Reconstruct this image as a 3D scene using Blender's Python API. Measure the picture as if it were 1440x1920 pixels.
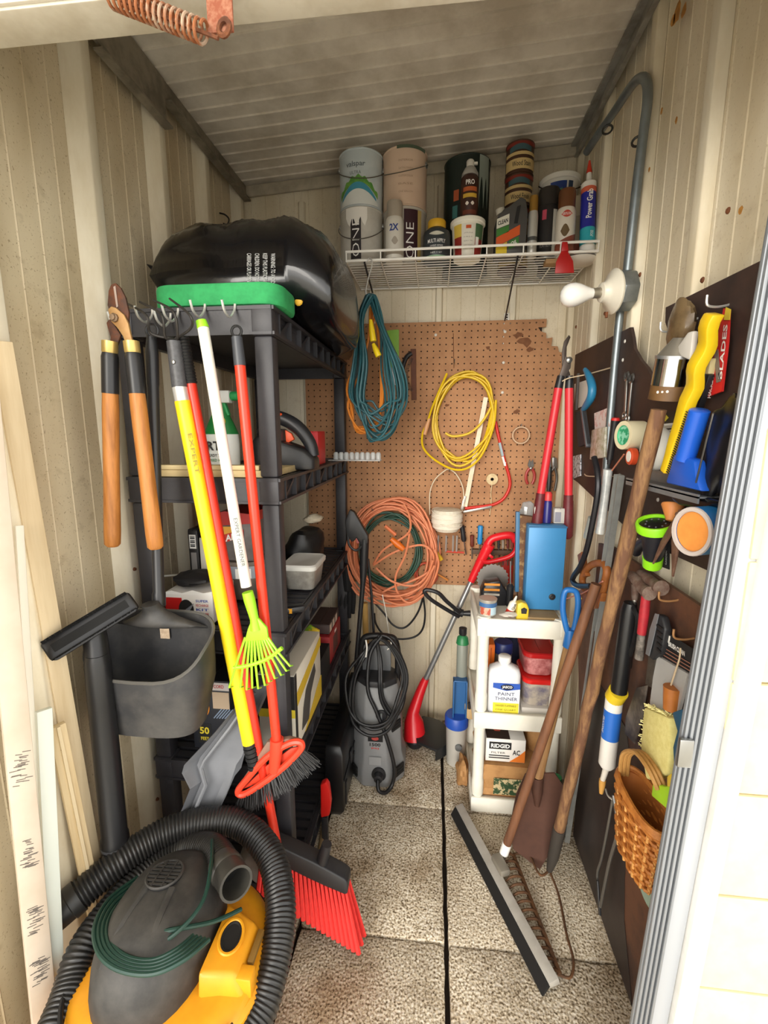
import bpy, bmesh, math, random
from mathutils import Vector, Matrix, Quaternion
random.seed(7)
C = bpy.context.scene.collection
for o in list(bpy.data.objects): bpy.data.objects.remove(o)

# ---------------------------------------------------------------- camera
FPX = 854.0
PITCH = math.atan(150 / FPX)
YAW = math.atan(95 / math.hypot(FPX, 150))
EYE = Vector((0, 0, 1.36))
FWD = Vector((-math.sin(YAW) * math.cos(PITCH), math.cos(YAW) * math.cos(PITCH), -math.sin(PITCH)))
RGT = Vector((math.cos(YAW), math.sin(YAW), 0))
UPV = RGT.cross(FWD)
cd = bpy.data.cameras.new('camera')
cam = bpy.data.objects.new('camera', cd)
C.objects.link(cam)
cd.sensor_fit = 'VERTICAL'
cd.sensor_height = 36
cd.lens = 36 * FPX / 1920
cd.clip_start = 0.02
cam.matrix_world = Matrix(((RGT.x, UPV.x, -FWD.x, 0), (RGT.y, UPV.y, -FWD.y, 0), (RGT.z, UPV.z, -FWD.z, EYE.z), (0, 0, 0, 1)))
bpy.context.scene.camera = cam

# ---------------------------------------------------------------- sky and exposure
w = bpy.data.worlds.new('sky')
bpy.context.scene.world = w
w.use_nodes = True
bg = w.node_tree.nodes['Background']
bg.inputs[0].default_value = (1.0, 0.985, 0.95, 1)
bg.inputs[1].default_value = 2.4
sd = bpy.data.lights.new('sun', 'SUN')
sd.energy = 2.1
sd.angle = math.radians(34)
sd.color = (1, .94, .84)
sun = bpy.data.objects.new('sun', sd)
C.objects.link(sun)
sun.rotation_euler = Vector((-.27, -1, .20)).to_track_quat('Z', 'Y').to_euler()
vs = bpy.context.scene.view_settings
vs.view_transform = 'Standard'
vs.look = 'None'
vs.gamma = 1
vs.use_curve_mapping = False
vs.exposure = 0.25


# ---------------------------------------------------------------- helpers
def at(px, py, X=None, Y=None, Z=None):
    """photo pixel -> world point on the plane X=, Y= or Z="""
    d = FWD + RGT * ((px - 720) / FPX) + UPV * ((960 - py) / FPX)
    if X is not None: t = (X - EYE.x) / d.x
    elif Y is not None: t = (Y - EYE.y) / d.y
    else: t = (Z - EYE.z) / d.z
    return EYE + d * t


V = Vector


def lin(h):
    h = h.lstrip('#')
    out = []
    for i in (0, 2, 4):
        c = int(h[i:i + 2], 16) / 255
        out.append(c / 12.92 if c <= .04045 else ((c + .055) / 1.055) ** 2.4)
    return (*out, 1)


MATS = {}


def mt(col, rough=.5, metal=0.0, col2=None, scale=30, amt=.5, bump=0.0, bscale=None, stretch=(1, 1, 1), spec=.5, alpha=1.0, trans=0.0, coat=0.0, detail=4, lo=.4, hi=.65):
    key = (col, rough, metal, col2, scale, amt, bump, bscale, stretch, spec, alpha, trans, coat, detail, lo, hi)
    if key in MATS: return MATS[key]
    m = bpy.data.materials.new('surface_' + col.lstrip('#'))
    m.use_nodes = True
    nt = m.node_tree
    b = nt.nodes['Principled BSDF']
    b.inputs['Base Color'].default_value = lin(col)
    b.inputs['Roughness'].default_value = rough
    b.inputs['Metallic'].default_value = metal
    b.inputs['Specular IOR Level'].default_value = spec
    b.inputs['Alpha'].default_value = alpha
    b.inputs['Transmission Weight'].default_value = trans
    b.inputs['Coat Weight'].default_value = coat
    if col2 or bump:
        tc = nt.nodes.new('ShaderNodeTexCoord')
        mp = nt.nodes.new('ShaderNodeMapping')
        mp.inputs['Scale'].default_value = stretch
        nt.links.new(tc.outputs['Object'], mp.inputs[0])
        nz = nt.nodes.new('ShaderNodeTexNoise')
        nz.inputs['Scale'].default_value = scale
        nz.inputs['Detail'].default_value = detail
        nz.inputs['Roughness'].default_value = .65
        nt.links.new(mp.outputs[0], nz.inputs['Vector'])
        if col2:
            mr = nt.nodes.new('ShaderNodeMapRange')
            mr.inputs[1].default_value = lo
            mr.inputs[2].default_value = hi
            mr.inputs[4].default_value = amt
            nt.links.new(nz.outputs[0], mr.inputs[0])
            mx = nt.nodes.new('ShaderNodeMix')
            mx.data_type = 'RGBA'
            mx.inputs[6].default_value = lin(col)
            mx.inputs[7].default_value = lin(col2)
            nt.links.new(mr.outputs[0], mx.inputs[0])
            nt.links.new(mx.outputs[2], b.inputs['Base Color'])
        if bump:
            bp = nt.nodes.new('ShaderNodeBump')
            bp.inputs['Strength'].default_value = bump
            bp.inputs['Distance'].default_value = .002
            if bscale:
                n2 = nt.nodes.new('ShaderNodeTexNoise')
                n2.inputs['Scale'].default_value = bscale
                n2.inputs['Detail'].default_value = 3
                nt.links.new(mp.outputs[0], n2.inputs['Vector'])
                nt.links.new(n2.outputs[0], bp.inputs['Height'])
            else:
                nt.links.new(nz.outputs[0], bp.inputs['Height'])
            nt.links.new(bp.outputs[0], b.inputs['Normal'])
    MATS[key] = m
    return m


def frame(d):
    d = V(d).normalized()
    a = V((0, 0, 1)) if abs(d.z) < .9 else V((1, 0, 0))
    u = d.cross(a).normalized()
    return u, d.cross(u).normalized()


class G:
    def __init__(s): s.v = []; s.f = []

    def add(s, vs, fs):
        n = len(s.v)
        s.v += [V(p) for p in vs]
        s.f += [tuple(i + n for i in f) for f in fs]
        return s

    def bx(s, x0, x1, y0, y1, z0, z1):
        return s.add([(x0, y0, z0), (x1, y0, z0), (x1, y1, z0), (x0, y1, z0), (x0, y0, z1), (x1, y0, z1), (x1, y1, z1), (x0, y1, z1)],
                     [(0, 3, 2, 1), (4, 5, 6, 7), (0, 1, 5, 4), (1, 2, 6, 5), (2, 3, 7, 6), (3, 0, 4, 7)])

    def box(s, c, u, v, w):
        """oriented box: centre and three half-vectors"""
        c, u, v, w = V(c), V(u), V(v), V(w)
        if u.cross(v).dot(w) < 0: u = -u
        return s.add([c - u - v - w, c + u - v - w, c + u + v - w, c - u + v - w, c - u - v + w, c + u - v + w, c + u + v + w, c - u + v + w],
                     [(0, 3, 2, 1), (4, 5, 6, 7), (0, 1, 5, 4), (1, 2, 6, 5), (2, 3, 7, 6), (3, 0, 4, 7)])

    def bar(s, p0, p1, wd, th, n=None):
        """rectangular bar p0->p1, width wd across, thickness th along n"""
        p0, p1 = V(p0), V(p1)
        d = p1 - p0
        n = V(n) if n is not None else frame(d)[0]
        n = (n - d * (n.dot(d) / d.length_squared)).normalized()
        u = d.cross(n).normalized()
        return s.box((p0 + p1) / 2, u * wd / 2, d / 2, n * th / 2)

    def tube(s, pts, r, n=8, closed=False, caps=True, flat=None):
        pts = [V(p) for p in pts]
        k = len(pts)
        rr = r if isinstance(r, (list, tuple)) else [r] * k
        ts = []
        for i in range(k):
            a = pts[(i - 1) % k] if (closed or i > 0) else pts[i]
            b = pts[(i + 1) % k] if (closed or i < k - 1) else pts[i]
            t = (b - a)
            ts.append(t.normalized() if t.length > 1e-9 else V((0, 0, 1)))
        u, _ = frame(ts[0])
        if flat is not None:
            u = V(flat) - ts[0] * V(flat).dot(ts[0]); u.normalize()
        vs = []
        for i in range(k):
            t = ts[i]
            u = (u - t * u.dot(t))
            u = u.normalized() if u.length > 1e-6 else frame(t)[0]
            w_ = t.cross(u)
            for j in range(n):
                a = 2 * math.pi * j / n
                vs.append(pts[i] + (u * math.cos(a) + w_ * math.sin(a)) * rr[i])
        fs = []
        for i in range(k if closed else k - 1):
            for j in range(n):
                a, b = i * n + j, i * n + (j + 1) % n
                c, d = ((i + 1) % k) * n + (j + 1) % n, ((i + 1) % k) * n + j
                fs.append((a, b, c, d))
        if caps and not closed:
            fs.append(tuple(range(n - 1, -1, -1)))
            fs.append(tuple((k - 1) * n + j for j in range(n)))
        return s.add(vs, fs)

    def lathe(s, prof, o=(0, 0, 0), ax=(0, 0, 1), n=24, sx=1.0, sy=1.0, u=None):
        """profile [(r,h),...] turned about axis ax through o; sx, sy squash the section"""
        o = V(o); ax = V(ax).normalized()
        if u is None: u, w_ = (V((1, 0, 0)), V((0, 1, 0))) if abs(ax.z) > .999 else frame(ax)
        else:
            u = V(u); u = (u - ax * u.dot(ax)).normalized(); w_ = ax.cross(u)
        vs, fs, k = [], [], len(prof)
        for r, h in prof:
            for j in range(n):
                a = 2 * math.pi * j / n
                vs.append(o + ax * h + u * (r * sx * math.cos(a)) + w_ * (r * sy * math.sin(a)))
        for i in range(k - 1):
            for j in range(n):
                fs.append((i * n + j, i * n + (j + 1) % n, (i + 1) * n + (j + 1) % n, (i + 1) * n + j))
        ring = prof[0] == prof[-1]
        if prof[0][0] > 1e-5 and not ring: fs.append(tuple(range(n - 1, -1, -1)))
        if prof[-1][0] > 1e-5 and not ring: fs.append(tuple((k - 1) * n + j for j in range(n)))
        return s.add(vs, fs)

    def prism(s, pts, w_):
        """planar polygon (3D points) extruded by the vector w_"""
        pts = [V(p) for p in pts]
        w_ = V(w_); k = len(pts)
        vs = pts + [p + w_ for p in pts]
        fs = [tuple(range(k - 1, -1, -1)), tuple(range(k, 2 * k))]
        fs += [(i, (i + 1) % k, k + (i + 1) % k, k + i) for i in range(k)]
        return s.add(vs, fs)

    def loft(s, rings, caps=True, closed=True):
        n = len(rings[0]); vs = [V(p) for r in rings for p in r]; fs = []
        for i in range(len(rings) - 1):
            for j in range(n if closed else n - 1):
                fs.append((i * n + j, i * n + (j + 1) % n, (i + 1) * n + (j + 1) % n, (i + 1) * n + j))
        if caps:
            fs.append(tuple(range(n - 1, -1, -1)))
            fs.append(tuple((len(rings) - 1) * n + j for j in range(n)))
        return s.add(vs, fs)

    def ball(s, c, r, n=12, m=8, ax=(0, 0, 1), sq=1.0):
        return s.lathe([(max(1e-6, r * math.sin(math.pi * i / m)), -r * sq * math.cos(math.pi * i / m)) for i in range(m + 1)], c, ax, n)

    def torus(s, c, R, r, ax=(0, 0, 1), n=24, m=8, u=None, e=1.0):
        uu, vv = frame(ax)
        if u is not None:
            uu = V(u); vv = V(ax).normalized().cross(uu)
        return s.tube([V(c) + uu * (R * math.cos(2 * math.pi * i / n)) + vv * (R * e * math.sin(2 * math.pi * i / n)) for i in range(n)], r, m, closed=True)

    def bbox(s):
        return (V((min(p.x for p in s.v), min(p.y for p in s.v), min(p.z for p in s.v))), V((max(p.x for p in s.v), max(p.y for p in s.v), max(p.z for p in s.v))))


ORIG = {}


def obj(name, g, m, parent=None, bevel=0, smooth=40, seg=2, label=None, kind=None, sub=0):
    """one mesh object; a child keeps its thing's origin"""
    lo, hi = g.bbox()
    o_ = ORIG[parent.name] if parent is not None else V(((lo.x + hi.x) / 2, (lo.y + hi.y) / 2, lo.z))
    me = bpy.data.meshes.new(name)
    me.from_pydata([p - o_ for p in g.v], [], g.f)
    bm = bmesh.new()
    bm.from_mesh(me)
    bmesh.ops.recalc_face_normals(bm, faces=bm.faces)
    if bevel:
        ed = [e for e in bm.edges if len(e.link_faces) == 2 and e.calc_face_angle(0) > .6]
        bmesh.ops.bevel(bm, geom=ed, offset=bevel, segments=seg, profile=.5, affect='EDGES', clamp_overlap=True)
    ca = math.radians(smooth)
    for f in bm.faces: f.smooth = True
    for e in bm.edges:
        if len(e.link_faces) != 2 or e.calc_face_angle(0) > ca: e.smooth = False
    bm.to_mesh(me)
    bm.free()
    me.materials.append(m)
    ob = bpy.data.objects.new(name, me)
    C.objects.link(ob)
    ORIG[ob.name] = o_
    if parent is not None: ob.parent = parent
    else: ob.location = o_
    if label: ob['label'] = label
    if kind: ob['kind'] = kind
    if sub:
        md = ob.modifiers.new('sub', 'SUBSURF'); md.levels = sub; md.render_levels = sub
    return ob


def thing(name, label, cat, loc, group=None, kind=None):
    o = bpy.data.objects.new(name, None)
    C.objects.link(o)
    o.empty_display_size = .05
    o.location = loc
    ORIG[o.name] = V(loc)
    if label: o['label'] = label
    if cat: o['category'] = cat
    if group: o['group'] = group
    if kind: o['kind'] = kind
    return o


def tag(o, label, cat, group=None):
    o['label'] = label; o['category'] = cat
    if group: o['group'] = group
    return o


FONT = {}


def txt2d(s, bold=0.0, sp=1.0, shear=0.0):
    k = (s, bold, sp, shear)
    if k in FONT: return FONT[k]
    cu = bpy.data.curves.new('t', 'FONT')
    cu.body = s; cu.size = 1; cu.resolution_u = 2; cu.offset = bold; cu.space_character = sp; cu.shear = shear
    cu.align_x = 'CENTER'; cu.align_y = 'CENTER'
    ob = bpy.data.objects.new('t', cu)
    C.objects.link(ob)
    bpy.context.view_layer.update()
    me = bpy.data.meshes.new_from_object(ob.evaluated_get(bpy.context.evaluated_depsgraph_get()))
    bm = bmesh.new(); bm.from_mesh(me)
    for _ in range(2):
        ed = [e for e in bm.edges if e.calc_length() > .22]
        if ed: bmesh.ops.subdivide_edges(bm, edges=ed, cuts=1)
    bmesh.ops.triangulate(bm, faces=bm.faces)
    bm.verts.ensure_lookup_table()
    vs = [(v.co.x, v.co.y) for v in bm.verts]; fs = [tuple(v.index for v in f.verts) for f in bm.faces]
    bm.free(); bpy.data.meshes.remove(me); bpy.data.objects.remove(ob); bpy.data.curves.remove(cu)
    if vs:
        x0, x1 = min(a for a, _ in vs), max(a for a, _ in vs); y0, y1 = min(b for _, b in vs), max(b for _, b in vs)
        vs = [((a - (x0 + x1) / 2), (b - (y0 + y1) / 2)) for a, b in vs]
        FONT[k] = (vs, fs, x1 - x0, y1 - y0)
    return FONT[k]


def flat_text(s, c, u, v, wd, ht, bold=0.0, sp=1.0, shear=0.0, sx=None):
    """lettering as a mesh, fitted into wd x ht around c in the plane u, v"""
    vs, fs, w0, h0 = txt2d(s, bold, sp, shear)
    g = G()
    c, u, v = V(c), V(u).normalized(), V(v).normalized()
    g.add([c + u * (a * wd / w0) + v * (b * ht / h0) for a, b in vs], fs)
    return g


def cyl_text(s, o, r, a0, h, wd, ht, bold=0.0, rot=False, sp=1.0, r2=None, hh=1):
    """lettering wrapped on an upright cylinder at o, centred on angle a0 and height h"""
    vs, fs, w0, h0 = txt2d(s, bold, sp)
    g = G(); o = V(o)
    out = []
    for a, b in vs:
        a, b = a * (ht if rot else wd) / w0, b * (wd if rot else ht) / h0
        if rot: a, b = -b, a
        q = a0 + a / r
        rr = r if r2 is None else r + (r2 - r) * ((h + b) / hh)
        out.append(o + V((math.cos(q) * rr, math.sin(q) * rr, h + b)))
    return g.add(out, fs)


def cyl_patch(o, r, a0, half, h0, h1, r2=None, n=10, th=.0006, top=None):
    """thin curved label: from angle a0-half to a0+half, heights h0..h1 (h1 may be a function of 0..1)"""
    g = G(); o = V(o); ra, rb = [], []
    r2 = r if r2 is None else r2
    for i in range(n + 1):
        t = i / n; q = a0 - half + 2 * half * t
        hb = h0(t) if callable(h0) else h0
        ht_ = h1(t) if callable(h1) else h1
        e = V((math.cos(q), math.sin(q), 0))
        ra.append([o + e * r + V((0, 0, hb)), o + e * (r + th) + V((0, 0, hb)), o + e * (r2 + th) + V((0, 0, ht_)), o + e * r2 + V((0, 0, ht_))])
    return g.loft(ra)


def cat(pts, n=6, closed=False):
    """smooth curve through points (Catmull-Rom)"""
    P = [V(p) for p in pts]; k = len(P); out = []
    for i in range(k if closed else k - 1):
        a = P[(i - 1) % k] if (closed or i > 0) else P[0]
        b, c = P[i], P[(i + 1) % k]
        d = P[(i + 2) % k] if (closed or i + 2 < k) else P[-1]
        for j in range(n):
            t = j / n
            out.append(.5 * ((2 * b) + (c - a) * t + (2 * a - 5 * b + 4 * c - d) * t * t + (3 * b - a - 3 * c + d) * t ** 3))
    if not closed: out.append(P[-1])
    return out


def pxs(pts, **k):
    """photo outline on one plane"""
    return [at(a, b, **k) for a, b in pts]


X_, Y_, Z_ = V((1, 0, 0)), V((0, 1, 0)), V((0, 0, 1))
FRONT = -math.pi / 2          # angle of a cylinder's side that faces the doorway

BLACK = mt('#1b1b1d', .45, col2='#2c2b2b', scale=20, amt=.6)
BLACKP = mt('#232326', .38)
RUBBER = mt('#161617', .6)
WHITE = mt('#f0eee6', .4)
PAPER = mt('#f4f2ec', .6)
STEEL = mt('#9a9a98', .3, .9)
WIRE = mt('#d7d7d3', .35, .6)
GALV = mt('#8b9194', .42, .75, col2='#6f7678', scale=25)
RUST = mt('#7d4a2b', .85, .1, col2='#4a2a1c', scale=60, amt=.8, bump=.4)
RED = mt('#d9221d', .35)
# ================================================================ the setting
XL, XR, YB = -0.82, 0.535, 2.0
ZL, ZR = 2.345, 2.425


def zc(x): return ZL + (ZR - ZL) * (x - XL) / (XR - XL)


def dirty_metal(base, dirt, speck, k):
    m = bpy.data.materials.new('dirty_painted_metal')
    m.use_nodes = True
    nt = m.node_tree; b = nt.nodes['Principled BSDF']
    b.inputs['Roughness'].default_value = .5
    tc = nt.nodes.new('ShaderNodeTexCoord')
    mp = nt.nodes.new('ShaderNodeMapping'); mp.inputs['Scale'].default_value = (1, 1, .35)
    nt.links.new(tc.outputs['Object'], mp.inputs[0])
    col = None
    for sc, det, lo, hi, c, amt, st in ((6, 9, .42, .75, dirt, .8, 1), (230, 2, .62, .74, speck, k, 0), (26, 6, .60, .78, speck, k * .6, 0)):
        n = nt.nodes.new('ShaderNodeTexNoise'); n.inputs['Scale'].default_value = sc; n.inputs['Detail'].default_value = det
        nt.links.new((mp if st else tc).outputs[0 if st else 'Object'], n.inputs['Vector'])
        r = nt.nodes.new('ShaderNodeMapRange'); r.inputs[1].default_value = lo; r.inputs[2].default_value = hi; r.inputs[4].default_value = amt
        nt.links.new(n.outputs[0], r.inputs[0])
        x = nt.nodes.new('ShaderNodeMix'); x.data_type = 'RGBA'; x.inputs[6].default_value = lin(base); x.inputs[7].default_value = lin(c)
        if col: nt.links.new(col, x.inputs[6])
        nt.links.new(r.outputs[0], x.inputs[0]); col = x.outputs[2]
    nt.links.new(col, b.inputs['Base Color'])
    return m


WALL = dirty_metal('#e2d7bf', '#c2b08c', '#94794f', .4)
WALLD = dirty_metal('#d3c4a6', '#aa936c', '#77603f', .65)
RIBM = mt('#e9e0ca', .5, col2='#c6b592', scale=8, amt=.6, stretch=(1, 1, .3), detail=7)
CEIL = mt('#ded6c8', .6, col2='#b3a896', scale=5, amt=.8, detail=9, stretch=(1, 1, 1))
DARKMETAL = mt('#8b8272', .6, .2, col2='#5f574a', scale=14, amt=.8, bump=.2)
SOIL = mt('#2a2018', .95)


def slab_material():
    m = bpy.data.materials.new('exposed_aggregate')
    m.use_nodes = True
    nt = m.node_tree; b = nt.nodes['Principled BSDF']
    b.inputs['Roughness'].default_value = .9
    tc = nt.nodes.new('ShaderNodeTexCoord')
    vo = nt.nodes.new('ShaderNodeTexVoronoi'); vo.inputs['Scale'].default_value = 130
    n1 = nt.nodes.new('ShaderNodeTexNoise'); n1.inputs['Scale'].default_value = 6; n1.inputs['Detail'].default_value = 8
    n2 = nt.nodes.new('ShaderNodeTexNoise'); n2.inputs['Scale'].default_value = 190; n2.inputs['Detail'].default_value = 2
    for n in (vo, n1, n2): nt.links.new(tc.outputs['Object'], n.inputs['Vector'])
    r1 = nt.nodes.new('ShaderNodeValToRGB')
    r1.color_ramp.elements[0].color = lin('#6e5d46'); r1.color_ramp.elements[0].position = .34
    r1.color_ramp.elements[1].color = lin('#f2eadb'); r1.color_ramp.elements[1].position = .66
    e = r1.color_ramp.elements.new(.47); e.color = lin('#d2c2a6')
    nt.links.new(n2.outputs[0], r1.inputs[0])
    r2 = nt.nodes.new('ShaderNodeValToRGB')
    r2.color_ramp.elements[0].color = lin('#97805f'); r2.color_ramp.elements[0].position = .34
    r2.color_ramp.elements[1].color = lin('#ffffff'); r2.color_ramp.elements[1].position = .6
    nt.links.new(n1.outputs[0], r2.inputs[0])
    mx = nt.nodes.new('ShaderNodeMix'); mx.data_type = 'RGBA'; mx.blend_type = 'MULTIPLY'; mx.inputs[0].default_value = .75
    nt.links.new(r1.outputs[0], mx.inputs[6]); nt.links.new(r2.outputs[0], mx.inputs[7])
    nt.links.new(mx.outputs[2], b.inputs['Base Color'])
    bp = nt.nodes.new('ShaderNodeBump'); bp.inputs['Strength'].default_value = .7; bp.inputs['Distance'].default_value = .003
    nt.links.new(vo.outputs['Distance'], bp.inputs['Height']); nt.links.new(bp.outputs[0], b.inputs['Normal'])
    return m


SLAB = slab_material()
floor = obj('floor', G().bx(-1.0, .75, .3, 2.05, -.08, -.03), SOIL, kind='structure')
xj = [(-1.0, -.762), (-.756, -.357), (-.347, .051), (.064, .72)]
yj = [(.40, .571), (.577, 1.018), (1.024, 1.466), (1.472, 1.918), (1.924, 2.04)]
for a, (x0, x1) in enumerate(xj):
    for b, (y0, y1) in enumerate(yj):
        r = random.Random(a * 10 + b)
        pts = []
        n = 14
        for side in range(4):
            for i in range(n):
                t = i / n
                x, y = [(x0 + (x1 - x0) * t, y0), (x1, y0 + (y1 - y0) * t), (x1 - (x1 - x0) * t, y1), (x0, y1 - (y1 - y0) * t)][side]
                k = .0025 if i else .006
                pts.append((x + r.uniform(-k, k) * .7 if side in (1, 3) else x, y + r.uniform(-k, k) if side in (0, 2) else y, -.03))
        dz = r.uniform(-.003, .002)
        g = G().prism(pts, (0, 0, .03 + dz))
        obj('paving_slab', g, SLAB, floor, bevel=.004, seg=2)

obj('ground', G().bx(-7, 7, -7, .38, -.1, -.03), mt('#e4dfd3', .9, col2='#d2ccbe', scale=3), kind='structure')
obj('unseen_sky_blocker', G().bx(-3, 3, -.45, .64, 2.42, 2.5), mt('#e2ddd2', .6), kind='structure')  # added slab out of view, keeps overhead sky light off the door jamb


def wall_panel(parent, y0, y1, x, s, zt, m, ribm, ry=None, z0=-.02):
    """one corrugated panel of a side wall: fine ridges, then its standing rib (s = +1 room lies at +x)"""
    prof = []
    n = 5
    for i in range(n):
        a = y0 + (y1 - y0) * (i + .5) / n
        prof += [(a - .0025, 0), (a, .0016), (a + .0025, 0)]
    prof = [(y0, 0)] + prof + [(y1, 0)]
    pts = [(x + s * o, y, z0) for y, o in prof] + [(x - s * .006, y1, z0), (x - s * .006, y0, z0)]
    obj('wall_panel', G().prism(pts, (0, 0, zt - z0)), m, parent, smooth=8)
    if ry is not None:
        p = [(ry - .052, 0), (ry - .018, .030), (ry + .012, .030), (ry + .020, 0)] if s > 0 else [(ry - .024, 0), (ry - .016, .022), (ry + .016, .022), (ry + .040, 0)]
        pts = [(x + s * o, y, z0) for y, o in p]
        obj('rib', G().prism(pts, (0, 0, zt - z0 - .02)), ribm, parent, bevel=.003)


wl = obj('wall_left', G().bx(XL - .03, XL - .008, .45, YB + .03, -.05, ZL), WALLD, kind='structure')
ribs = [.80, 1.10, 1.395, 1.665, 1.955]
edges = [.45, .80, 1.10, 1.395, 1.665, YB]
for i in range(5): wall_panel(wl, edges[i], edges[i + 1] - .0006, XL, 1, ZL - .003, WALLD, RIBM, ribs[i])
for y, z in ((.79, 1.2), (1.09, 1.6), (1.09, 1.0), (1.385, 1.72), (1.385, 1.9), (.79, .7), (1.09, .86), (1.09, .3)):
    g = G().lathe([(.0001, .036), (.004, .0355), (.005, .032), (.005, .029)], (XL, y, z), X_, 8)
    obj('screw', g, RUST, wl)
wr = obj('wall_right', G().bx(XR + .008, XR + .03, .742, YB + .03, -.05, ZR), WALL, kind='structure')
rr = [1.07, 1.362, 1.69, 1.985]
edges = [.742, 1.07, 1.362, 1.69, YB]
for i in range(4): wall_panel(wr, edges[i], edges[i + 1] - .0006, XR, -1, ZR - .003, WALL, RIBM, rr[i])
for px, py in ((1200, 515), (1317, 525), (1080, 613), (1134, 588), (1365, 395)):
    p = at(px, py, X=XR - .02)
    obj('screw', G().lathe([(.0001, .003), (.004, .0025), (.006, 0), (.006, -.001)], p, -X_, 8), RUST, wr)
RSTAIN = mt('#c28a3e', .85, col2='#8a5a25', scale=60, amt=.8)
for px, py, r in ((1270, 22, .018), (1262, 38, .012), (1282, 20, .011), (1240, 208, .006), (1268, 225, .006), (1388, 395, .006), (1217, 318, .005)):
    p = at(px, py, X=XR - .0205)
    pts = [p + V((0, r * (.7 + .5 * random.random()) * math.cos(q * .7), r * 1.2 * (.7 + .5 * random.random()) * math.sin(q * .7))) for q in range(9)]
    obj('rust_stain', G().prism(pts, (.0006, 0, 0)), RSTAIN, wr)

wb = obj('wall_back', G().prism([(XL - .03, YB + .008, -.05), (XR + .03, YB + .008, -.05), (XR + .03, YB + .008, ZR + .05), (XL - .03, YB + .008, ZL + .05)], (0, .03, 0)), WALL, kind='structure')
bx_ = [-.86, -.556, -.268, .008, .302, .56]
for i in range(5):
    x0, x1 = bx_[i], bx_[i + 1] - .0006
    prof = [(x0, 0)]
    for k in range(5):
        a = x0 + (x1 - x0) * (k + .5) / 5
        prof += [(a - .0025, 0), (a, -.0014), (a + .0025, 0)]
    prof.append((x1, 0))
    top = zc((x0 + x1) / 2) - .012
    pts = [(x, YB + o, -.03) for x, o in prof] + [(x1, YB + .006, -.03), (x0, YB + .006, -.03)]
    obj('wall_panel', G().prism(pts, (0, 0, top + .03)), WALL, wb, smooth=8)
    if i:
        g = G().prism([(x0 - .016, YB, -.03), (x0 - .010, YB - .014, -.03), (x0 + .010, YB - .014, -.03), (x0 + .016, YB, -.03)], (0, 0, zc(x0) - .05))
        obj('rib', g, RIBM, wb, bevel=.002)
# trim strip under the ceiling at the back wall
g = G().prism([(XL, YB - .0145, zc(XL) - .045), (XR, YB - .0145, zc(XR) - .045), (XR, YB - .0145, zc(XR) - .004), (XL, YB - .0145, zc(XL) - .004)], (0, -.012, 0))
obj('trim_1', g, mt('#b9b09c', .55, col2='#8c8170', scale=20), kind='structure', bevel=.003)

ceil = obj('ceiling', G().prism([(XL - .03, .74, ZL - .002 + .02), (XR + .03, .74, ZR + .022), (XR + .03, .74, ZR + .05), (XL - .03, .74, ZL + .05)], (0, 1.31, 0)), CEIL, kind='structure')
y = YB - .001
while y > .8:
    y0 = y - .0575
    pts = [(y0, 0), (y0 + .004, -.0), (y0 + .006, .006), (y - .003, .006), (y - .001, 0), (y, 0)]
    pr_ = [(y0, .012), (y0, -.0035), (y0 + .0035, -.0035), (y0 + .006, .002), (y - .002, .002), (y - .0004, .002), (y - .0004, .012)]
    rings = [[V((x, a, zc(x) + b)) for a, b in pr_] for x in (XL, -.4, .1, XR)]
    obj('ceiling_plank', G().loft(rings), CEIL, ceil)
    y = y0
# small eye screw and marks in the ceiling
h = at(312, 160, Z=2.35)
tag(obj('eye_screw', G().torus(h - V((0, 0, .012)), .009, .0025, Y_, 14, 6).tube([h, h + V((0, 0, .012))], .0025, 6), RUST), 'small dark eye screw in the ceiling near the left wall', 'hook')

# dark steel plate and channel along the top of the left wall
q = [at(148, 92, X=XL + .03), at(290, 225, X=XL + .03)]
g = G().prism([(XL + .034, 1.12, ZL - .11), (XL + .034, 1.40, ZL - .125), (XL + .034, 1.40, ZL - .004), (XL + .034, 1.12, ZL - .004)], (.008, 0, 0))
g.bx(XL + .034, XL + .06, 1.12, 1.40, ZL - .131, ZL - .1255)
obj('trim_2', g, DARKMETAL, kind='structure')
g = G().bx(XL + .032, XL + .04, 1.40, YB - .028, ZL - .062, ZL - .004).bx(XL + .04, XL + .06, 1.40, YB - .028, ZL - .062, ZL - .056)
obj('trim_3', g, DARKMETAL, kind='structure')
g = G().bx(XR - .03, XR - .022, .80, YB - .028, ZR - .055, ZR - .008).bx(XR - .05, XR - .03, .80, YB - .028, ZR - .018, ZR - .010).bx(XR - .036, XR - .03, .80, YB - .028, ZR - .055, ZR - .049)
obj('trim_4', g, mt('#a09d95', .5, .3, col2='#77736b', scale=14, amt=.8), kind='structure')

# ---- doorway: grooved aluminium jamb, white stop, header, outside wall
ALU = mt('#8d9196', .4, .4, col2='#777b80', scale=20, stretch=(1, 1, .1))
JW = mt('#dcdad4', .45, col2='#c6c2b8', scale=12)
dj = thing('door_1', None, None, (.44, .72, 0), kind='structure')


def lean(pts, y0, y1, z0, z1):
    """vertical strip that leans a little, as the door frame does: x at z0 and x at z1"""
    (a0, a1), (b0, b1) = pts
    return G().loft([[V((a0, y0, z0)), V((a1, y0, z0)), V((a1, y1, z0)), V((a0, y1, z0))], [V((b0, y0, z1)), V((b1, y0, z1)), V((b1, y1, z1)), V((b0, y1, z1))]])


def jx(off, z): return .377 + off + (z / 1.54) * .061


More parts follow.
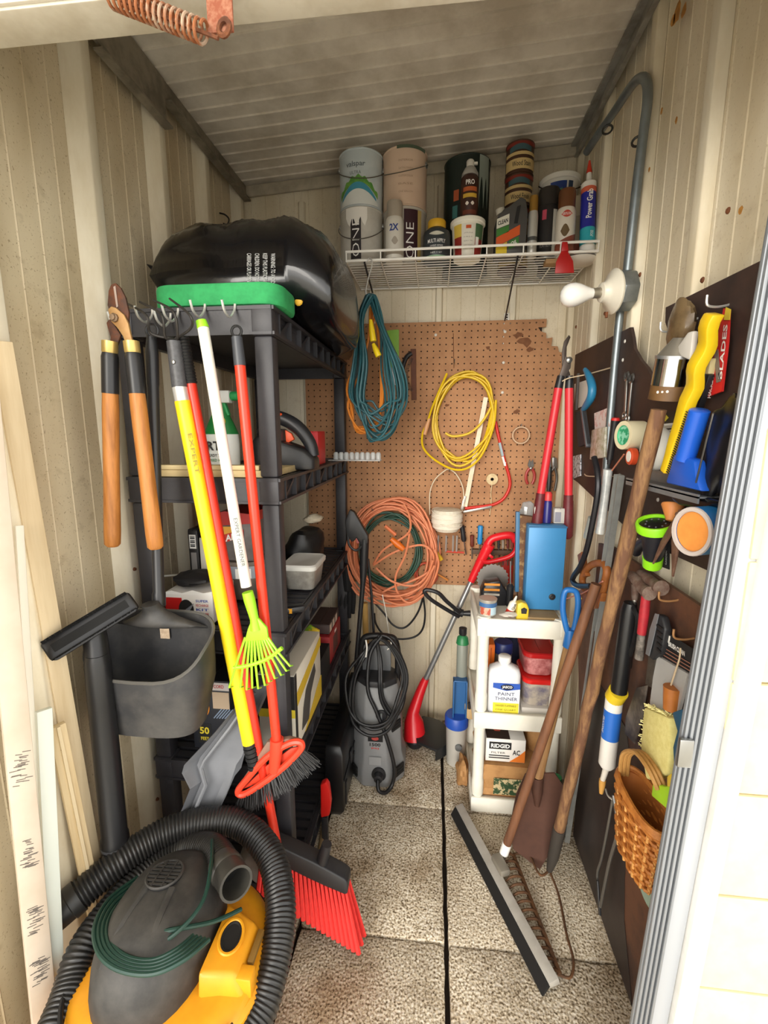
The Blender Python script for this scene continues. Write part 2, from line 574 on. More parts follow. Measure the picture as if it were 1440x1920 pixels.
for a, b, y0, y1, m in ((.0, .034, .722, .730, ALU), (.034, .066, .726, .733, mt('#aeb2b8', .4, .2)), (.066, .098, .712, .733, JW)):
    obj('jamb', lean(((jx(a, -.03), jx(b, -.03)), (jx(a, 2.05), jx(b, 2.05))), y0, y1, -.03, 2.05), m, dj, bevel=.002)
for k in range(4):
    a = .002 + k * .0085
    obj('groove_bead', lean(((jx(a, -.03), jx(a + .0045, -.03)), (jx(a, 2.05), jx(a + .0045, 2.05))), .716, .7215, -.03, 2.05), ALU, dj, bevel=.001)
p = at(1284, 1404, Y=.715)
g = G().bx(p.x - .012, p.x + .010, .708, .716, p.z - .03, p.z + .02)
obj('strike_plate', g, STEEL, dj, bevel=.002)
obj('header', G().bx(-1.2, .55, .70, .76, 1.952, 1.985), mt('#cdc6b6', .5, col2='#a89c85', scale=15), dj, bevel=.002)
for k in range(3): obj('groove_bead', G().bx(-1.2, .55, .694, .7, 1.956 + k * .010, 1.961 + k * .010), mt('#d8d2c4', .5), dj, bevel=.001)
obj('fascia', G().bx(-1.2, .9, .64, .76, 1.986, 2.5), mt('#e6ebf2', .5), dj)
for px, py in ((463, 4),):
    p = at(px, py, Y=.70)
# cream block wall outside
wf = obj('wall_front', G().bx(.475, 2.2, .7335, .7415, -.03, 2.5), mt('#d9cfae', .8), kind='structure')
CREAM = mt('#dbcfa8', .75, col2='#cfc196', scale=25, bump=.3)
zz = -.03; row = 0
while zz < 1.9:
    x = .478 - (0.2 if row % 2 else 0)
    while x < 1.4:
        x0, x1 = max(x, .478), x + .392
        if x1 > x0 + .02: obj('block', G().bx(x0, x1, .722, .7335, zz, zz + .196), CREAM, wf, bevel=.003)
        x += .4
    zz += .2; row += 1
wlf = obj('wall_front_left', G().bx(-2.2, -.86, .74, .80, -.03, 2.5), mt('#d9cfae', .8), kind='structure')
# ================================================================ black shelving unit on the left
SHB = mt('#333236', .48, col2='#27262a', scale=12, amt=.6, bump=.1, bscale=200)
SX0, SX1, SY0, SY1 = -.752, -.37, 1.05, 1.93
SZ = [1.64, 1.25, .855, .47, .095]
sh = thing('shelving_unit', 'tall black plastic shelving unit with five ventilated shelves along the left wall', 'shelf', (-.56, 1.49, 0))
for i, z in enumerate(SZ):
    s = obj('shelf', G().bx(SX0 + .008, SX1 - .008, SY0 + .006, SY1 - .006, z - .020, z - .0145), SHB, sh)
    obj('front_rail', G().bx(SX0, SX1, SY0, SY0 + .006, z - .062, z).bx(SX0, SX1, SY0 - .003, SY0, z - .008, z).bx(SX0, SX1, SY0 - .003, SY0, z - .062, z - .056), SHB, s)
    obj('back_rail', G().bx(SX0, SX1, SY1 - .006, SY1, z - .062, z), SHB, s)
    for X0, sg in ((SX0, -1), (SX1, 1)):
        g = G().bx(X0 - .006, X0 + .006, SY0, SY1, z - .008, z).bx(X0 - .006, X0 + .006, SY0, SY1, z - .062, z - .055)
        xi = X0 - sg * .012
        g.bx(xi - .003, xi + .003, SY0, SY1, z - .062, z)
        n = 9
        for k in range(n + 1):
            y = SY0 + .05 + (SY1 - SY0 - .1) * k / n
            g.bx(min(xi, X0 + sg * .004), max(xi, X0 + sg * .004), y - .002, y + .002, z - .056, z - .007)
            if k < n and k % 2 == 0:
                y2 = y + (SY1 - SY0 - .1) / n
                g.bar((X0 - sg * .002, y, z - .056), (X0 - sg * .002, y2, z - .008), .008, .003, X_)
        obj('side_rail', g, SHB, s)
    first = None
    for k in range(24):
        y = SY0 + .02 + k * .0357
        if first is None:
            first = obj('slat', G().bx(SX0 + .01, SX1 - .01, y, y + .022, z - .014, z - .004), SHB, s)
        else:
            c = first.copy(); C.objects.link(c); c.parent = s; c.location = (0, k * .0357, 0)
for X0 in (SX0 + .0225, SX1 - .0225):
    for Y0 in (SY0 + .022, SY1 - .022):
        for i in range(4):
            g = G().bx(X0 - .022, X0 + .022, Y0 - .02, Y0 + .02, SZ[i + 1] + .002, SZ[i] - .064)
            obj('post', g, SHB, sh, bevel=.006)
        for z in SZ:
            obj('corner_block', G().bx(X0 - .0245, X0 + .0245, Y0 - .0245, Y0 + .0225, z - .064, z + .002), SHB, sh, bevel=.004)
        obj('foot', G().bx(X0 - .022, X0 + .022, Y0 - .02, Y0 + .02, .0005, SZ[4] - .064), SHB, sh, bevel=.004)

# ---- black sack on the top shelf
PLAST = mt('#0b0b0d', .25, coat=.3, col2='#151518', scale=9)


def pillow(cx, cy, z0, hx, hy, hz, n=26, m=26, seed=1, amp=.02, zf=.35, ex=2.6):
    r = random.Random(seed)
    ph = [(r.uniform(3, 14), r.uniform(3, 14), r.uniform(0, 6)) for _ in range(6)]
    fine = [(r.uniform(-60, 60), r.uniform(-60, 60), r.uniform(0, 6)) for _ in range(7)]
    g = G(); top, bot = [], []
    for i in range(n + 1):
        u = -1 + 2 * i / n
        for j in range(m + 1):
            v = -1 + 2 * j / m
            e = max(0, (1 - abs(u) ** ex)) * max(0, (1 - abs(v) ** ex))
            e = e ** .45
            wv = sum(math.sin(a * u + b * v + c) for a, b, c in ph) / 6 + .5 * sum(abs(math.sin(a * u + b * v + c + 1.5 * math.sin(4 * u + 3 * v))) - .6 for a, b, c in fine) / 3
            k = 1 - .06 * (1 - abs(u)) * 0
            x = cx + hx * u * (1 - .10 * (v * v)); y = cy + hy * v * (1 - .08 * (u * u))
            top.append(V((x, y, z0 + hz * zf + hz * (1 - zf) * e + amp * wv * (.3 + e))))
            bot.append(V((x, y, z0 + hz * zf - hz * zf * e + amp * .3 * wv * (1 - e) * (1 if e < .5 else 0))))
    w = m + 1; N = len(top)
    fs = []
    for i in range(n):
        for j in range(m):
            a, b, c, d = i * w + j, (i + 1) * w + j, (i + 1) * w + j + 1, i * w + j + 1
            fs.append((a, b, c, d)); fs.append((N + a, N + d, N + c, N + b))
    g.add(top + bot, fs)
    bd = [j for j in range(w)] + [i * w + m for i in range(1, n + 1)] + [n * w + j for j in range(m - 1, -1, -1)] + [i * w for i in range(n - 1, 0, -1)]
    for a in range(len(bd)):
        p, q = bd[a], bd[(a + 1) % len(bd)]
        g.f.append((p, q, N + q, N + p))
    return g, top, w


g, top, w_ = pillow(-.495, 1.53, 1.645, .262, .385, .275, seed=4, amp=.010, zf=.40, n=60, m=84, ex=4.5)
for i_, p in enumerate(g.v):      # the sack sags over the side of the shelf
    if p.x > -.365:
        k = min(1, (p.x + .365) / .13)
        p.z -= (.085 * k * k + .02 * k) * (1 if i_ >= len(top) else .45)
    if p.x > -.36 and p.y > 1.45: p.x = -.36 + (p.x + .36) * (1 - .7 * min(1, (p.y - 1.45) / .12))
    if p.x <= -.365: p.z = max(p.z, 1.696 if (p.y < 1.225 and p.x > -.67) else 1.643)
bag = thing('mulch_sack', 'bulging black plastic sack lying on top of the black shelving unit', 'sack', (-.50, 1.56, 1.645))
obj('sack_body', g, PLAST, bag, smooth=80)
fl = [at(272, 494, Y=1.24), at(300, 503, Y=1.25), at(345, 488, Y=1.30), at(338, 535, Y=1.27), at(304, 532, Y=1.25)]
obj('corner_flap', G().prism(fl, (.004, .02, .004)), PLAST, bag, bevel=.003)
PRINT = mt('#b9b9b6', .6)
from mathutils.bvhtree import BVHTree
bagtree = BVHTree.FromPolygons(g.v, g.f)
for k, t in enumerate(['WARNING: TO AVOID', 'KEEP THIS PLASTIC BAG', 'CHILDREN. DO NOT USE', 'CARRIAGES OR PLAYPENS']):
    vs, fs, w0, h0 = txt2d(t)
    gg = G()
    out = []
    for a, b in vs:
        px = 512 - k * 15 + b * 12; py = 503 + a * 56 / w0
        hit = bagtree.ray_cast(EYE, at(px, py, Y=1.0) - EYE)[0]
        best = hit + (EYE - hit).normalized() * .003 if hit else None
        out.append(best or at(px, py, Y=1.3))
    gg.add(out, fs)
    obj('printed_warning', gg, PRINT, bag)
s_ = bagtree.ray_cast(EYE, at(561, 568, Y=1.0) - EYE)[0] + V((0, -.035, .002))
obj('sticker', G().lathe([(.0001, .004), (.009, .003), (.011, 0)], s_ + V((0, .03, 0)), (-.0, -1, .1), 10), mt('#d9a82a', .5), bag)

# ---- green kneeling pad
def rrect(x0, x1, y0, y1, r, z, n=6):
    o = []
    for cx, cy, a in ((x1 - r, y0 + r, -90), (x1 - r, y1 - r, 0), (x0 + r, y1 - r, 90), (x0 + r, y0 + r, 180)):
        for i in range(n + 1):
            q = math.radians(a + 90 * i / n); o.append(V((cx + r * math.cos(q), cy + r * math.sin(q), z)))
    return o


tag(obj('kneeling_pad', G().prism(rrect(-.665, -.352, 1.056, 1.215, .05, 1.644), (0, 0, .05)), mt('#2f9a58', .85, col2='#1f7a45', scale=40, bump=.5), bevel=.008), 'thick green foam kneeling pad with rounded corners on the top shelf', 'pad')


# ---- generic containers
def carton(name, label, cat_, x0, x1, y0, y1, z0, z1, m, flap=True, group=None):
    t = thing(name, label, cat_, ((x0 + x1) / 2, (y0 + y1) / 2, z0), group)
    obj('box_body', G().bx(x0, x1, y0, y1, z0, z1), m, t, bevel=.002)
    if flap:
        xm = (x0 + x1) / 2
        obj('flap', G().bx(x0 + .001, xm - .001, y0 + .001, y1 - .001, z1, z1 + .0025), m, t)
        obj('flap', G().bx(xm + .001, x1 - .001, y0 + .001, y1 - .001, z1, z1 + .0025), m, t)
    return t


def patch_front(t, name, x0, x1, z0, z1, y, m, th=.0008):
    return obj(name, G().bx(x0, x1, y - th, y, z0, z1), m, t)


def patch_side(t, name, y0, y1, z0, z1, x, m, th=.0008):
    return obj(name, G().bx(x, x + th, y0, y1, z0, z1), m, t)


def text_front(t, s, cx, z, y, wd, ht, m, bold=.02, rotz=0):
    return obj('lettering', flat_text(s, (cx, y - .0012, z), X_, Z_, wd, ht, bold), m, t)


def text_side(t, s, cy, z, x, wd, ht, m, bold=.02):
    return obj('lettering', flat_text(s, (x + .0012, cy, z), Y_, Z_, wd, ht, bold), m, t)


INK = mt('#1d1d1f', .6); INKW = mt('#f3f2ee', .6); INKB = mt('#2747a8', .6); INKR = mt('#c22a22', .6); INKG = mt('#1c7a44', .6); INKY = mt('#e9d23a', .6)

# shelf 2
t = thing('plywood_offcut', 'flat pale wooden board lying across the second shelf', 'board', (-.57, 1.17, 1.25))
obj('board', G().bx(-.70, -.39, 1.06, 1.30, 1.251, 1.268), mt('#cdb98a', .7, col2='#a88c58', scale=12, stretch=(.4, 3, 3)), t, bevel=.002)
obj('batten', G().bx(-.70, -.42, 1.062, 1.09, 1.2685, 1.280), mt('#d8c79a', .7, col2='#b59b68', scale=12, stretch=(.4, 3, 3)), t, bevel=.002)
b = at(420, 885, Y=1.2)
t = thing('weed_spray_bottle', 'white and green trigger spray bottle with large R letters behind the white rake handle', 'bottle', (b.x, 1.2, 1.2685))
o = V((b.x, 1.2, 1.2685))
obj('bottle_body', G().lathe([(.04, 0), (.047, .004), (.048, .06), (.046, .085), (.036, .11), (.024, .135), (.016, .15), (.014, .155)], o, n=28, sy=.6), mt('#e8ece8', .35), t)
obj('green_shoulder', G().lathe([(.0472, .086), (.0372, .111), (.0252, .136), (.0165, .151), (.0165, .166)], o, n=28, sy=.63), mt('#1f7d3c', .4), t)
obj('yellow_sticker', G().lathe([(.0001, .0), (.016, .0), (.016, -.002)], o + V((.006, -.0215, .118)), (0, -1, .35), 18), mt('#e6cf3a', .5), t)
obj('spray_head', G().bx(o.x - .018, o.x + .032, 1.188, 1.212, o.z + .168, o.z + .2).bx(o.x - .015, o.x + .004, 1.19, 1.21, o.z + .165, o.z + .17), mt('#d9dcd8', .4), t, bevel=.006)
obj('nozzle', G().lathe([(.011, 0), (.012, .004), (.012, .018), (.008, .022)], o + V((.033, 0, .186)), X_, 14), mt('#2c9a55', .4), t)
obj('trigger', G().bar(o + V((.012, 0, .17)), o + V((.024, 0, .135)), .014, .008, X_), mt('#2c9a55', .4), t, bevel=.002)
text_front(t, 'RTR', o.x, o.z + .055, 1.2 - .0285, .06, .024, INK, .03)
text_front(t, 'READY TO USE', o.x, o.z + .03, 1.2 - .0285, .06, .008, INK, .01)
text_front(t, 'WEED KILLER', o.x, o.z + .017, 1.2 - .0285, .06, .007, INKG, .01)

# cordless hedge trimmer / blower: black body with orange trigger
t = thing('cordless_blower', 'black and orange cordless blower lying on the second shelf', 'power tool', (-.42, 1.32, 1.251))
o = V((-.415, 1.30, 1.251))
arc = cat([o + V((-.085, 0, .10)), o + V((-.05, 0, .148)), o + V((-.01, 0, .142)), o + V((.03, 0, .115)), o + V((.058, 0, .075)), o + V((.066, 0, .04))], 6)
obj('handle', G().tube(arc, [.020 - .004 * abs(i / len(arc) - .5) for i in range(len(arc))], 12), BLACKP, t)
obj('motor_housing', G().loft([[o + V((x, -.05 * k, .002)), o + V((x, .05 * k, .002)), o + V((x, .045 * k, h)), o + V((x, -.045 * k, h))] for x, k, h in ((-.11, .7, .075), (-.09, 1, .1), (-.02, 1, .085), (.05, .9, .06), (.078, .7, .035))]), BLACK, t, bevel=.01)
obj('battery', G().bx(o.x - .055, o.x - .018, 1.27, 1.33, o.z + .07, o.z + .118), mt('#3a3a3d', .35), t, bevel=.005)
obj('orange_trigger', G().prism([o + V((-.012, -.006, .075)), o + V((.012, -.006, .088)), o + V((.004, -.006, .105)), o + V((-.014, -.006, .115))], (0, .014, 0)), mt('#e4572a', .4), t, bevel=.002)
obj('orange_switch', G().ball(o + V((-.028, -.012, .158)), .011, sq=.5), mt('#e4572a', .4), t)
t = carton('red_carton', 'small red box behind the cordless blower on the second shelf', 'box', -.42, -.385, 1.50, 1.60, 1.251, 1.36, mt('#c8262b', .5))
g = G()
a, b_ = at(610, 858, X=-.345), at(702, 858, X=-.30)
t = thing('clear_plastic_package', 'clear ribbed plastic blister package jutting out from the second shelf edge', 'package', (-.30, 1.72, 1.252))
CLEAR = mt('#dfe4e4', .12, alpha=.55, spec=.9)
obj('tray', G().bx(-.40, -.20, 1.70, 1.76, 1.252, 1.256), CLEAR, t, bevel=.001)
for k in range(9): obj('blister_dome', G().lathe([(.010, 0), (.010, .022), (.006, .028), (.0001, .029)], (-.375 + k * .0205, 1.73, 1.256), Z_, 10), CLEAR, t)

# shelf 3
t = carton('black_book_box', 'narrow black box with a barcode standing on the third shelf', 'box', -.718, -.688, 1.24, 1.40, .857, 1.075, mt('#232122', .5))
patch_front(t, 'barcode_label', -.714, -.694, 1.02, 1.062, 1.24, PAPER)
for k in range(6): patch_front(t, 'bar', -.711, -.697, 1.026 + k * .006, 1.026 + k * .006 + (.002 if k % 2 else .004), 1.2391, INK)
patch_front(t, 'panel', -.712, -.695, .90, 1.008, 1.24, mt('#8a8684', .5))
t = carton('white_book_box', 'narrow white and yellow box next to the black barcode box', 'box', -.684, -.664, 1.24, 1.38, .857, 1.05, mt('#d8d3c4', .5))
patch_front(t, 'yellow_band', -.683, -.665, .89, .95, 1.24, INKY)
t = carton('trash_bag_carton', 'red and yellow carton of bags with slanted white lettering', 'box', -.645, -.52, 1.24, 1.40, .987, 1.115, mt('#6a6260', .5, col2='#3b3734', scale=18), flap=False)
obj('red_lid', G().prism([(-.648, 1.235, 1.09), (-.517, 1.235, 1.10), (-.52, 1.235, 1.128), (-.60, 1.235, 1.135), (-.648, 1.235, 1.12)], (0, .17, 0)), mt('#b5241f', .45), t)
obj('yellow_panel', G().prism([(-.643, 1.239, 1.045), (-.56, 1.239, 1.075), (-.555, 1.239, 1.09), (-.643, 1.239, 1.088)], (0, -.001, 0)), mt('#e8a63a', .5), t)
obj('red_ribbon', G().prism([(-.643, 1.2378, 1.03), (-.545, 1.2378, 1.06), (-.545, 1.2378, 1.082), (-.643, 1.2378, 1.055)], (0, -.001, 0)), mt('#c4301f', .45), t)
obj('lettering', flat_text('GLAD', (-.597, 1.2360, 1.055), V((1, 0, .28)), Z_, .065, .02, .03), INKW, t)
t = thing('grey_tub', 'grey plastic tub with a paper label under the bag carton', 'tub', (-.575, 1.33, .857))
obj('tub_body', G().lathe([(.07, 0), (.075, .004), (.082, .11), (.085, .112), (.085, .122), (.080, .123)], (-.575, 1.33, .857), n=28), mt('#7a6d63', .5, col2='#4a3f38', scale=12), t)
obj('tub_band', cyl_patch((-.575, 1.33, .857), .0815, FRONT, 1.2, .07, .108), mt('#9aa0aa', .4), t)
obj('paper_label', cyl_patch((-.575, 1.33, .857), .083, FRONT + .2, .28, .072, .102), PAPER, t)
t = carton('red_white_carton', 'torn red and white carton with a car picture on the third shelf', 'box', -.716, -.575, 1.09, 1.22, .857, .935, mt('#ece8e2', .55), flap=False)
patch_front(t, 'red_panel', -.715, -.662, .862, .925, 1.09, mt('#c4201d', .45))
obj('car_drawing', G().torus((-.688, 1.0885, .872), .012, .0015, Y_, 18, 6), mt('#d9b15c', .4), t)
obj('tyre_picture', G().lathe([(.0001, .0012), (.028, .0012), (.028, 0)], (-.650, 1.0891, .893), -Y_, 22, sx=.75), INK, t)
for k in range(7): obj('tread', G().bar((-.666 + .004 * k, 1.0872, .872 + .003 * k), (-.652 + .004 * k, 1.0872, .893 + .003 * k), .0018, .0008, Y_), mt('#8b8f98', .4), t)
for k in range(5): text_front(t, ['SUPER', 'RECHARGE', 'KIT', 'CLEANER', 'R-134A'][k], -.605, .918 - k * .012, 1.09, .035, .007, [INKB, INKR][k % 2], .01)
g = G().prism([(-.716, 1.09, .936), (-.69, 1.09, .944), (-.66, 1.09, .938), (-.63, 1.09, .947), (-.60, 1.09, .94), (-.576, 1.09, .945), (-.576, 1.09, .934), (-.716, 1.09, .934)], (0, .002, 0))
obj('torn_edge', g, PAPER, t)


def crumple(c, r, n=18, m=10, seed=1, amp=.25, sz=1.0, sx=1.0, sy=1.0):
    q = random.Random(seed)
    ph = [(V((q.uniform(-1, 1), q.uniform(-1, 1), q.uniform(-1, 1))).normalized() * q.uniform(3, 8), q.uniform(0, 6)) for _ in range(10)]
    g = G().ball((0, 0, 0), 1, n, m)
    for p in g.v:
        d = 1 + amp * sum(math.sin(a.dot(p) + b) for a, b in ph) / 5
        p *= d
        p.x *= r * sx; p.y *= r * sy; p.z = max(p.z, -.75) * r * sz
    lo = min(p.z for p in g.v)
    for p in g.v: p += V((c[0], c[1], c[2] - lo))
    return g


tag(obj('black_rag', crumple((-.655, 1.15, .948), .05, seed=3, sz=.35, sx=1.2), mt('#1d1c1e', .6), smooth=30), 'crumpled black plastic wrap on top of the red and white carton', 'wrap')
t = tag(obj('black_plastic_bag', crumple((-.47, 1.60, .857), .095, 26, 14, seed=9, sz=.95, sx=.75, sy=1.0, amp=.2), mt('#151517', .4), smooth=30), 'crumpled black plastic bag behind the lidded food container', 'bag')
tag(obj('paper_wad', crumple((-.44, 1.62, 1.03), .035, seed=12, sz=.5), mt('#c9bda6', .7), smooth=25), 'crumpled beige paper on top of the black plastic bag', 'paper')
t = thing('food_container', 'translucent food container with white lid at the edge of the third shelf', 'container', (-.425, 1.42, .857))


def rr_loft(levels, r=.02):
    return G().loft([rrect(cx - hx, cx + hx, cy - hy, cy + hy, r, z) for cx, cy, hx, hy, z in levels])


obj('tub', rr_loft([(-.425, 1.43, .043, .06, .857), (-.425, 1.43, .045, .063, .859), (-.425, 1.43, .053, .075, .925)]), mt('#a8a49c', .3, col2='#6f6a63', scale=18, amt=.7), t)
obj('lid', rr_loft([(-.425, 1.43, .058, .08, .9255), (-.425, 1.43, .059, .081, .938), (-.425, 1.43, .054, .076, .943), (-.425, 1.43, .048, .07, .941)]), mt('#d9d8d2', .4), t)
tag(obj('camouflage_pouch', crumple((-.462, 1.26, .857), .042, seed=21, sz=1.5, sx=.7), mt('#8f8478', .6, col2='#3a342f', scale=30, amt=.9, lo=.48, hi=.52), smooth=30), 'small camouflage patterned pouch beside the shelf post', 'pouch')
t = thing('tool_pouch', 'black tool with orange mark hanging off the third shelf edge', 'tool', (-.40, 1.2, .857))
obj('grip', G().bar((-.43, 1.16, .868), (-.36, 1.20, .868), .03, .02, Z_), BLACKP, t, bevel=.006)
obj('orange_mark', G().bx(-.40, -.385, 1.164, 1.166, .862, .876), mt('#e2a02c', .5), t)
tag(obj('white_shelf_rod', G().tube([at(225, 815, Y=1.48), at(372, 812, Y=1.48)], .003, 8), WHITE), 'thin white rod behind the shelving unit at the second shelf', 'rod')
tag(obj('white_cable_rod', G().tube([at(308, 1080, Y=1.24), at(400, 1072, Y=1.24)], .003, 8), WHITE), 'thin white rod lying above the red and white carton', 'rod')

# shelf 4
t = carton('yellow_tool_carton', 'black white and yellow power tool carton on the fourth shelf', 'box', -.475, -.37, 1.115, 1.40, .472, .70, mt('#e2dccd', .5))
patch_side(t, 'black_end', 1.116, 1.135, .474, .70, -.37, INK)
obj('yellow_stripe', G().prism([(-.3695, 1.135, .60), (-.3695, 1.40, .655), (-.3695, 1.40, .685), (-.3695, 1.135, .64)], (.0012, 0, 0)), mt('#d8b52c', .5), t)
patch_front(t, 'black_panel', -.475, -.37, .60, .70, 1.115, INK)
patch_front(t, 'yellow_panel', -.475, -.37, .575, .60, 1.115, INKY)
text_front(t, 'TOOL', -.41, .66, 1.115, .05, .016, INKW)
text_front(t, 'SAW', -.41, .62, 1.115, .05, .014, INKW)
obj('picture_of_tool', G().prism([(-.3692, 1.17, .50), (-.3692, 1.24, .49), (-.3692, 1.27, .56), (-.3692, 1.33, .60), (-.3692, 1.32, .63), (-.3692, 1.22, .60), (-.3692, 1.19, .56)], (.0012, 0, 0)), mt('#4d4a46', .5), t)
obj('yellow_footer', G().prism([(-.3695, 1.2, .474), (-.3695, 1.40, .474), (-.3695, 1.40, .545), (-.3695, 1.34, .53)], (.0012, 0, 0)), mt('#d8b52c', .5), t)
t = carton('red_small_carton', 'small red carton at the back of the fourth shelf', 'box', -.475, -.385, 1.60, 1.80, .472, .585, mt('#a8262a', .5, col2='#6f1d20', scale=20))
patch_side(t, 'picture', 1.66, 1.74, .49, .56, -.385, mt('#5a2b2b', .5))
patch_side(t, 'white_mark', 1.69, 1.72, .565, .575, -.385, PAPER)
t = carton('striped_carton', 'flat carton with pale stripes stacked on the small red carton', 'box', -.47, -.39, 1.62, 1.80, .589, .625, mt('#4a3b38', .6))
for k in range(3): patch_side(t, 'stripe', 1.63 + k * .05, 1.66 + k * .05, .592, .622, -.39, mt('#cbb9a8', .6))
t = tag(obj('seed_packet', G().prism([(-.50, 1.45, .585), (-.40, 1.45, .585), (-.385, 1.45, .68), (-.42, 1.45, .70), (-.46, 1.45, .66)], (0, .012, 0)), mt('#7fae2e', .45, col2='#e6c52e', scale=14, amt=1, lo=.48, hi=.54), bevel=.002), 'green and yellow packet behind the shelf post on the fourth shelf', 'packet')
carton('black_carton', 'plain black box under the green and yellow packet', 'box', -.51, -.375, 1.415, 1.56, .472, .58, mt('#1f1e20', .5))
t = carton('extension_cord_carton', 'yellow and black carton marked 50 on the fourth shelf', 'box', -.665, -.55, 1.10, 1.27, .472, .68, mt('#2a2c33', .5))
patch_front(t, 'white_header', -.664, -.551, .655, .678, 1.10, mt('#dcd3cf', .5))
text_front(t, 'EXTENSION CORD', -.61, .667, 1.10, .09, .010, INKR)
obj('picture_of_plug', G().lathe([(.0001, .0012), (.03, .0012), (.03, 0)], (-.635, 1.0995, .60), -Y_, 20, sx=.8), mt('#e08a2a', .5), t)
obj('picture_of_cord', G().bx(-.643, -.627, 1.0985, 1.0998, .62, .65), mt('#e08a2a', .5), t)
patch_front(t, 'black_square', -.650, -.610, .49, .55, 1.10, INK)
text_front(t, '50', -.630, .53, 1.099, .028, .022, INKY, .03)
text_front(t, 'FEET', -.630, .505, 1.099, .024, .010, INKY)
obj('tan_panel', G().bx(-.60, -.552, 1.0985, 1.0998, .60, .65), mt('#cdb59a', .5), t)
for k in range(6): obj('stripe', G().bar((-.60 + k * .008, 1.099, .57), (-.575 + k * .008, 1.099, .60), .003, .0012, Y_), mt('#8c9db5', .5), t)
# bottom shelf and floor beside the unit
t = thing('black_tool_case', 'large black plastic tool case standing at the foot of the shelving unit', 'case', (-.38, 1.5, 0))
obj('case_body', G().loft([[V((x0, y0, z)), V((x1, y0, z)), V((x1, y1, z)), V((x0, y1, z))] for x0, x1, y0, y1, z in ((-.36, -.31, 1.40, 1.90, .002), (-.36, -.295, 1.385, 1.90, .03), (-.36, -.295, 1.385, 1.90, .25), (-.36, -.305, 1.40, 1.90, .28))]), mt('#131315', .35), t, bevel=.006)
obj('seam', G().bx(-.2948, -.2915, 1.39, 1.89, .15, .156), BLACKP, t)
for y in (1.5, 1.75): obj('latch', G().bx(-.2948, -.288, y, y + .035, .13, .18), mt('#1f1f22', .3), t, bevel=.003)
for k in range(3): obj('case_ridge', G().bx(-.2948, -.2915, 1.42 + k * .15, 1.44 + k * .15, .03, .12), BLACKP, t)
t = thing('red_handled_tool', 'red plastic handled tool standing in the dark beside the shelf post', 'tool', (-.34, 1.3, 0))
obj('red_handle', G().prism([(-.352, 1.28, .10), (-.322, 1.28, .11), (-.316, 1.28, .16), (-.322, 1.28, .22), (-.332, 1.28, .235), (-.350, 1.28, .225)], (0, .025, 0)), RED, t, bevel=.005)
obj('black_foot', G().bx(-.350, -.33, 1.282, 1.303, .001, .10), BLACKP, t, bevel=.003)
tag(obj('crumpled_cloth', crumple((-.47, 1.10, .095), .07, seed=31, sz=.9), mt('#a9a6a2', .7, col2='#77736c', scale=12), smooth=40), 'crumpled grey cloth behind the grey plastic trough', 'cloth')
t = thing('wooden_stick', 'short round wooden stick leaning against the black tool case', 'stick', at(595, 1640, Z=0))
obj('stick', G().tube([at(592, 1645, Z=.012), at(615, 1500, Z=.012)], .009, 10), mt('#8a7350', .7, col2='#5a452c', scale=20), t)
# ================================================================ tools hung on the front of the shelving unit, vacuum, boards
WOOD = mt('#b9793a', .5, col2='#8a5320', scale=14, stretch=(4, 4, .5), amt=.8)
HOOKY = 1.047


def shelf_hook(px, py):
    p = at(px, py, Y=HOOKY)
    q = p + V((0, -.001, 0))
    pts = cat([q + V((0, .0, .022)), q + V((0, -.006, .006)), q + V((0, -.03, -.012)), q + V((0, -.055, -.006)), q + V((0, -.066, .014))], 5)
    return G().tube(pts, .0028, 7)


hooks = [(240, 610, 'bent steel hook holding the loppers at the shelf front'), (288, 600, 'bent steel hook above the long-handled dustpan'), (322, 607, 'bent steel hook holding the yellow handled cultivator'), (336, 598, 'bent steel hook holding the red pole with bumpy grip'), (386, 590, 'bent steel hook behind the lime green pole cap'), (442, 590, 'bent steel hook holding the black bristle broom')]
for px, py, l in hooks: tag(obj('hook', shelf_hook(px, py), WIRE), l, 'hook', 'hooks on the shelf front')

# ---- wooden handled loppers
YL = .925
t = thing('lopper', 'rusty loppers with orange wooden handles hanging at the left corner of the shelf', 'loppers', at(213, 1028, Y=YL))
STL = mt('#4b352c', .7, .4, col2='#6d3f26', scale=40, amt=.9, bump=.3)
obj('blade', G().prism(pxs([(203, 545), (208, 533), (216, 530), (226, 540), (235, 558), (241, 585), (240, 607), (228, 600), (216, 600), (206, 588), (201, 572)], Y=YL), (0, .006, 0)), STL, t, bevel=.0015)
obj('blade_edge', G().prism(pxs([(213, 538), (217, 536), (222, 575), (219, 577)], Y=YL - .0005), (0, -.001, 0)), mt('#9b8a80', .5, .6), t)
obj('hook_jaw', G().prism(pxs([(203, 620), (199, 605), (205, 598), (216, 612), (226, 628), (219, 648), (206, 648), (207, 632)], Y=YL + .007), (0, .006, 0)), STL, t, bevel=.0015)
obj('jaw_plate', G().prism(pxs([(202, 580), (208, 574), (217, 577), (232, 590), (240, 606), (244, 625), (250, 648), (236, 648), (230, 630), (220, 615), (208, 603)], Y=YL - .007), (0, .006, 0)), mt('#a88353', .55, .3, col2='#8a5f34', scale=30), t, bevel=.0015)
obj('pivot_bolt', G().lathe([(.009, 0), (.009, .004), (.006, .006), (.006, .009), (.0001, .0095)], at(215, 596, Y=YL - .007), -Y_, 8), mt('#7a6550', .5, .6), t)
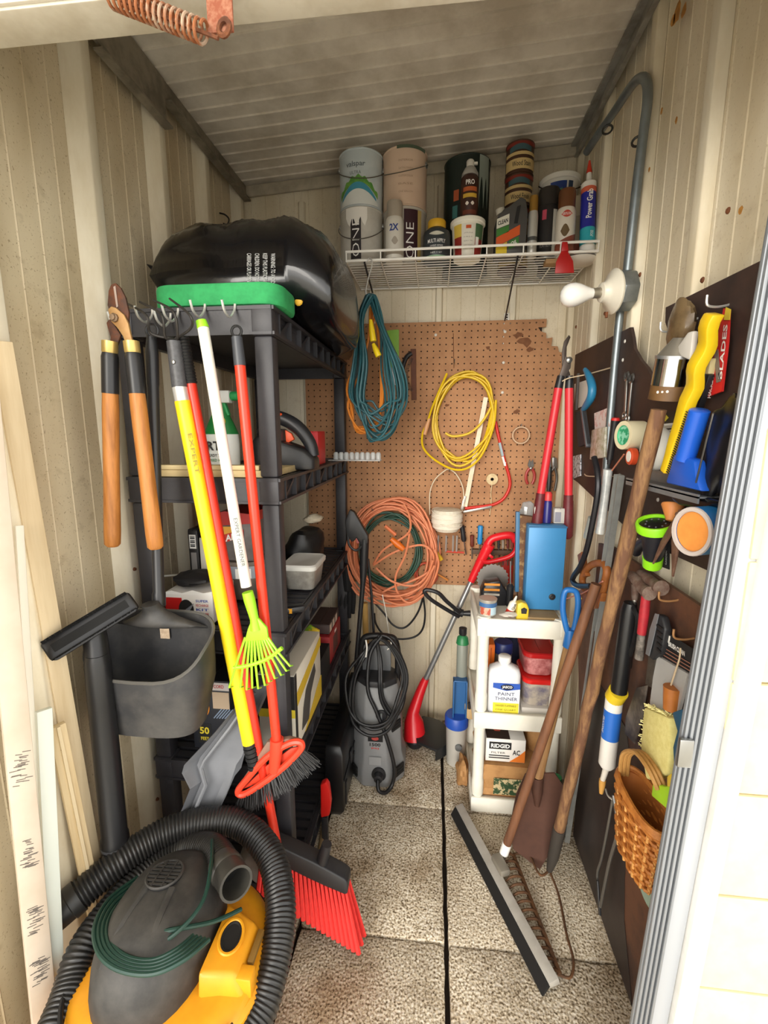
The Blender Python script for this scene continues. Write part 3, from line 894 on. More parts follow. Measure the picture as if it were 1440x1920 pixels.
for (a, b, c, d) in (((206, 640), (206, 662), (207, 738), (211, 1024)), ((246, 640), (249, 662), (257, 738), (292, 1029))):
    A, B, D, E_ = [at(*q, Y=YL) for q in (a, b, c, d)]
    obj('ferrule', G().tube([A, A + (B - A) * .9, B], [.0155, .0155, .0145], 14), mt('#c8ad6a', .35, .7), t)
    obj('grip_sleeve', G().tube([B, B + (D - B) * .1, D], [.0145, .0165, .0165], 14), mt('#202022', .35), t)
    dd = E_ - D
    obj('handle', G().tube([D, D + dd * .1, D + dd * .55, D + dd * .9, D + dd * .985, E_], [.0155, .0165, .0160, .0172, .0165, .012], 14), WOOD, t)

# ---- upright dustpan
YD = .955
PAN = mt('#2f2f31', .55, col2='#575450', scale=9, amt=.6, detail=7, bump=.1)
pc = V((at(303, 1240, Y=YD).x, YD - .035, 0))
t = thing('lobby_dustpan', 'black upright dustpan with hooded pan and long handle hanging from the shelf', 'dustpan', (pc.x, pc.y, .67))
n = 36
zb = at(300, 1335, Y=YD).z; zf_ = at(300, 1262, Y=YD - .06).z; zk = at(300, 1150, Y=YD + .02).z
outer, inner = [], []
for lv in range(7):
    ro, ri = [], []
    for j in range(n):
        q = 2 * math.pi * j / n
        ex, ey = math.cos(q), math.sin(q)
        sq = lambda c: math.copysign(abs(c) ** .62, c)
        fr = (1 - ey) / 2                                     # 1 at the front, 0 at the back
        top = zk + (zf_ - zk) * (fr ** 1.4)
        tt = lv / 6
        z = zb + (top - zb) * tt
        wdt = .112 + .030 * min(1, (z - zb) / .12)
        dpt = .058 + .014 * min(1, (z - zb) / .12)
        ro.append(V((pc.x + sq(ex) * wdt, pc.y + sq(ey) * dpt, z)))
        ri.append(V((pc.x + sq(ex) * (wdt - .005), pc.y + sq(ey) * (dpt - .005), max(z, zb + .006))))
    outer.append(ro); inner.append(ri)
g = G().loft(outer + inner[::-1], caps=True)
obj('pan', g, PAN, t, smooth=60)
rim = [p + V((0, 0, .001)) for p in outer[6]]
obj('rim', G().tube(rim, .004, 6, closed=True), mt('#55534f', .5), t)
# hood: from the back wall up and forward to the neck
ns = at(298, 1122, Y=YD)
ring = []
for k in range(8):
    s = k / 7
    hw = .118 * (1 - s) ** 1.7 + .017 * s + .006 * (1 - s)
    z = zk - .03 + (ns.z - zk + .03) * s
    y0 = pc.y + .06 * (1 - s) + .012 * s; dp = .010 + .012 * s
    fw = .05 * math.sin(math.pi * min(1, s * 1.3)) * (1 - s)
    xc = pc.x * (1 - s) + ns.x * s
    ring.append([V((xc + hw * math.cos(2 * math.pi * j / 20), y0 - dp * .5 - (fw + dp) * max(0, -math.sin(2 * math.pi * j / 20)) + dp * max(0, math.sin(2 * math.pi * j / 20)), z)) for j in range(20)])
obj('hood', G().loft(ring), PAN, t, smooth=60)
h0, h1 = ns, at(284, 632, Y=YD + .03)
obj('handle', G().tube([h0 + (h1 - h0) * k for k in (-.03, .02, .03, .82, .83, .94, .95, 1)], [.015, .015, .0125, .0125, .0135, .0135, .013, .010], 14), BLACKP, t)
obj('hanging_loop', G().torus(h1 + V((0, .004, .014)), .014, .0025, Y_, 16, 6), BLACKP, t)
obj('price_sticker', G().bx(pc.x - .014, pc.x + .010, pc.y + .060, pc.y + .0612, .862, .894), mt('#cdb79c', .6, col2='#8e6f55', scale=90), t)

# ---- yellow cultivator, hung head up
YY = .985
t = thing('yellow_cultivator', 'long yellow handled cultivator with wire tines at its top end', 'cultivator', at(470, 1440, Y=YY))
a, b, c, d, e = [at(*q, Y=YY) for q in ((326, 640), (337, 726), (342, 752), (467, 1392), (479, 1440))]
obj('grey_sleeve', G().tube([a, a + (b - a) * .97, b], [.0155, .0165, .0165], 14), mt('#4d4d50', .45, col2='#2e2e30', scale=120), t)
obj('chrome_band', G().tube([b, c], .0162, 14), mt('#d6d4cf', .3, .5), t)
obj('handle', G().tube([c, d], .0168, 16), mt('#f2d51d', .4, col2='#e3b713', scale=5), t)
for k in range(6): obj('grip_ring', G().tube([d + (e - d) * (k / 6), d + (e - d) * ((k + .8) / 6)], .0165 + (.001 if k % 2 else 0), 14), RUBBER, t)
obj('lettering', flat_text('EXPERT', (at(366, 850, Y=YY) + V((.006, -.0175, 0))), (at(380, 925, Y=YY) - at(360, 825, Y=YY)), (1, 0, .2), .09, .010, .01), mt('#8a7a14', .5), t)
obj('screw', G().lathe([(.005, 0), (.004, .002), (.0001, .003)], at(325, 679, Y=YY - .016), -Y_, 8), STEEL, t)
base = at(328, 636, Y=YY)
for k, (m1, m2, tip) in enumerate((((283, 625), (275, 592), (240, 570)), ((310, 632), (302, 590), (262, 566)), ((333, 630), (325, 585), (288, 563)), ((358, 615), (355, 590), (318, 560)))):
    pts = cat([base, at(*m1, Y=YY - .02), at(*m2, Y=YY - .035), at(*tip, Y=YY + .02)], 8)
    n = len(pts)
    obj('tine', G().tube(pts, [.0028 * (1 - .5 * max(0, i / n - .6)) for i in range(n)], 7), mt('#3a3735', .5, .5), t)

# ---- broom 1: red pole with bumpy grip, red bristle head on the floor
YR = 1.0
t = thing('red_bristle_broom', 'red pole broom with a black block and bright red bristles reaching the floor', 'broom', at(580, 1700, Z=0))
a, b, c = at(342, 632, Y=YR), at(358, 720, Y=YR), at(520, 1588, Y=YR - .01)
n = 30
obj('bumpy_grip', G().tube([a + (b - a) * (i / n) for i in range(n + 1)], [.0125 + (.0022 if i % 2 else 0) for i in range(n + 1)], 12), RUBBER, t)
obj('handle', G().tube([b, c], .0118, 14), mt('#d6331f', .35), t)
A, B = at(492, 1572, Y=1.005), at(655, 1650, Y=1.005)
dx = (B - A)
obj('block', G().loft([[A + dx * s + V((0, -.028, -.022 * k)), A + dx * s + V((0, .028, -.022 * k)), A + dx * s + V((0, .022, .026 * k)), A + dx * s + V((0, -.022, .026 * k))] for s, k in ((0, .55), (.04, .8), (.3, 1), (.6, 1.05), (.75, 1), (.96, .85), (1, .6))]), mt('#262629', .45), t, bevel=.004)
obj('socket', G().tube([at(604, 1615, Y=1.0), at(613, 1582, Y=1.0)], [.016, .013], 12), mt('#262629', .45), t)
BR = mt('#e5352f', .55, col2='#c41f22', scale=60, stretch=(4, 4, .4))
for row in range(3):
    for k in range(21):
        s = .03 + .94 * k / 20
        p0 = A + dx * s + V((0, -.018 + row * .018, -.012))
        ex = at(505 + 145 * s, 1640 + 112 * s, Y=1.0)
        p1 = V((A.x + dx.x * s + .045 * (s - .35) + .01 + .004 * row, 1.0 - .045 + row * .022, max(.001, ex.z)))
        side = V((.0085, 0, 0))
        obj('bristle_tuft', G().loft([[p + V((w * math.cos(q), w * .8 * math.sin(q), 0)) for q in [i * math.pi / 3 for i in range(6)]] for p, w in ((p0, .0036), (p0 * .5 + p1 * .5, .0056), (p1, .0072))]), BR, t)

# ---- broom 2: red pole, orange red plastic fan, black bristles
YB2 = .975
t = thing('black_bristle_broom', 'angled broom with a red handle, orange plastic head and long black bristles', 'broom', at(520, 1520, Y=YB2))
a, b, c = at(444, 632, Y=YB2 + .02), at(450, 686, Y=YB2 + .018), at(519, 1392, Y=YB2)
obj('grip', G().tube([a, a + (b - a) * .9, b], [.0115, .0128, .0128], 12), mt('#3c3f45', .4), t)
obj('hanging_loop', G().torus(a + V((0, 0, .012)), .011, .003, Y_, 16, 6), RUBBER, t)
obj('handle', G().tube([b, c], .0118, 14), mt('#e03a22', .32), t)
ORG = mt('#e2452c', .4, col2='#b8432c', scale=20)
ring = [at(x, y, Y=YB2) for x, y in ((446, 1484), (462, 1462), (500, 1420), (540, 1395), (560, 1391), (566, 1397), (560, 1410), (530, 1440), (490, 1470), (458, 1489))]
obj('head_rim', G().tube(cat(ring, 4, True), .0085, 8, closed=True), ORG, t)
obj('shoulder', G().prism(pxs([(500, 1392), (540, 1386), (562, 1391), (530, 1404), (500, 1424), (470, 1458), (450, 1478), (455, 1462)], Y=YB2 + .004), (0, .016, 0)), mt('#7a6f60', .6, col2='#a4523c', scale=14), t, bevel=.003)
obj('head_plate', G().prism(pxs([(452, 1482), (500, 1436), (545, 1404), (562, 1400), (530, 1436), (490, 1466)], Y=YB2 + .012), (0, .006, 0)), ORG, t, bevel=.002)
obj('socket', G().tube([at(519, 1385, Y=YB2), at(519, 1396, Y=YB2), at(514, 1445, Y=YB2)], [.0165, .0165, .0135], 14), ORG, t)
BK = mt('#2b2b2c', .6)
g = G()
rr_ = random.Random(3)
for row in range(4):
    for k in range(75):
        s = k / 74
        x0 = 452 + 112 * s; y0 = 1488 - 84 * s + (4 if .2 < s < .8 else 0)
        p0 = at(x0, y0, Y=YB2 + .002 + .006 * row)
        x1 = 438 + 162 * s + rr_.uniform(-4, 4); y1 = 1530 - 98 * s + 14 * math.sin(math.pi * s) + rr_.uniform(-6, 6)
        p1 = at(x1, y1, Y=YB2 - .02 + .014 * row)
        md = (p0 + p1) / 2 + V((rr_.uniform(-.003, .003), rr_.uniform(-.006, .006), 0))
        g.tube([p0, md, p1], [.0014, .0013, .0009], 3, caps=False)
obj('bristles', g, BK, t, kind='stuff')

# ---- small lime green fan rake on a white pole
YK = .945
LIME = mt('#9ae02a', .4)
t = thing('fan_rake', 'small lime green fan rake on a white pole hanging in front of the broom handles', 'rake', at(480, 1270, Y=YK))
a, b, c, d = at(377, 601, Y=YK + .03), at(381, 615, Y=YK + .03), at(462, 1100, Y=YK), at(468, 1120, Y=YK)
obj('end_cap', G().tube([a, b], [.011, .0128], 12), LIME, t)
obj('pole', G().tube([b, c], .0118, 16), mt('#e9e6da', .4), t)
obj('lettering', flat_text('EXPERT GARDENER', at(453, 1015, Y=YK) + V((0, -.0125, 0)), at(462, 1060, Y=YK) - at(447, 970, Y=YK), (1, 0, .2), .11, .009, .01), mt('#4a4f4a', .5), t)
obj('neck', G().tube([at(464, 1110, Y=YK), at(468, 1125, Y=YK), at(477, 1160, Y=YK), at(480, 1180, Y=YK)], [.0125, .0130, .010, .013], 14), LIME, t)
hub = at(481, 1182, Y=YK)
obj('fan', G().prism(pxs([(472, 1160), (484, 1160), (500, 1178), (503, 1200), (480, 1202), (458, 1203), (464, 1180)], Y=YK - .004), (0, .008, 0)), LIME, t, bevel=.002)
tips = [(429, 1289), (450, 1289), (462, 1293), (473, 1290), (484, 1291), (497, 1285), (505, 1278), (516, 1272), (528, 1266), (538, 1258), (545, 1249)]
for k, (x, y) in enumerate(tips):
    s = k / 10
    p0 = at(460 + 42 * s, 1195, Y=YK)
    p1 = at(x + (480 - x) * .02, y, Y=YK - .012)
    p2 = p1 + V((0, .018, -.008))
    obj('tine', G().tube([p0, p0 * .5 + p1 * .5 + V((0, -.004, 0)), p1, p2], [.0030, .0028, .0024, .0018], 6), LIME, t)
obj('spreader_bar', G().tube(cat([at(438, 1252, Y=YK - .008), at(465, 1248, Y=YK - .009), at(500, 1236, Y=YK - .009), at(529, 1215, Y=YK - .008)], 5), .0048, 8), LIME, t)

# ---- grey plastic trough standing behind the vacuum
t = thing('grey_trough', 'long grey plastic trough standing on end behind the vacuum hose', 'trough', at(390, 1520, Y=.93))
GR = mt('#74767b', .5, col2='#5d5f64', scale=8, amt=.5)
L = [at(x, y, Y=yy) for x, y, yy in ((455, 1310, 1.0), (402, 1375, .97), (345, 1435, .945), (341, 1450, .94), (356, 1480, .93), (338, 1525, .92), (320, 1600, .91))]
Rr = [at(x, y, Y=yy) for x, y, yy in ((500, 1290, 1.01), (470, 1370, 1.0), (452, 1440, .98), (440, 1455, .97), (425, 1490, .955), (405, 1530, .94), (385, 1600, .93))]
Mm = [(p + q) / 2 + V((.02, .05, 0)) for p, q in zip(L, Rr)]
rings = []
for p, m_, q in zip(L, Mm, Rr):
    a1 = p * .6 + m_ * .4 + V((-.012, .01, 0)); a2 = q * .6 + m_ * .4 + V((.006, .02, 0))
    n1 = V((0, .004, .001))
    rings.append([p, a1, m_, a2, q, q + n1, a2 + n1, m_ + n1, a1 + n1, p + n1])
obj('trough_body', G().loft(rings), GR, t, smooth=35)
obj('stiffener', G().tube([p * .55 + m_ * .45 + V((0, -.003, 0)) for p, m_ in zip(L, Mm)], .005, 6), GR, t)

# ---- vacuum floor tool on its wand
t = thing('vacuum_wand', 'black vacuum wand with a bristled floor nozzle leaning on the left wall', 'vacuum wand', (-.70, .84, 0))
w0, w1 = at(183, 1240, Y=.84), at(222, 1640, Y=.84)
d = (w1 - w0)
bot = w0 + d * ((w0.z - .002) / -d.z)
fr = lambda k: w0 + (bot - w0) * k
obj('wand_tube', G().tube([fr(k) for k in (-.02, .0, .1, .105, .50, .505, .565, .57, 1)], [.022, .026, .027, .0265, .0275, .030, .030, .0275, .0275], 18), mt('#19191b', .4), t)
obj('joint_ring', G().tube([fr(.52), fr(.528)], .0308, 18), mt('#4a4a4c', .35), t)
A, B = at(88, 1225, Y=.79), at(252, 1125, Y=.905)
u = (B - A).normalized(); nf = V((.35, -.9, .35)).normalized(); nf = (nf - u * nf.dot(u)).normalized(); vv = u.cross(nf)
obj('nozzle_body', G().loft([[A + (B - A) * s + vv * (.026 * k) + nf * .016, A + (B - A) * s - vv * (.026 * k) + nf * .016, A + (B - A) * s - vv * (.022 * k) - nf * .016, A + (B - A) * s + vv * (.022 * k) - nf * .016] for s, k in ((0, .7), (.05, 1), (.95, 1), (1, .7))]), mt('#17171a', .4), t, bevel=.004)
obj('nozzle_slot', G().box(A + (B - A) * .5 + nf * .0165, (B - A) * .42, vv * .009, nf * .001), mt('#050506', .8), t)
g = G(); rr_ = random.Random(5)
for k in range(160):
    s = .03 + .94 * k / 159
    for sg in (-1, 1):
        p = A + (B - A) * s + vv * (sg * .018) + nf * .014
        g.tube([p, p + nf * rr_.uniform(.010, .016) + vv * (sg * .004) + u * rr_.uniform(-.003, .003)], .0011, 3, caps=False)
obj('brush_strip', g, mt('#1a1a1c', .8), t, kind='stuff')
obj('swivel_neck', G().tube([A + (B - A) * .5 - nf * .01, (A + (B - A) * .5 - nf * .02) * .5 + w0 * .5, w0], [.022, .024, .025], 14), mt('#17171a', .4), t)

# ---- boards and strips leaning on the left wall
BD = mt('#d3c09e', .7, col2='#b59c74', scale=9, stretch=(4, 4, .3))
def strip(name, label, cat_, p0, p1, wd, th, m, n=(1, -.6, 0)):
    t = thing(name, label, cat_, p1)
    obj('strip', G().bar(p0, p1, wd, th, n), m, t, bevel=.0015)
    return t


p0, p1 = at(-34, 700, X=-.760), at(83, 1905, X=-.745)
d = p1 - p0; p1 = p0 + d * ((p0.z - .004) / -d.z)
t = strip('scribbled_board', 'pale painted board with dark scribbles at the left edge', 'board', p0, p1, .040, .014, mt('#d3c4b2', .65, col2='#bfae98', scale=7))
r_ = random.Random(8)
for z0, k in ((.58, 26), (.44, 26), (.33, 30), (.75, 22)):
    for i in range(k):
        s = (p0.z - z0 - r_.uniform(-.03, .03)) / (p0.z - p1.z)
        nn = V((1, -.6, 0)).normalized(); nn = (nn - d.normalized() * nn.dot(d.normalized())).normalized(); uu = d.normalized().cross(nn)
        c = p0 + (p1 - p0) * s + nn * .0073 + uu * r_.uniform(-.009, .009)
        obj('pencil_scribble', G().bar(c - uu * r_.uniform(.003, .009) - V((0, 0, .002)), c + uu * r_.uniform(.003, .009) + V((0, 0, .002)), .0012, .0006, nn), mt('#6e665f', .8), t)
p0, p1 = at(0, 640, X=-.785), at(176, 1635, X=-.778)
d = p1 - p0; p1 = p0 + d * ((p0.z - .004) / -d.z)
strip('tall_beige_board', 'tall beige wooden board leaning on the wall behind the white strips', 'board', p0, p1, .034, .016, BD)
p0, p1 = at(36, 985, X=-.776), at(62, 1420, X=-.768)
d = p1 - p0; p1 = p0 + d * ((p0.z - .004) / -d.z)
strip('thin_white_lath', 'thin white lath standing between the scribbled and beige boards', 'lath', p0, p1, .013, .008, mt('#ebe6d8', .5))
p0, p1 = at(82, 1330, X=-.752), at(104, 1800, X=-.742)
d = p1 - p0; p1 = p0 + d * ((p0.z - .004) / -d.z)
t = strip('vinyl_corner_strip', 'pale green-white vinyl profile strip standing beside the vacuum hose', 'strip', p0, p1, .026, .012, mt('#dfe5dc', .35))
obj('lip', G().bar(p0 + V((-.004, .016, -.012)), p1 + V((-.004, .016, .02)), .006, .016, (1, -.6, 0)), mt('#d2dbd0', .35), t)
p0, p1 = at(106, 1360, X=-.762), at(166, 1650, X=-.757)
d = p1 - p0; p1 = p0 + d * ((p0.z - .004) / -d.z)
t = strip('short_wood_molding', 'short unpainted wood molding leaning between the vinyl strip and the wand', 'molding', p0, p1, .030, .012, mt('#d9c39a', .65, col2='#b99a68', scale=12, stretch=(4, 4, .3)))
obj('bead', G().bar(p0 + V((.007, -.004, 0)), p1 + V((.007, -.004, 0)), .006, .006, (1, -.6, 0)), mt('#e0cda8', .6), t)
obj('nail_hole', G().lathe([(.003, .0005), (.0001, .001)], p0 + (p1 - p0) * .07 + V((.007, -.005, 0)), (1, -.6, 0), 8), RUST, t)

# ---- shop vacuum
vc = V((-.50, .70, 0))
YEL = mt('#e8a01f', .42, col2='#cf861a', scale=9, amt=.6)
VBK = mt('#2d2c2b', .6, col2='#4b4844', scale=14, amt=.75, detail=8, bump=.15)
t = thing('shop_vacuum', 'yellow and black shop vacuum with hose coiled on top in the left foreground', 'vacuum', vc)
obj('drum', G().lathe([(.150, .03), (.160, .035), (.172, .10), (.178, .25), (.184, .285), (.190, .29), (.190, .305), (.182, .312)], vc, n=48), YEL, t)
for q in (45, 135, 225, 315):
    e = V((math.cos(math.radians(q)) * .155, math.sin(math.radians(q)) * .155, 0))
    obj('caster', G().lathe([(.022, -.01), (.024, -.006), (.024, .006), (.022, .01)], vc + e + V((0, 0, .0245)), e.cross(Z_), 16), BLACKP, t)
obj('rim_band', G().torus(vc + V((0, 0, .292)), .1915, .006, Z_, 48, 8), BLACKP, t)
ov = lambda rx, ry, z, cx=0, cy=0, ex=.85, n=36: [V((vc.x + cx + rx * math.copysign(abs(math.cos(2 * math.pi * j / n)) ** ex, math.cos(2 * math.pi * j / n)), vc.y + cy + ry * math.copysign(abs(math.sin(2 * math.pi * j / n)) ** ex, math.sin(2 * math.pi * j / n)), z)) for j in range(n)]
obj('lid', G().loft([ov(.178, .178, .311), ov(.172, .172, .322), ov(.13, .15, .330)]), YEL, t, smooth=50)
hc = (-.028, .012)
hd = obj('motor_head', G().loft([ov(.106, .150, .325, *hc), ov(.106, .149, .352, *hc), ov(.100, .140, .395, *hc), ov(.088, .122, .425, *hc), ov(.066, .098, .446, *hc), ov(.034, .056, .455, *hc), ov(.008, .012, .457, *hc)]), VBK, t, smooth=60)
# vent roundel with bars
vq = V((vc.x + hc[0] - .010, vc.y + .045, .4575)); nv = V((-.05, .12, 1)).normalized()
obj('vent_plate', G().lathe([(.036, -.004), (.036, .001), (.032, .0015), (.0001, .0015)], vq, nv, 24), mt('#050505', .9), hd)
uu, vv = frame(nv)
for k in range(7):
    h = -.026 + k * .0087
    l = math.sqrt(max(0, .032 ** 2 - h * h))
    obj('vent_bar', G().bar(vq + uu * h - vv * l + nv * .002, vq + uu * h + vv * l + nv * .002, .0045, .003, nv), VBK, hd)
for h in (-.011, .011): obj('vent_bar', G().bar(vq + vv * h - uu * .03 + nv * .003, vq + vv * h + uu * .03 + nv * .003, .003, .003, nv), VBK, hd)
obj('vent_rim', G().torus(vq + nv * .001, .0345, .003, nv, 28, 6), VBK, hd)
for sx in (-.045, .03):
    obj('head_ridge', G().tube(cat([V((vc.x + hc[0] + sx, vc.y - .10, .415)), V((vc.x + hc[0] + sx * .9, vc.y - .05, .444)), V((vc.x + hc[0] + sx * .7, vc.y + .02, .4535))], 6), .009, 8), VBK, hd)
# yellow port housing on the right with its oval opening
pp = V((vc.x + .118, vc.y + .005, .325))
obj('port_housing', G().loft([[pp + V((-.035, -.075, -.005)), pp + V((.052, -.062, -.015)), pp + V((.052, .055, -.015)), pp + V((-.035, .075, -.005))], [pp + V((-.035, -.066, .05)), pp + V((.03, -.05, .035)), pp + V((.03, .045, .035)), pp + V((-.035, .066, .05))]]), YEL, t, bevel=.008)
po = pp + V((-.002, .004, .0445)); pn = V((.24, -.02, 1)).normalized()
obj('port_opening', G().lathe([(.030, -.002), (.030, .003), (.026, .0035), (.024, .001), (.0001, .0008)], po, pn, 24, sy=.62), mt('#120f0c', .8), t)
obj('port_lip', G().torus(po + pn * .002, .031, .0035, pn, 28, 6, e=.7), YEL, t)
obj('latch', G().bx(pp.x + .028, pp.x + .060, pp.y - .052, pp.y - .025, pp.z - .02, pp.z + .028), YEL, t, bevel=.004)
obj('latch_slot', G().bar(pp + V((.046, -.02, .02)), pp + V((.046, .04, .02)), .012, .012, Z_), mt('#7a5a22', .6), t, bevel=.002)
obj('paper_label', cyl_patch(vc, .1905, FRONT - .25, .22, .20, .27, n=8), mt('#b5a893', .6, col2='#8d806c', scale=120), t)
# corrugated hose
hz = [((128, 1690), .36), ((215, 1622), .385), ((300, 1565), .40), ((380, 1540), .405), ((450, 1545), .40), ((505, 1600), .375), ((525, 1680), .345), ((522, 1760), .315), ((505, 1840), .29), ((478, 1915), .27)]
hp = [at(*p, Z=z) for p, z in hz]
hp[0].x = max(hp[0].x, -.76)
low = [V((-.36, .555, .25)), V((-.45, .485, .25)), V((-.56, .475, .26)), V((-.645, .53, .28))]
hp2 = [at(*p, Z=z) for p, z in (((128, 1870), .30), ((158, 1780), .325), ((215, 1700), .335), ((290, 1625), .345), ((350, 1592), .365), ((396, 1592), .40))]
endb = at(423, 1628, Z=.43)
path = cat(hp + low + hp2 + [endb], 8)
# even resampling, ring by ring
seg, tot = [], 0
for i in range(len(path) - 1): seg.append((path[i + 1] - path[i]).length)
tot = sum(seg); pitch = .0021; res = []; acc = 0; i = 0; pos = 0
k = 0
while k * pitch < tot:
    tgt = k * pitch
    while i < len(seg) - 1 and acc + seg[i] < tgt: acc += seg[i]; i += 1
    res.append(path[i] + (path[i + 1] - path[i]) * ((tgt - acc) / max(seg[i], 1e-6))); k += 1
N = len(res)
HR = .0305
rad = []
for k in range(N):
    ph = k % 4
    rad.append(HR + (.0, .0026, .0032, .0010)[ph])
HB = mt('#1f1f20', .38, col2='#34322f', scale=8, amt=.6)
hs = obj('hose', G().tube(res, rad, 18), HB, t, smooth=70)
d0 = (res[0] - res[12]).normalized()
obj('hose_cuff', G().tube([res[0] - d0 * .015, res[0] + d0 * .004, res[0] + d0 * .006, res[0] + d0 * .055], [.035, .035, .0325, .0305], 20), mt('#2a2928', .45), t)
d1 = (at(446, 1662, Z=.445) - endb).normalized()
e0 = res[-1]
prof = [(.034, -.015), (.0355, .0), (.0355, .015), (.033, .018), (.0335, .055), (.0345, .056), (.0345, .063), (.0295, .063), (.0290, .0), (.0001, -.002)]
obj('hose_cuff', G().lathe(prof, e0, d1, 28), mt('#35332f', .45, col2='#4a4740', scale=20), t)
# green cord wound over the head
GC = mt('#173a31', .45)
for k in range(5):
    sc_ = 1 - .07 * k
    q_ = [(258, 1645), (205, 1685), (178, 1735), (184, 1785), (222, 1818), (285, 1826), (345, 1800), (392, 1762)]
    pts = [at(285 + (x - 285) * sc_, 1735 + (y - 1735) * sc_, Z=z) for (x, y), z in zip(q_, (.40, .415, .43, .44, .445, .45, .455, .445))]
    obj('power_cord', G().tube(cat(pts, 8), .0042, 8), GC, t)
obj('power_cord', G().tube(cat([at(200, 1755, Z=.41), at(250, 1757, Z=.43), at(330, 1742, Z=.445), at(400, 1728, Z=.415), at(452, 1705, Z=.39)], 8), .0042, 8), GC, t)
obj('power_cord', G().tube(cat([at(398, 1575, Z=.44), at(396, 1620, Z=.46), at(380, 1690, Z=.455), at(330, 1750, Z=.445), at(260, 1790, Z=.41)], 8), .0038, 8), GC, t)
obj('black_cord', G().tube(cat([V((vc.x + .19 * math.cos(q), vc.y + .19 * math.sin(q), .325)) for q in [math.radians(190 + 140 * i / 12) for i in range(13)]], 3), .0045, 8), RUBBER, t)
# ================================================================ back wall: wire shelf and its cans
WW = mt('#efece4', .4)
DZ = 1.94
t = thing('wire_shelf', 'white wire shelf with a raised front rail on the back wall', 'shelf', (.1, 1.83, DZ - .004))
WX0, WX1 = -.313, .515
obj('front_rail', G().tube([(WX0, 1.66, DZ - .004), (WX1, 1.66, DZ - .004)], .0042, 8), WW, t)
obj('upper_rail', G().tube([(WX0, 1.657, DZ + .024), (WX1, 1.657, DZ + .024)], .0042, 8), WW, t)
obj('back_rail', G().tube([(WX0, 1.975, DZ - .004), (WX1, 1.975, DZ - .004)], .0042, 8), WW, t)
for k in range(12):
    y = 1.684 + k * .0248
    obj('wire', G().tube([(WX0, y, DZ - .0015), (WX1, y, DZ - .0015)], .0016, 6), WW, t)
for k in range(8):
    x = WX0 + .002 + (WX1 - WX0 - .004) * k / 7
    obj('cross_wire', G().tube([(x, 1.657, DZ + .024), (x, 1.658, DZ - .006), (x, 1.975, DZ - .006)], .0022, 6), WW, t)
for px, x in ((708, -.25), (972, .262)):
    obj('brace', G().bar((x, 1.665, DZ - .008), (x + .01, 1.984, 1.80 if px > 800 else 1.84), .009, .005, X_), BLACKP, t, bevel=.001)
p = at(952, 560, Y=1.985)
obj('wall_standard', G().bx(p.x - .012, p.x + .010, 1.978, 1.9855, 1.70, 1.83), WW, t, bevel=.002)
for k in range(4): obj('slot', G().bx(p.x - .004, p.x + .002, 1.9772, 1.978, 1.79 + k * .01, 1.796 + k * .01), INK, t)

CAN = mt('#a9abab', .3, .8, col2='#85888a', scale=15)


def paint_can(name, label, x, y, z, r, h, body, ears=True, bail=-1, group=None, rim=CAN, bang=0):
    t = thing(name, label, 'can', (x, y, z), group)
    o = V((x, y, z))
    obj('can_body', G().lathe([(r - .002, 0), (r + .001, .001), (r + .001, .004), (r - .001, .006), (r - .001, h - .006), (r + .001, h - .004), (r + .001, h - .001)], o, n=32), body, t)
    obj('lid', G().lathe([(r - .001, h - .004), (r - .001, h), (r - .006, h), (r - .008, h - .004), (r - .016, h - .004), (r - .018, h - .002), (.0001, h - .002)], o, n=32), rim, t)
    if ears:
        for s in (-1, 1):
            e = V((math.cos(bang) * s, math.sin(bang) * s, 0))
            obj('ear', G().lathe([(.010, 0), (.010, .003), (.006, .005), (.0001, .005)], o + e * (r - .0015) + V((0, 0, h * .8)), e, 12), CAN, t)
        e = V((math.cos(bang), math.sin(bang), 0)); f = V((math.sin(bang), -math.cos(bang), 0))
        pts = []
        for i in range(17):
            q = math.pi * i / 16
            pts.append(o + e * (math.cos(q) * (r + .006)) + V((0, 0, h * .8)) + f * ((r + .012) * math.sin(q) * .93) + V((0, 0, bail * (.07) * math.sin(q))))
        obj('bail', G().tube(pts, .0016, 6), mt('#6b665e', .4, .6), t)
    return t, o


xa = at(678, 400, Y=1.795).x; xb = at(759, 400, Y=1.8).x
t, o = paint_can('paint_can', 'drip-stained white paint can with a black vertical letter strip, bottom of the left stack', xa, 1.795, DZ + .002, .078, .190, mt('#c9c5bb', .45, col2='#a8a297', scale=14))
obj('black_label', cyl_patch(o, .0785, FRONT - .12, .24, .02, .165), mt('#2a2426', .5), t)
obj('lettering', cyl_text('ONE', o, .0797, FRONT - .12, .09, .026, .125, -.01, rot=True), INKW, t)
obj('paint_drip', cyl_patch(o, .0792, FRONT - .1, .5, lambda s: .155 - .03 * math.sin(s * 9) ** 2, .186), mt('#e9e6df', .5), t)
zt = DZ + .002 + .191
t, o = paint_can('paint_can', 'pale blue-white paint can with a green hill on its label, top of the left stack', xa, 1.797, zt, .078, .182, mt('#b9c4c8', .4, col2='#d8dcdc', scale=8), bang=.12, bail=-.9)
obj('lettering', cyl_text('valspar', o, .0785, FRONT - .12, .130, .07, .022, .01), mt('#5d676b', .5), t)
obj('lettering', cyl_text('ULTRA', o, .0785, FRONT - .12, .105, .040, .010), mt('#5d676b', .5), t)
obj('lettering', cyl_text('PAINT + PRIMER', o, .0785, FRONT - .12, .090, .050, .006), mt('#5d676b', .5), t)
obj('green_hill', cyl_patch(o, .0785, FRONT, .95, lambda s: .03 + .045 * math.sin(math.pi * s), lambda s: .045 + .05 * math.sin(math.pi * s) + .004 * math.sin(s * 40), n=40), mt('#4d8a3c', .5, col2='#8fbf4a', scale=60), t)
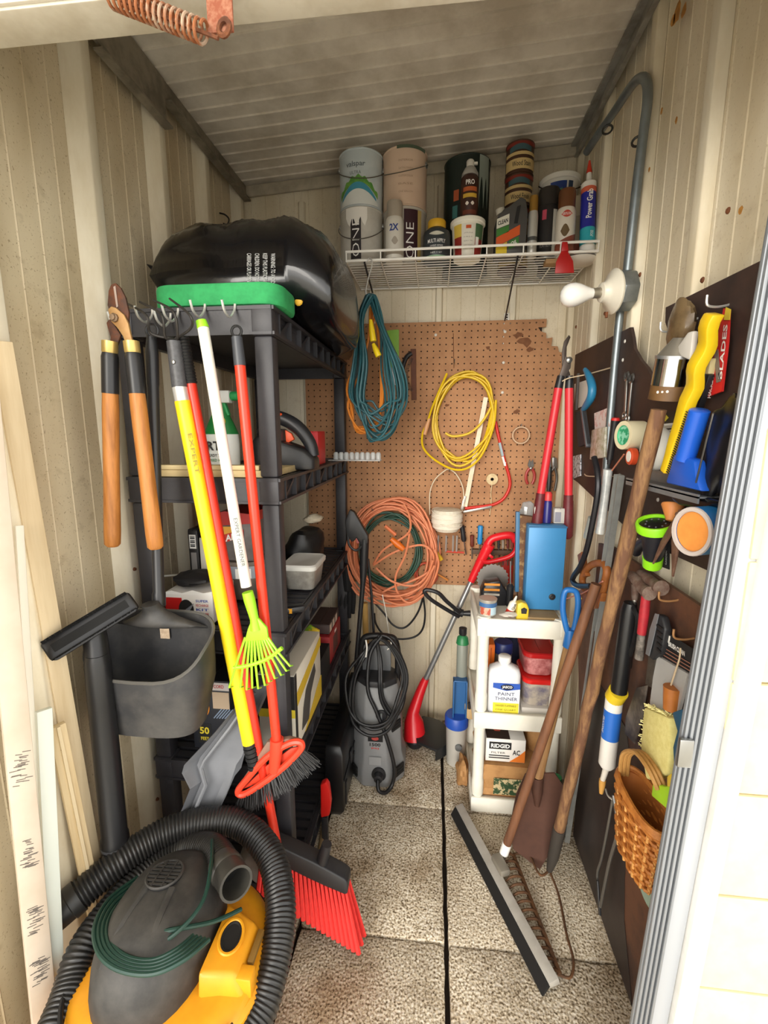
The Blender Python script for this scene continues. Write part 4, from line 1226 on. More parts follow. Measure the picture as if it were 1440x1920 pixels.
obj('blue_lake', cyl_patch(o, .0783, FRONT, .85, lambda s: .02 + .03 * math.sin(math.pi * s), lambda s: .03 + .046 * math.sin(math.pi * s), n=24), mt('#3f8fa8', .5), t)
obj('white_foot', cyl_patch(o, .0786, FRONT, .95, .006, lambda s: .014 + .04 * math.sin(math.pi * s), n=24), mt('#d5d9d6', .5), t)
t, o = paint_can('paint_can', 'paint can with a maroon label partly behind the grey spray can', xb, 1.80, DZ + .002, .078, .185, mt('#b3aca0', .45), ears=False)
obj('maroon_label', cyl_patch(o, .0785, FRONT + .35, .32, .01, .175), mt('#34181f', .5), t)
obj('gold_edge', cyl_patch(o, .0786, FRONT + .78, .10, .01, .175), mt('#b39a5c', .5), t)
obj('lettering', cyl_text('ONE', o, .0797, FRONT + .30, .075, .028, .115, -.01, rot=True), INKW, t)
t, o = paint_can('paint_can', 'pinkish beige paint can with its wire bail, stacked above the maroon label can', xb, 1.80, DZ + .002 + .186, .078, .186, mt('#d3b9a2', .5, col2='#c4a68d', scale=6), bang=-.25, bail=-.7)
for k in range(5): obj('lettering', cyl_text(['INTERIOR', 'SATIN FINISH', 'CUSTOM COLOR', 'BASE', 'ONE GALLON'][k], o, .0785, FRONT + .1, .14 - k * .024, .05, .006), mt('#a68a74', .6), t)
obj('green_lid_paint', cyl_patch(o, .0794, FRONT + .4, .7, .176, .186), mt('#4c5a48', .5), t)


def spray_can(name, label, x, y, z, r, h, body, cap, caph=.05, capr=None, group=None):
    t = thing(name, label, 'spray can', (x, y, z), group)
    o = V((x, y, z)); hb = h - caph
    obj('can_body', G().lathe([(r * .93, 0), (r, .003), (r, hb - .018), (r * .93, hb - .008), (r * .82, hb)], o, n=24), body, t)
    cr = capr or r * .86
    obj('cap', G().lathe([(cr, hb - .006), (cr, h - .008), (cr * .92, h - .001), (cr * .7, h), (.0001, h)], o, n=24), cap, t)
    obj('base_ring', G().lathe([(r * 1.01, .001), (r * 1.03, .004), (r * 1.01, .008)], o, n=24), CAN, t)
    return t, o


x = at(740, 430, Y=1.715).x
t, o = spray_can('spray_can', 'pale grey spray can in front of the maroon labelled paint can', x, 1.715, DZ + .001, .032, .195, mt('#d6d1c6', .4), mt('#a59a8b', .5))
obj('lettering', cyl_text('2X', o, .0325, FRONT, .105, .032, .022, .03), mt('#223a82', .5), t)
obj('grey_band', cyl_patch(o, .0325, FRONT, 1.2, .02, .035), mt('#b3aa9b', .5), t)
obj('grey_dot', cyl_patch(o, .0325, FRONT + .1, .35, lambda s: .062 - .012 * math.sin(math.pi * s), lambda s: .062 + .014 * math.sin(math.pi * s), n=12), mt('#a89f92', .5), t)
x = at(819, 430, Y=1.725).x
t = thing('adhesive_jar', 'dark slate can with a yellow screw cap on the wire shelf', 'can', (x, 1.725, DZ + .001)); o = V((x, 1.725, DZ + .001))
obj('can_body', G().lathe([(.045, 0), (.047, .003), (.047, .085), (.043, .095), (.030, .105), (.028, .106)], o, n=28), mt('#33393d', .4), t)
obj('cap', G().lathe([(.030, .106), (.031, .108), (.031, .128), (.028, .132), (.0001, .133)], o, n=28), mt('#d9a92c', .45), t)
obj('lettering', cyl_text('MULTI APPLY', o, .0475, FRONT, .055, .064, .012, .01), INKW, t)
obj('lettering', cyl_text('contact cement', o, .0475, FRONT, .040, .045, .006, 0), INKW, t)
obj('maker_oval', cyl_patch(o, .0476, FRONT, .55, lambda s: .078 - .006 * math.sin(math.pi * s), lambda s: .079 + .005 * math.sin(math.pi * s), n=12), mt('#c9c6b5', .5), t)
obj('lettering', cyl_text('NET 1 QT', o, .0475, FRONT, .018, .04, .005, 0), INKW, t)
obj('green_foot', cyl_patch(o, .0474, FRONT, 1.2, .002, .010), mt('#9cc4a0', .5), t)
x = at(874, 400, Y=1.87).x
t, o = paint_can('tall_dark_can', 'tall dark green metal can with pale drips behind the brown spray foam can', x, 1.872, DZ + .002, .083, .372, mt('#1c2a26', .4, col2='#0f1614', scale=10), ears=False, rim=mt('#2a3430', .4, .4))
obj('paint_drip', cyl_patch(o, .0835, FRONT + .75, .28, lambda s: .20 + .10 * abs(math.sin(s * 7)), .368, n=20), mt('#8f9a92', .5), t)
obj('barcode_label', cyl_patch(o, .0836, FRONT - .52, .12, .10, .145), PAPER, t)
for k in range(5): obj('bar', cyl_patch(o, .0843, FRONT - .60 + k * .04, .01, .11, .142, n=2), INK, t)
obj('teal_patch', cyl_patch(o, .0836, FRONT - .55, .12, .17, .21), mt('#3f7a78', .5), t)
obj('orange_patch', cyl_patch(o, .0838, FRONT - .5, .12, .225, .26), mt('#b55a35', .5), t)
x = at(877, 430, Y=1.72).x
t = thing('spackle_tub', 'white spackle tub with a red and green label at the middle of the wire shelf', 'tub', (x, 1.722, DZ + .001)); o = V((x, 1.722, DZ + .001))
obj('tub_body', G().lathe([(.044, 0), (.046, .002), (.054, .108), (.054, .110)], o, n=32), mt('#ebe6d6', .45), t)
obj('lid', G().lathe([(.057, .108), (.059, .110), (.059, .120), (.057, .122), (.050, .122), (.048, .119), (.0001, .119)], o, n=32), mt('#f0ecdf', .4), t)
tp = lambda z: .046 + .008 * z / .108
for a_, h_, z0, z1, c in ((-.75, .30, .006, .062, '#8e2a22'), (-.75, .30, .062, .10, '#d9b84c'), (0, .42, .006, .10, '#ded9cc'), (.80, .34, .006, .055, '#8e2a22'), (.80, .34, .055, .10, '#4c6a48'), (.62, .12, .03, .06, '#f2f0ea')):
    obj('label_panel', cyl_patch(o, tp(z0) + .0004 + (.0006 if h_ < .2 else 0), FRONT + a_, h_, z0, z1, r2=tp(z1) + .0004 + (.0006 if h_ < .2 else 0)), mt(c, .5), t)
obj('orange_oval', cyl_patch(o, tp(.09) + .0009, FRONT, .16, .084, .094), mt('#c9572c', .5), t)
for k, s in enumerate(['SPACKLE', 'FAST', 'READY MIX', 'LIGHTWEIGHT', 'PATCH']): obj('lettering', cyl_text(s, o, tp(.07 - k * .012) + .0012, FRONT, .072 - k * .012, .03, .005), mt('#8a8478', .5), t)
x = at(881, 340, Y=1.722).x
z_ = DZ + .001 + .1222
t = thing('foam_can', 'brown expanding foam spray can standing on the spackle tub', 'spray can', (x, 1.722, z_)); o = V((x, 1.722, z_))
obj('can_body', G().lathe([(.028, 0), (.030, .003), (.030, .125), (.028, .135), (.022, .142)], o, n=24), mt('#3a211a', .4, col2='#54291d', scale=12), t)
obj('cone_cap', G().lathe([(.028, .140), (.027, .148), (.018, .165), (.014, .168)], o, n=24), mt('#a9a6a0', .5), t)
obj('valve', G().lathe([(.013, .168), (.013, .186), (.010, .19), (.0001, .19)], o, n=16).bx(o.x + .006, o.x + .024, o.y - .004, o.y + .004, o.z + .176, o.z + .183), mt('#d3d0c9', .5), t)
obj('lettering', cyl_text('PRO', o, .0305, FRONT, .112, .030, .015, .02), INKW, t)
for z0, z1, c in ((.085, .098, '#b0592e'), (.066, .078, '#c9a23a'), (.015, .028, '#6e3526')): obj('label_band', cyl_patch(o, .0303, FRONT, .8, z0, z1), mt(c, .5), t)
for s in (-.3, .3): obj('warning_dot', cyl_patch(o, .0305, FRONT + s, .2, lambda q: .048 - .006 * math.sin(math.pi * q), lambda q: .048 + .006 * math.sin(math.pi * q), n=10), mt('#e4d9cf', .5), t)
# motor oil jug
x = at(955, 420, Y=1.725).x
t = thing('oil_jug', 'grey plastic oil jug with a green orange and yellow label on the wire shelf', 'jug', (x, 1.72, DZ + .001)); o = V((x, 1.72, DZ + .001))
JG = mt('#4c4b4a', .4)
obj('jug_body', G().prism([o + V((-.048, -.03, 0)), o + V((.052, -.03, 0)), o + V((.054, -.03, .13)), o + V((.046, -.03, .172)), o + V((.030, -.03, .180)), o + V((.012, -.03, .168)), o + V((-.012, -.03, .150)), o + V((-.02, -.03, .150)), o + V((-.042, -.03, .125)), o + V((-.048, -.03, .11))], (0, .06, 0)), JG, t, bevel=.008)
obj('cap', G().lathe([(.014, 0), (.015, .002), (.015, .016), (.012, .018), (.0001, .018)], o + V((-.030, 0, .142)), (-.25, 0, 1), 16), mt('#b9b3a4', .5), t)
obj('handle_hollow', G().prism([o + V((.010, -.0305, .10)), o + V((.022, -.0305, .10)), o + V((.030, -.0305, .155)), o + V((.018, -.0305, .150))], (0, -.0015, 0)), mt('#1c1b1b', .6), t)
yf = -.0312
obj('label_panel', G().prism([o + V((-.046, yf, .085)), o + V((-.006, yf, .098)), o + V((-.006, yf, .130)), o + V((-.046, yf, .115))], (0, -.0008, 0)), mt('#d8d6c8', .5), t)
obj('label_panel', G().prism([o + V((-.046, yf, .060)), o + V((-.006, yf, .075)), o + V((-.006, yf, .096)), o + V((-.046, yf, .083))], (0, -.0008, 0)), mt('#3f7a33', .5), t)
obj('label_panel', G().prism([o + V((-.046, yf, .030)), o + V((.03, yf, .065)), o + V((.03, yf, .095)), o + V((-.046, yf, .058))], (0, -.0008, 0)), mt('#d45a22', .5), t)
obj('label_panel', G().prism([o + V((-.046, yf, .006)), o + V((-.01, yf, .006)), o + V((-.01, yf, .045)), o + V((-.046, yf, .028))], (0, -.0009, 0)), mt('#dcc02c', .5), t)
obj('label_panel', G().prism([o + V((-.004, yf, .02)), o + V((.028, yf, .034)), o + V((.028, yf, .06)), o + V((-.004, yf, .046))], (0, -.0012, 0)), mt('#3f7a33', .5), t)
obj('lettering', flat_text('CLEAN', o + V((-.026, yf - .0014, .106)), V((1, 0, .3)), Z_, .034, .013, .03), INK, t)
obj('lettering', flat_text('OIL', o + V((.012, yf - .0018, .041)), V((1, 0, .4)), Z_, .022, .012, .02), INKW, t)
# stacked wood stain cans
xs = at(971, 330, Y=1.865).x
STM = mt('#4a3022', .45)
for k, l in enumerate(['lowest wood stain can of the stack, hidden behind the oil jug', 'second wood stain can from the bottom, just above the oil jug', 'third wood stain can in the tall stack, with cream label', 'topmost wood stain can, touching up near the ceiling']):
    t, o = paint_can('stain_can', l, xs + (-.006 if k < 2 else .004), 1.865, DZ + .002 + k * .1046, .049 if k > 1 else .053, .104, STM, ears=False, group='stacked wood stain cans', rim=mt('#7a5a3c', .35, .6))
    r = .0495 if k > 1 else .0535
    obj('cream_label', cyl_patch(o, r, FRONT, 1.3, .012, .045), mt('#cdb27a', .5), t)
    obj('cream_label', cyl_patch(o, r, FRONT, 1.3, .056, .066), mt('#cdb27a', .5), t)
    obj('teal_band', cyl_patch(o, r + .0002, FRONT - .1, .8, lambda q: .066 + .006 * math.sin(math.pi * q), lambda q: .082 + .008 * math.sin(math.pi * q), n=14), mt('#3e5a60', .5), t)
    obj('red_band', cyl_patch(o, r, FRONT, 1.3, .086, .098), mt('#7e2a1e', .5), t)
    obj('lettering', cyl_text('Wood Stain' if k != 2 else 'Wood Finish', o, r + .0012, FRONT, .029, .068, .017, .01), INK, t)
x = at(999, 420, Y=1.715).x
t, o = spray_can('spray_can', 'slim silver spray can with a gold cap beside the oil jug', x, 1.715, DZ + .001, .0165, .19, mt('#c6c4bd', .35, .4), mt('#a8803a', .4, .5), .045)
obj('dark_band', cyl_patch(o, .0169, FRONT, 1.2, .05, .062), mt('#4a4a48', .5), t)
x = at(1027, 400, Y=1.76).x
t, o = spray_can('spray_can', 'large black can with pale price strip on the wire shelf', x, 1.755, DZ + .001, .038, .225, mt('#262425', .45), mt('#2c2826', .4), .05, .035)
obj('grey_strip', cyl_patch(o, .0385, FRONT + .45, .2, .01, .15), mt('#b8b5ac', .5), t)
obj('pink_label', cyl_patch(o, .0385, FRONT - .5, .18, .12, .15), mt('#b8455a', .5), t)
obj('lettering', cyl_text('FLAT BLACK', o, .0392, FRONT - .2, .04, .045, .012), mt('#8a8884', .5), t)
x = at(1061, 410, Y=1.71).x
t, o = spray_can('spray_can', 'white and rust spray can with a brown cap', x, 1.71, DZ + .001, .031, .20, mt('#ded6c8', .4), mt('#6b4226', .45), .055)
obj('rust_base', cyl_patch(o, .0316, FRONT, 1.4, .003, lambda q: .03 + .035 * q, n=16), mt('#8c4a38', .5), t)
obj('red_oval', cyl_patch(o, .0316, FRONT - .15, .55, lambda q: .118 - .010 * math.sin(math.pi * q), lambda q: .118 + .011 * math.sin(math.pi * q), n=14), mt('#c44a38', .5), t)
obj('brown_picture', cyl_patch(o, .0317, FRONT - .25, .45, lambda q: .068 - .018 * math.sin(math.pi * q), lambda q: .068 + .02 * math.sin(math.pi * q), n=14), mt('#6a5638', .5), t)
obj('lettering', cyl_text('KRYLON', o, .0328, FRONT - .15, .118, .026, .008, .01), INKW, t)
# tub on a dark bucket in the corner
x = .435
t, o = paint_can('black_bucket', 'black metal bucket under the joint compound tub in the corner', x, 1.895, DZ + .002, .062, .20, mt('#1f1f20', .4), ears=False)
t = thing('compound_tub', 'white joint compound tub with blue label on the black bucket in the corner', 'tub', (x, 1.895, DZ + .203)); o = V((x, 1.895, DZ + .203))
obj('tub_body', G().lathe([(.058, 0), (.060, .003), (.067, .10), (.067, .102)], o, n=32), mt('#e4e2da', .4), t)
obj('lid', G().lathe([(.070, .096), (.072, .098), (.072, .112), (.069, .115), (.0001, .113)], o, n=32), mt('#ece9df', .4), t)
obj('blue_label', cyl_patch(o, .0625, FRONT - .28, .42, .03, .085, r2=.0665), mt('#23418a', .45), t)
obj('blue_square', cyl_patch(o, .0645, FRONT + .36, .13, .04, .085, r2=.067), mt('#2c3f5c', .45), t)
obj('green_swirl', cyl_patch(o, .0650, FRONT - .3, .22, lambda q: .05 - .006 * math.sin(6 * q), lambda q: .066 + .006 * math.sin(6 * q), r2=.0668, n=14), mt('#4d8a6a', .45), t)
obj('bail', G().tube([o + V((.074 * math.cos(a), .074 * math.sin(a), .10 - .0 * a)) + V((0, 0, -.05 * abs(math.sin(a)))) for a in [math.pi + math.pi * i / 14 for i in range(15)]], .0018, 6), RUBBER, t)
# caulk tube
c0, c1 = at(1101, 452, Y=1.70), at(1104, 352, Y=1.72)
ax = (c1 - c0).normalized(); c0 = c0 - ax * ((c0.z - DZ - .001) / ax.z)
L_ = (c1 - c0).length
t = thing('caulk_tube', 'blue and teal adhesive tube with a red-tipped nozzle on the wire shelf', 'caulk tube', c0)
obj('tube_body', G().tube([c0, c1], .0235, 24), mt('#2a2f9a', .35), t)
obj('teal_base', G().tube([c0 + ax * .02, c0 + ax * (L_ * .36)], .0239, 24), mt('#2fa8b8', .35), t)
obj('white_base', G().tube([c0, c0 + ax * .022], .0243, 24), mt('#e6e4de', .4), t)
obj('orange_band', G().tube([c1 - ax * .022, c1 - ax * .006], .0239, 24), mt('#d9684a', .4), t)
obj('white_top', G().tube([c1 - ax * .006, c1 + ax * .010, c1 + ax * .012], [.0245, .0245, .022], 24), mt('#e9e6df', .4), t)
obj('nozzle', G().tube([c1 + ax * .012, c1 + ax * .02, c1 + ax * .05], [.011, .0095, .0075], 14), mt('#ebe8e2', .4), t)
obj('nozzle_cap', G().tube([c1 + ax * .045, c1 + ax * .05, c1 + ax * .085], [.0085, .009, .003], 14), mt('#cc3a22', .4), t)
obj('lettering', cyl_text('Power Grab', c0 + V((0, .012, 0)), .0240, FRONT - .25, L_ * .70, .018, .085, .02, rot=True), INKW, t)
obj('lettering', cyl_text('ALL PURPOSE', c0 + V((0, .006, 0)), .0243, FRONT + .25, L_ * .2, .010, .045, .0, rot=True), INKW, t)
x = at(1126, 400, Y=1.80).x
t, o = spray_can('spray_can', 'beige can half hidden behind the caulk tube at the wall', min(x, .487), 1.82, DZ + .002, .036, .22, mt('#c9bda0', .45), mt('#d4cab0', .45), .06, .034)
obj('red_patch', cyl_patch(o, .0366, FRONT - .2, .4, .02, .07), mt('#9a4a34', .5), t)
# red scraper hanging from the shelf rail
t = thing('red_scraper', 'red plastic scraper hanging from the wire shelf rail', 'scraper', at(1058, 515, Y=1.65))
ys = 1.650
obj('blade', G().prism(pxs([(1052, 472), (1064, 472), (1074, 490), (1076, 512), (1040, 513), (1042, 492)], Y=ys), (0, -.004, 0)), mt('#b3201f', .4), t, bevel=.001)
obj('handle', G().prism(pxs([(1053, 455), (1063, 455), (1065, 473), (1051, 473)], Y=ys), (0, -.009, 0)), mt('#b3201f', .4), t, bevel=.002)
tag(obj('wooden_shim', G().bx(.36, .42, 1.70, 1.74, DZ - .022, DZ - .008), mt('#a08058', .7), bevel=.001), 'small wooden shim tucked under the wire shelf by the scraper', 'shim')
tag(obj('paper_plate', G().lathe([(.0001, 0), (.05, .001), (.062, .009), (.061, .0105), (.05, .003), (.0001, .002)], (.47, 1.72, DZ - .022), Z_, 26), mt('#dcd8ce', .5)), 'pale round dish under the right end of the wire shelf', 'dish')
# rusty wood block in the far left corner and hook
t = thing('rusty_bracket', 'reddish brown wooden block in the top left corner above the sack', 'block', at(440, 460, Y=1.95))
obj('block', G().bx(at(428, 460, Y=1.94).x, at(452, 460, Y=1.94).x, 1.93, 1.985, at(440, 470, Y=1.95).z, at(440, 425, Y=1.95).z), mt('#8a4526', .75, col2='#5e2c18', scale=16, stretch=(4, 4, .6)), t, bevel=.003)
obj('nail', G().tube([at(436, 425, Y=1.928), at(436, 420, Y=1.90)], .002, 6), RUST, t)
h = at(412, 405, X=XL + .004)
tag(obj('wall_hook', G().tube(cat([h + V((0, 0, .01)), h + V((.02, 0, .004)), h + V((.035, 0, -.012)), h + V((.028, 0, -.03)), h + V((.012, 0, -.026))], 5), .003, 7), mt('#3a3734', .5, .5)), 'small dark screw hook on the left wall near the back corner', 'hook')

# ---------------------------------------------------------------- pegboard with real holes
PB = mt('#b4855e', .8, col2='#8d6142', scale=6, amt=.7, detail=7, lo=.42, hi=.7)
def pegboard():
    g = G(); pitch = .0254; x0, z0 = -.557, .685; nx, nz = 43, 44
    yf, yb = 1.9765, 1.9825
    rr_ = random.Random(2)
    def inside(i, j):
        x, z = x0 + (i + .5) * pitch, z0 + (j + .5) * pitch
        if z > 1.72 and x > .435 - .02 * ((j * 7) % 3 == 0): return False
        if 1.66 < z <= 1.72 and x > .45 + (1.72 - z) * .9: return False
        if x > .525: return False
        return True
    vid = {}
    jit = lambda i, j: (rr_.uniform(-.006, .006), rr_.uniform(-.006, .006))
    cell = [[inside(i, j) for j in range(nz)] for i in range(nx)]
    jm = {}
    def edge(i, j):
        c = [cell[a][b] for a in (i - 1, i) for b in (j - 1, j) if 0 <= a < nx and 0 <= b < nz]
        return not all(c) and i > 30 and j > 20
    def P(i, j, y):
        if (i, j) not in jm: jm[(i, j)] = jit(i, j) if edge(i, j) else (0, 0)
        a, b = jm[(i, j)]
        k = ('c', i, j, y)
        if k not in vid: vid[k] = len(g.v); g.v.append(V((x0 + i * pitch + a, y, z0 + j * pitch + b)))
        return vid[k]
    for i in range(nx):
        for j in range(nz):
            if not cell[i][j]: continue
            cx, cz = x0 + (i + .5) * pitch, z0 + (j + .5) * pitch
            h = []
            for y in (yf, yb):
                b = len(g.v)
                for k in range(8):
                    q = math.pi / 4 * k + math.pi / 8
                    g.v.append(V((cx + .0032 * math.cos(q), y, cz + .0032 * math.sin(q))))
                h.append(b)
            for y, b in ((yf, h[0]), (yb, h[1])):
                c = [P(i + 1, j + 1, y), P(i, j + 1, y), P(i, j, y), P(i + 1, j, y)]
                # octagon vertices: k=0 at 22.5deg ... ; corners at 45,135,225,315
                for k in range(4):
                    k0 = (2 * k) % 8
                    g.f.append((c[k], b + k0, b + (k0 + 1) % 8))
                    g.f.append((c[k], b + (k0 + 1) % 8, b + (k0 + 2) % 8, c[(k + 1) % 4]))
            for k in range(8):
                g.f.append((h[0] + k, h[0] + (k + 1) % 8, h[1] + (k + 1) % 8, h[1] + k))
    for i in range(nx + 1):
        for j in range(nz):
            a = cell[i - 1][j] if i > 0 else False; b = cell[i][j] if i < nx else False
            if a != b: g.f.append((P(i, j, yf), P(i, j + 1, yf), P(i, j + 1, yb), P(i, j, yb)))
    for i in range(nx):
        for j in range(nz + 1):
            a = cell[i][j - 1] if j > 0 else False; b = cell[i][j] if j < nz else False
            if a != b: g.f.append((P(i, j, yf), P(i + 1, j, yf), P(i + 1, j, yb), P(i, j, yb)))
    return g


t = thing('pegboard', 'large brown hardboard pegboard with a broken upper right corner on the back wall', 'pegboard', (0, 1.98, .685))
obj('perforated_board', pegboard(), PB, t, smooth=30)
obj('hole_shade_sheet', G().bx(-.55, .42, 1.9828, 1.9845, .69, 1.79), mt('#2a1c14', .9), t)  # added dark sheet: its colour stands in for the shade inside the peg holes
for px, py in ((817, 628), (947, 622), (944, 680), (942, 736), (812, 861)):
    obj('mounting_screw', G().lathe([(.006, 0), (.0055, .002), (.003, .0035), (.0001, .004)], at(px, py, Y=1.976), -Y_, 10), mt('#dad6cc', .4), t)
for px, py, r in ((985, 640, .035), (972, 628, .022), (995, 655, .018), (915, 652, .012), (968, 772, .016), (838, 760, .012)):
    q = at(px, py, Y=1.9764); rs = random.Random(px)
    obj('grease_stain', G().prism([q + V((r * rs.uniform(.5, 1.1) * math.cos(i * .628), 0, r * .7 * rs.uniform(.4, 1.1) * math.sin(i * .628))) for i in range(10)], (0, -.0003, 0)), mt('#6e4428', .8, col2='#8a5c3a', scale=40), t)
p0 = at(850, 625, Y=1.975); p1 = at(851, 690, Y=1.975)
PGH = mt('#8f8c86', .35, .8)


def peg(p, l=.03):
    return G().tube(cat([p + V((0, .004, .012)), p + V((0, -.002, .004)), p + V((0, -l * .6, 0)), p + V((0, -l, .003)), p + V((0, -l * 1.1, .014))], 4), .0020, 6)
# ================================================================ things hung on the pegboard
PY = 1.9765


def coil_cord(name, label, px, py, rx, ry, Y, n, r, m, seed, jit=.1, cat_='cord', group=None, gap=None, tilt=0, dy=.006):
    """n loose elliptical turns of cord in front of plane Y"""
    rr_ = random.Random(seed)
    c = at(px, py, Y=Y)
    t = thing(name, label, cat_, c - V((0, 0, ry)), group)
    for k in range(n):
        sx, sy = rx * (1 + rr_.uniform(-jit, jit)), ry * (1 + rr_.uniform(-jit, jit))
        ox, oz = rr_.uniform(-jit, jit) * rx * .6, rr_.uniform(-jit, jit) * ry * .5
        ph = rr_.uniform(0, 6); ti = tilt + rr_.uniform(-.12, .12)
        pts = []
        for i in range(40):
            q = 2 * math.pi * i / 40
            w = 1 + .03 * math.sin(3 * q + ph) + .02 * math.sin(5 * q + ph * 2)
            x, z = sx * math.cos(q) * w, sy * math.sin(q) * w
            x, z = x * math.cos(ti) - z * math.sin(ti), x * math.sin(ti) + z * math.cos(ti)
            pts.append(c + V((ox + x, -k * dy - .004 * math.sin(q * 2 + ph), oz + z)))
        obj('turn', G().tube(pts, r, 7, closed=True), m, t)
    return t, c


# yellow extension cord
YC = mt('#e3bd12', .4)
t, c = coil_cord('yellow_extension_cord', 'coiled yellow extension cord hanging in the middle of the pegboard', 868, 785, .118, .175, PY - .014, 5, .0048, YC, 5, .08, tilt=-.06, dy=.008)
lp = [at(*q, Y=PY - .05) for q in ((838, 700), (812, 760), (802, 790), (792, 815), (794, 840), (815, 862), (850, 880), (880, 876), (905, 850), (925, 800), (930, 750))]
obj('turn', G().tube(cat(lp, 6), .0048, 7), YC, t)
obj('turn', G().tube(cat([at(*q, Y=PY - .042) for q in ((925, 755), (905, 790), (880, 812), (850, 818), (835, 812))], 6), .0048, 7), YC, t)
obj('plug', G().tube([at(805, 785, Y=PY - .05), at(800, 800, Y=PY - .05), at(796, 815, Y=PY - .05)], [.006, .010, .008], 10), mt('#d9a070', .45), t)
tag(obj('peg_hook', peg(at(851, 684, Y=PY), .055), PGH), 'wire peg hook carrying the yellow extension cord', 'hook', 'hooks on the pegboard')
tag(obj('hook_wire', G().tube([p0, p1], .0012, 5), RUST), 'thin rusty wire hanging on the pegboard above the yellow cord', 'wire')

# bow saw
t = thing('bow_saw', 'red tubular bow saw with a pale blade hanging on the pegboard', 'saw', at(900, 960, Y=PY - .02))
fr_ = cat([at(*q, Y=PY - .02) for q in ((929, 790), (934, 815), (945, 860), (955, 895), (955, 915), (944, 935), (925, 946), (900, 950), (872, 953))], 5)
obj('frame', G().tube(fr_, .0065, 10), mt('#cc2a20', .35), t)
obj('blade', G().bar(at(911, 745, Y=PY - .022), at(872, 950, Y=PY - .022), .018, .0015, Y_), mt('#ddd0b8', .5, .2, col2='#c5b492', scale=14), t)
obj('grey_label', G().tube([at(937, 830, Y=PY - .02), at(943, 855, Y=PY - .02)], .0070, 10), mt('#9fb3bb', .4), t)
obj('white_label', G().tube([at(943, 856, Y=PY - .02), at(948, 873, Y=PY - .02)], .0070, 10), PAPER, t)
obj('lever', G().bar(at(868, 960, Y=PY - .028), at(922, 950, Y=PY - .028), .010, .006, Y_), mt('#b9b6b0', .35, .7), t, bevel=.002)
obj('blade_clip', G().bar(at(872, 930, Y=PY - .026), at(866, 955, Y=PY - .026), .012, .010, Y_), mt('#c9c6c0', .35, .5), t, bevel=.002)

# ball of white string with tined tool
t = thing('string_ball', 'ball of white string hanging from a wire loop on the pegboard', 'string', at(837, 1000, Y=PY - .05))
c = at(838, 975, Y=PY - .055)
obj('ball', G().lathe([(.030, -.048), (.046, -.046), (.058, -.03), (.064, 0), (.064, .03), (.058, .045), (.040, .05), (.0001, .05)], c, n=24), mt('#e6ddca', .85, col2='#c9bda6', scale=70, bump=.8), t)
rr_ = random.Random(11)
for k in range(26):
    z = rr_.uniform(-.035, .04); tl = rr_.uniform(-.5, .5); R = .0645 if z > -.02 else .060
    obj('wound_string', G().tube([c + V((R * math.cos(q), R * math.sin(q), z * .8 + tl * .025 * math.sin(q + k))) for q in [2 * math.pi * i / 22 for i in range(22)]], .0022, 5, closed=True), mt('#ece4d4', .85), t)
obj('wire_loop', G().tube(cat([at(*q, Y=PY - .03) for q in ((806, 965), (806, 925), (815, 900), (832, 884), (842, 880), (856, 890), (868, 915), (870, 950))], 6), .0024, 7), mt('#d8cbb0', .5), t)
for px in (822, 837, 850, 857):
    obj('tine', G().tube([at(px, 1004, Y=PY - .05), at(px - 1, 1034, Y=PY - .05)], .0042, 8), mt('#cfcdc8', .3, .7), t)
obj('red_crossbar', G().tube([at(836, 1034, Y=PY - .045), at(870, 1036, Y=PY - .045)], .0045, 8), mt('#c2381f', .4), t)
tag(obj('peg_hook', peg(at(842, 884, Y=PY), .04), PGH), 'wire peg hook above the ball of string', 'hook', 'hooks on the pegboard')

# rolls
p = at(975, 816, Y=PY - .002)
t = thing('masking_tape', 'narrow roll of tan tape hanging on the right of the pegboard', 'tape', p - V((0, 0, .035)))
obj('roll', G().lathe([(.031, 0), (.036, 0), (.036, .024), (.031, .024), (.031, 0)], p, -Y_, 30), mt('#c7a888', .6), t)
tag(obj('peg_hook', peg(p + V((0, 0, .032)), .02), PGH), 'wire peg hook inside the roll of tan tape', 'hook', 'hooks on the pegboard')
p = at(922, 898, Y=PY - .002)
t = thing('twine_spool', 'small spool of cream twine with a loose end on the pegboard', 'twine', p - V((0, 0, .025)))
obj('spool', G().lathe([(.007, 0), (.024, 0), (.024, .016), (.007, .016), (.007, 0)], p, -Y_, 24), mt('#d9c49a', .75, col2='#b89c6c', scale=80, bump=.5), t)
obj('loose_end', G().tube(cat([p + V((.0, -.012, -.024)), p + V((-.002, -.008, -.06)), p + V((.001, -.006, -.10)), p + V((-.003, -.006, -.155))], 5), .0018, 5), mt('#d9c49a', .75), t)
obj('core', G().lathe([(.0072, -.001), (.0072, .0165), (.005, .0165), (.005, -.001)], p, -Y_, 14), mt('#3a2c1c', .7), t)

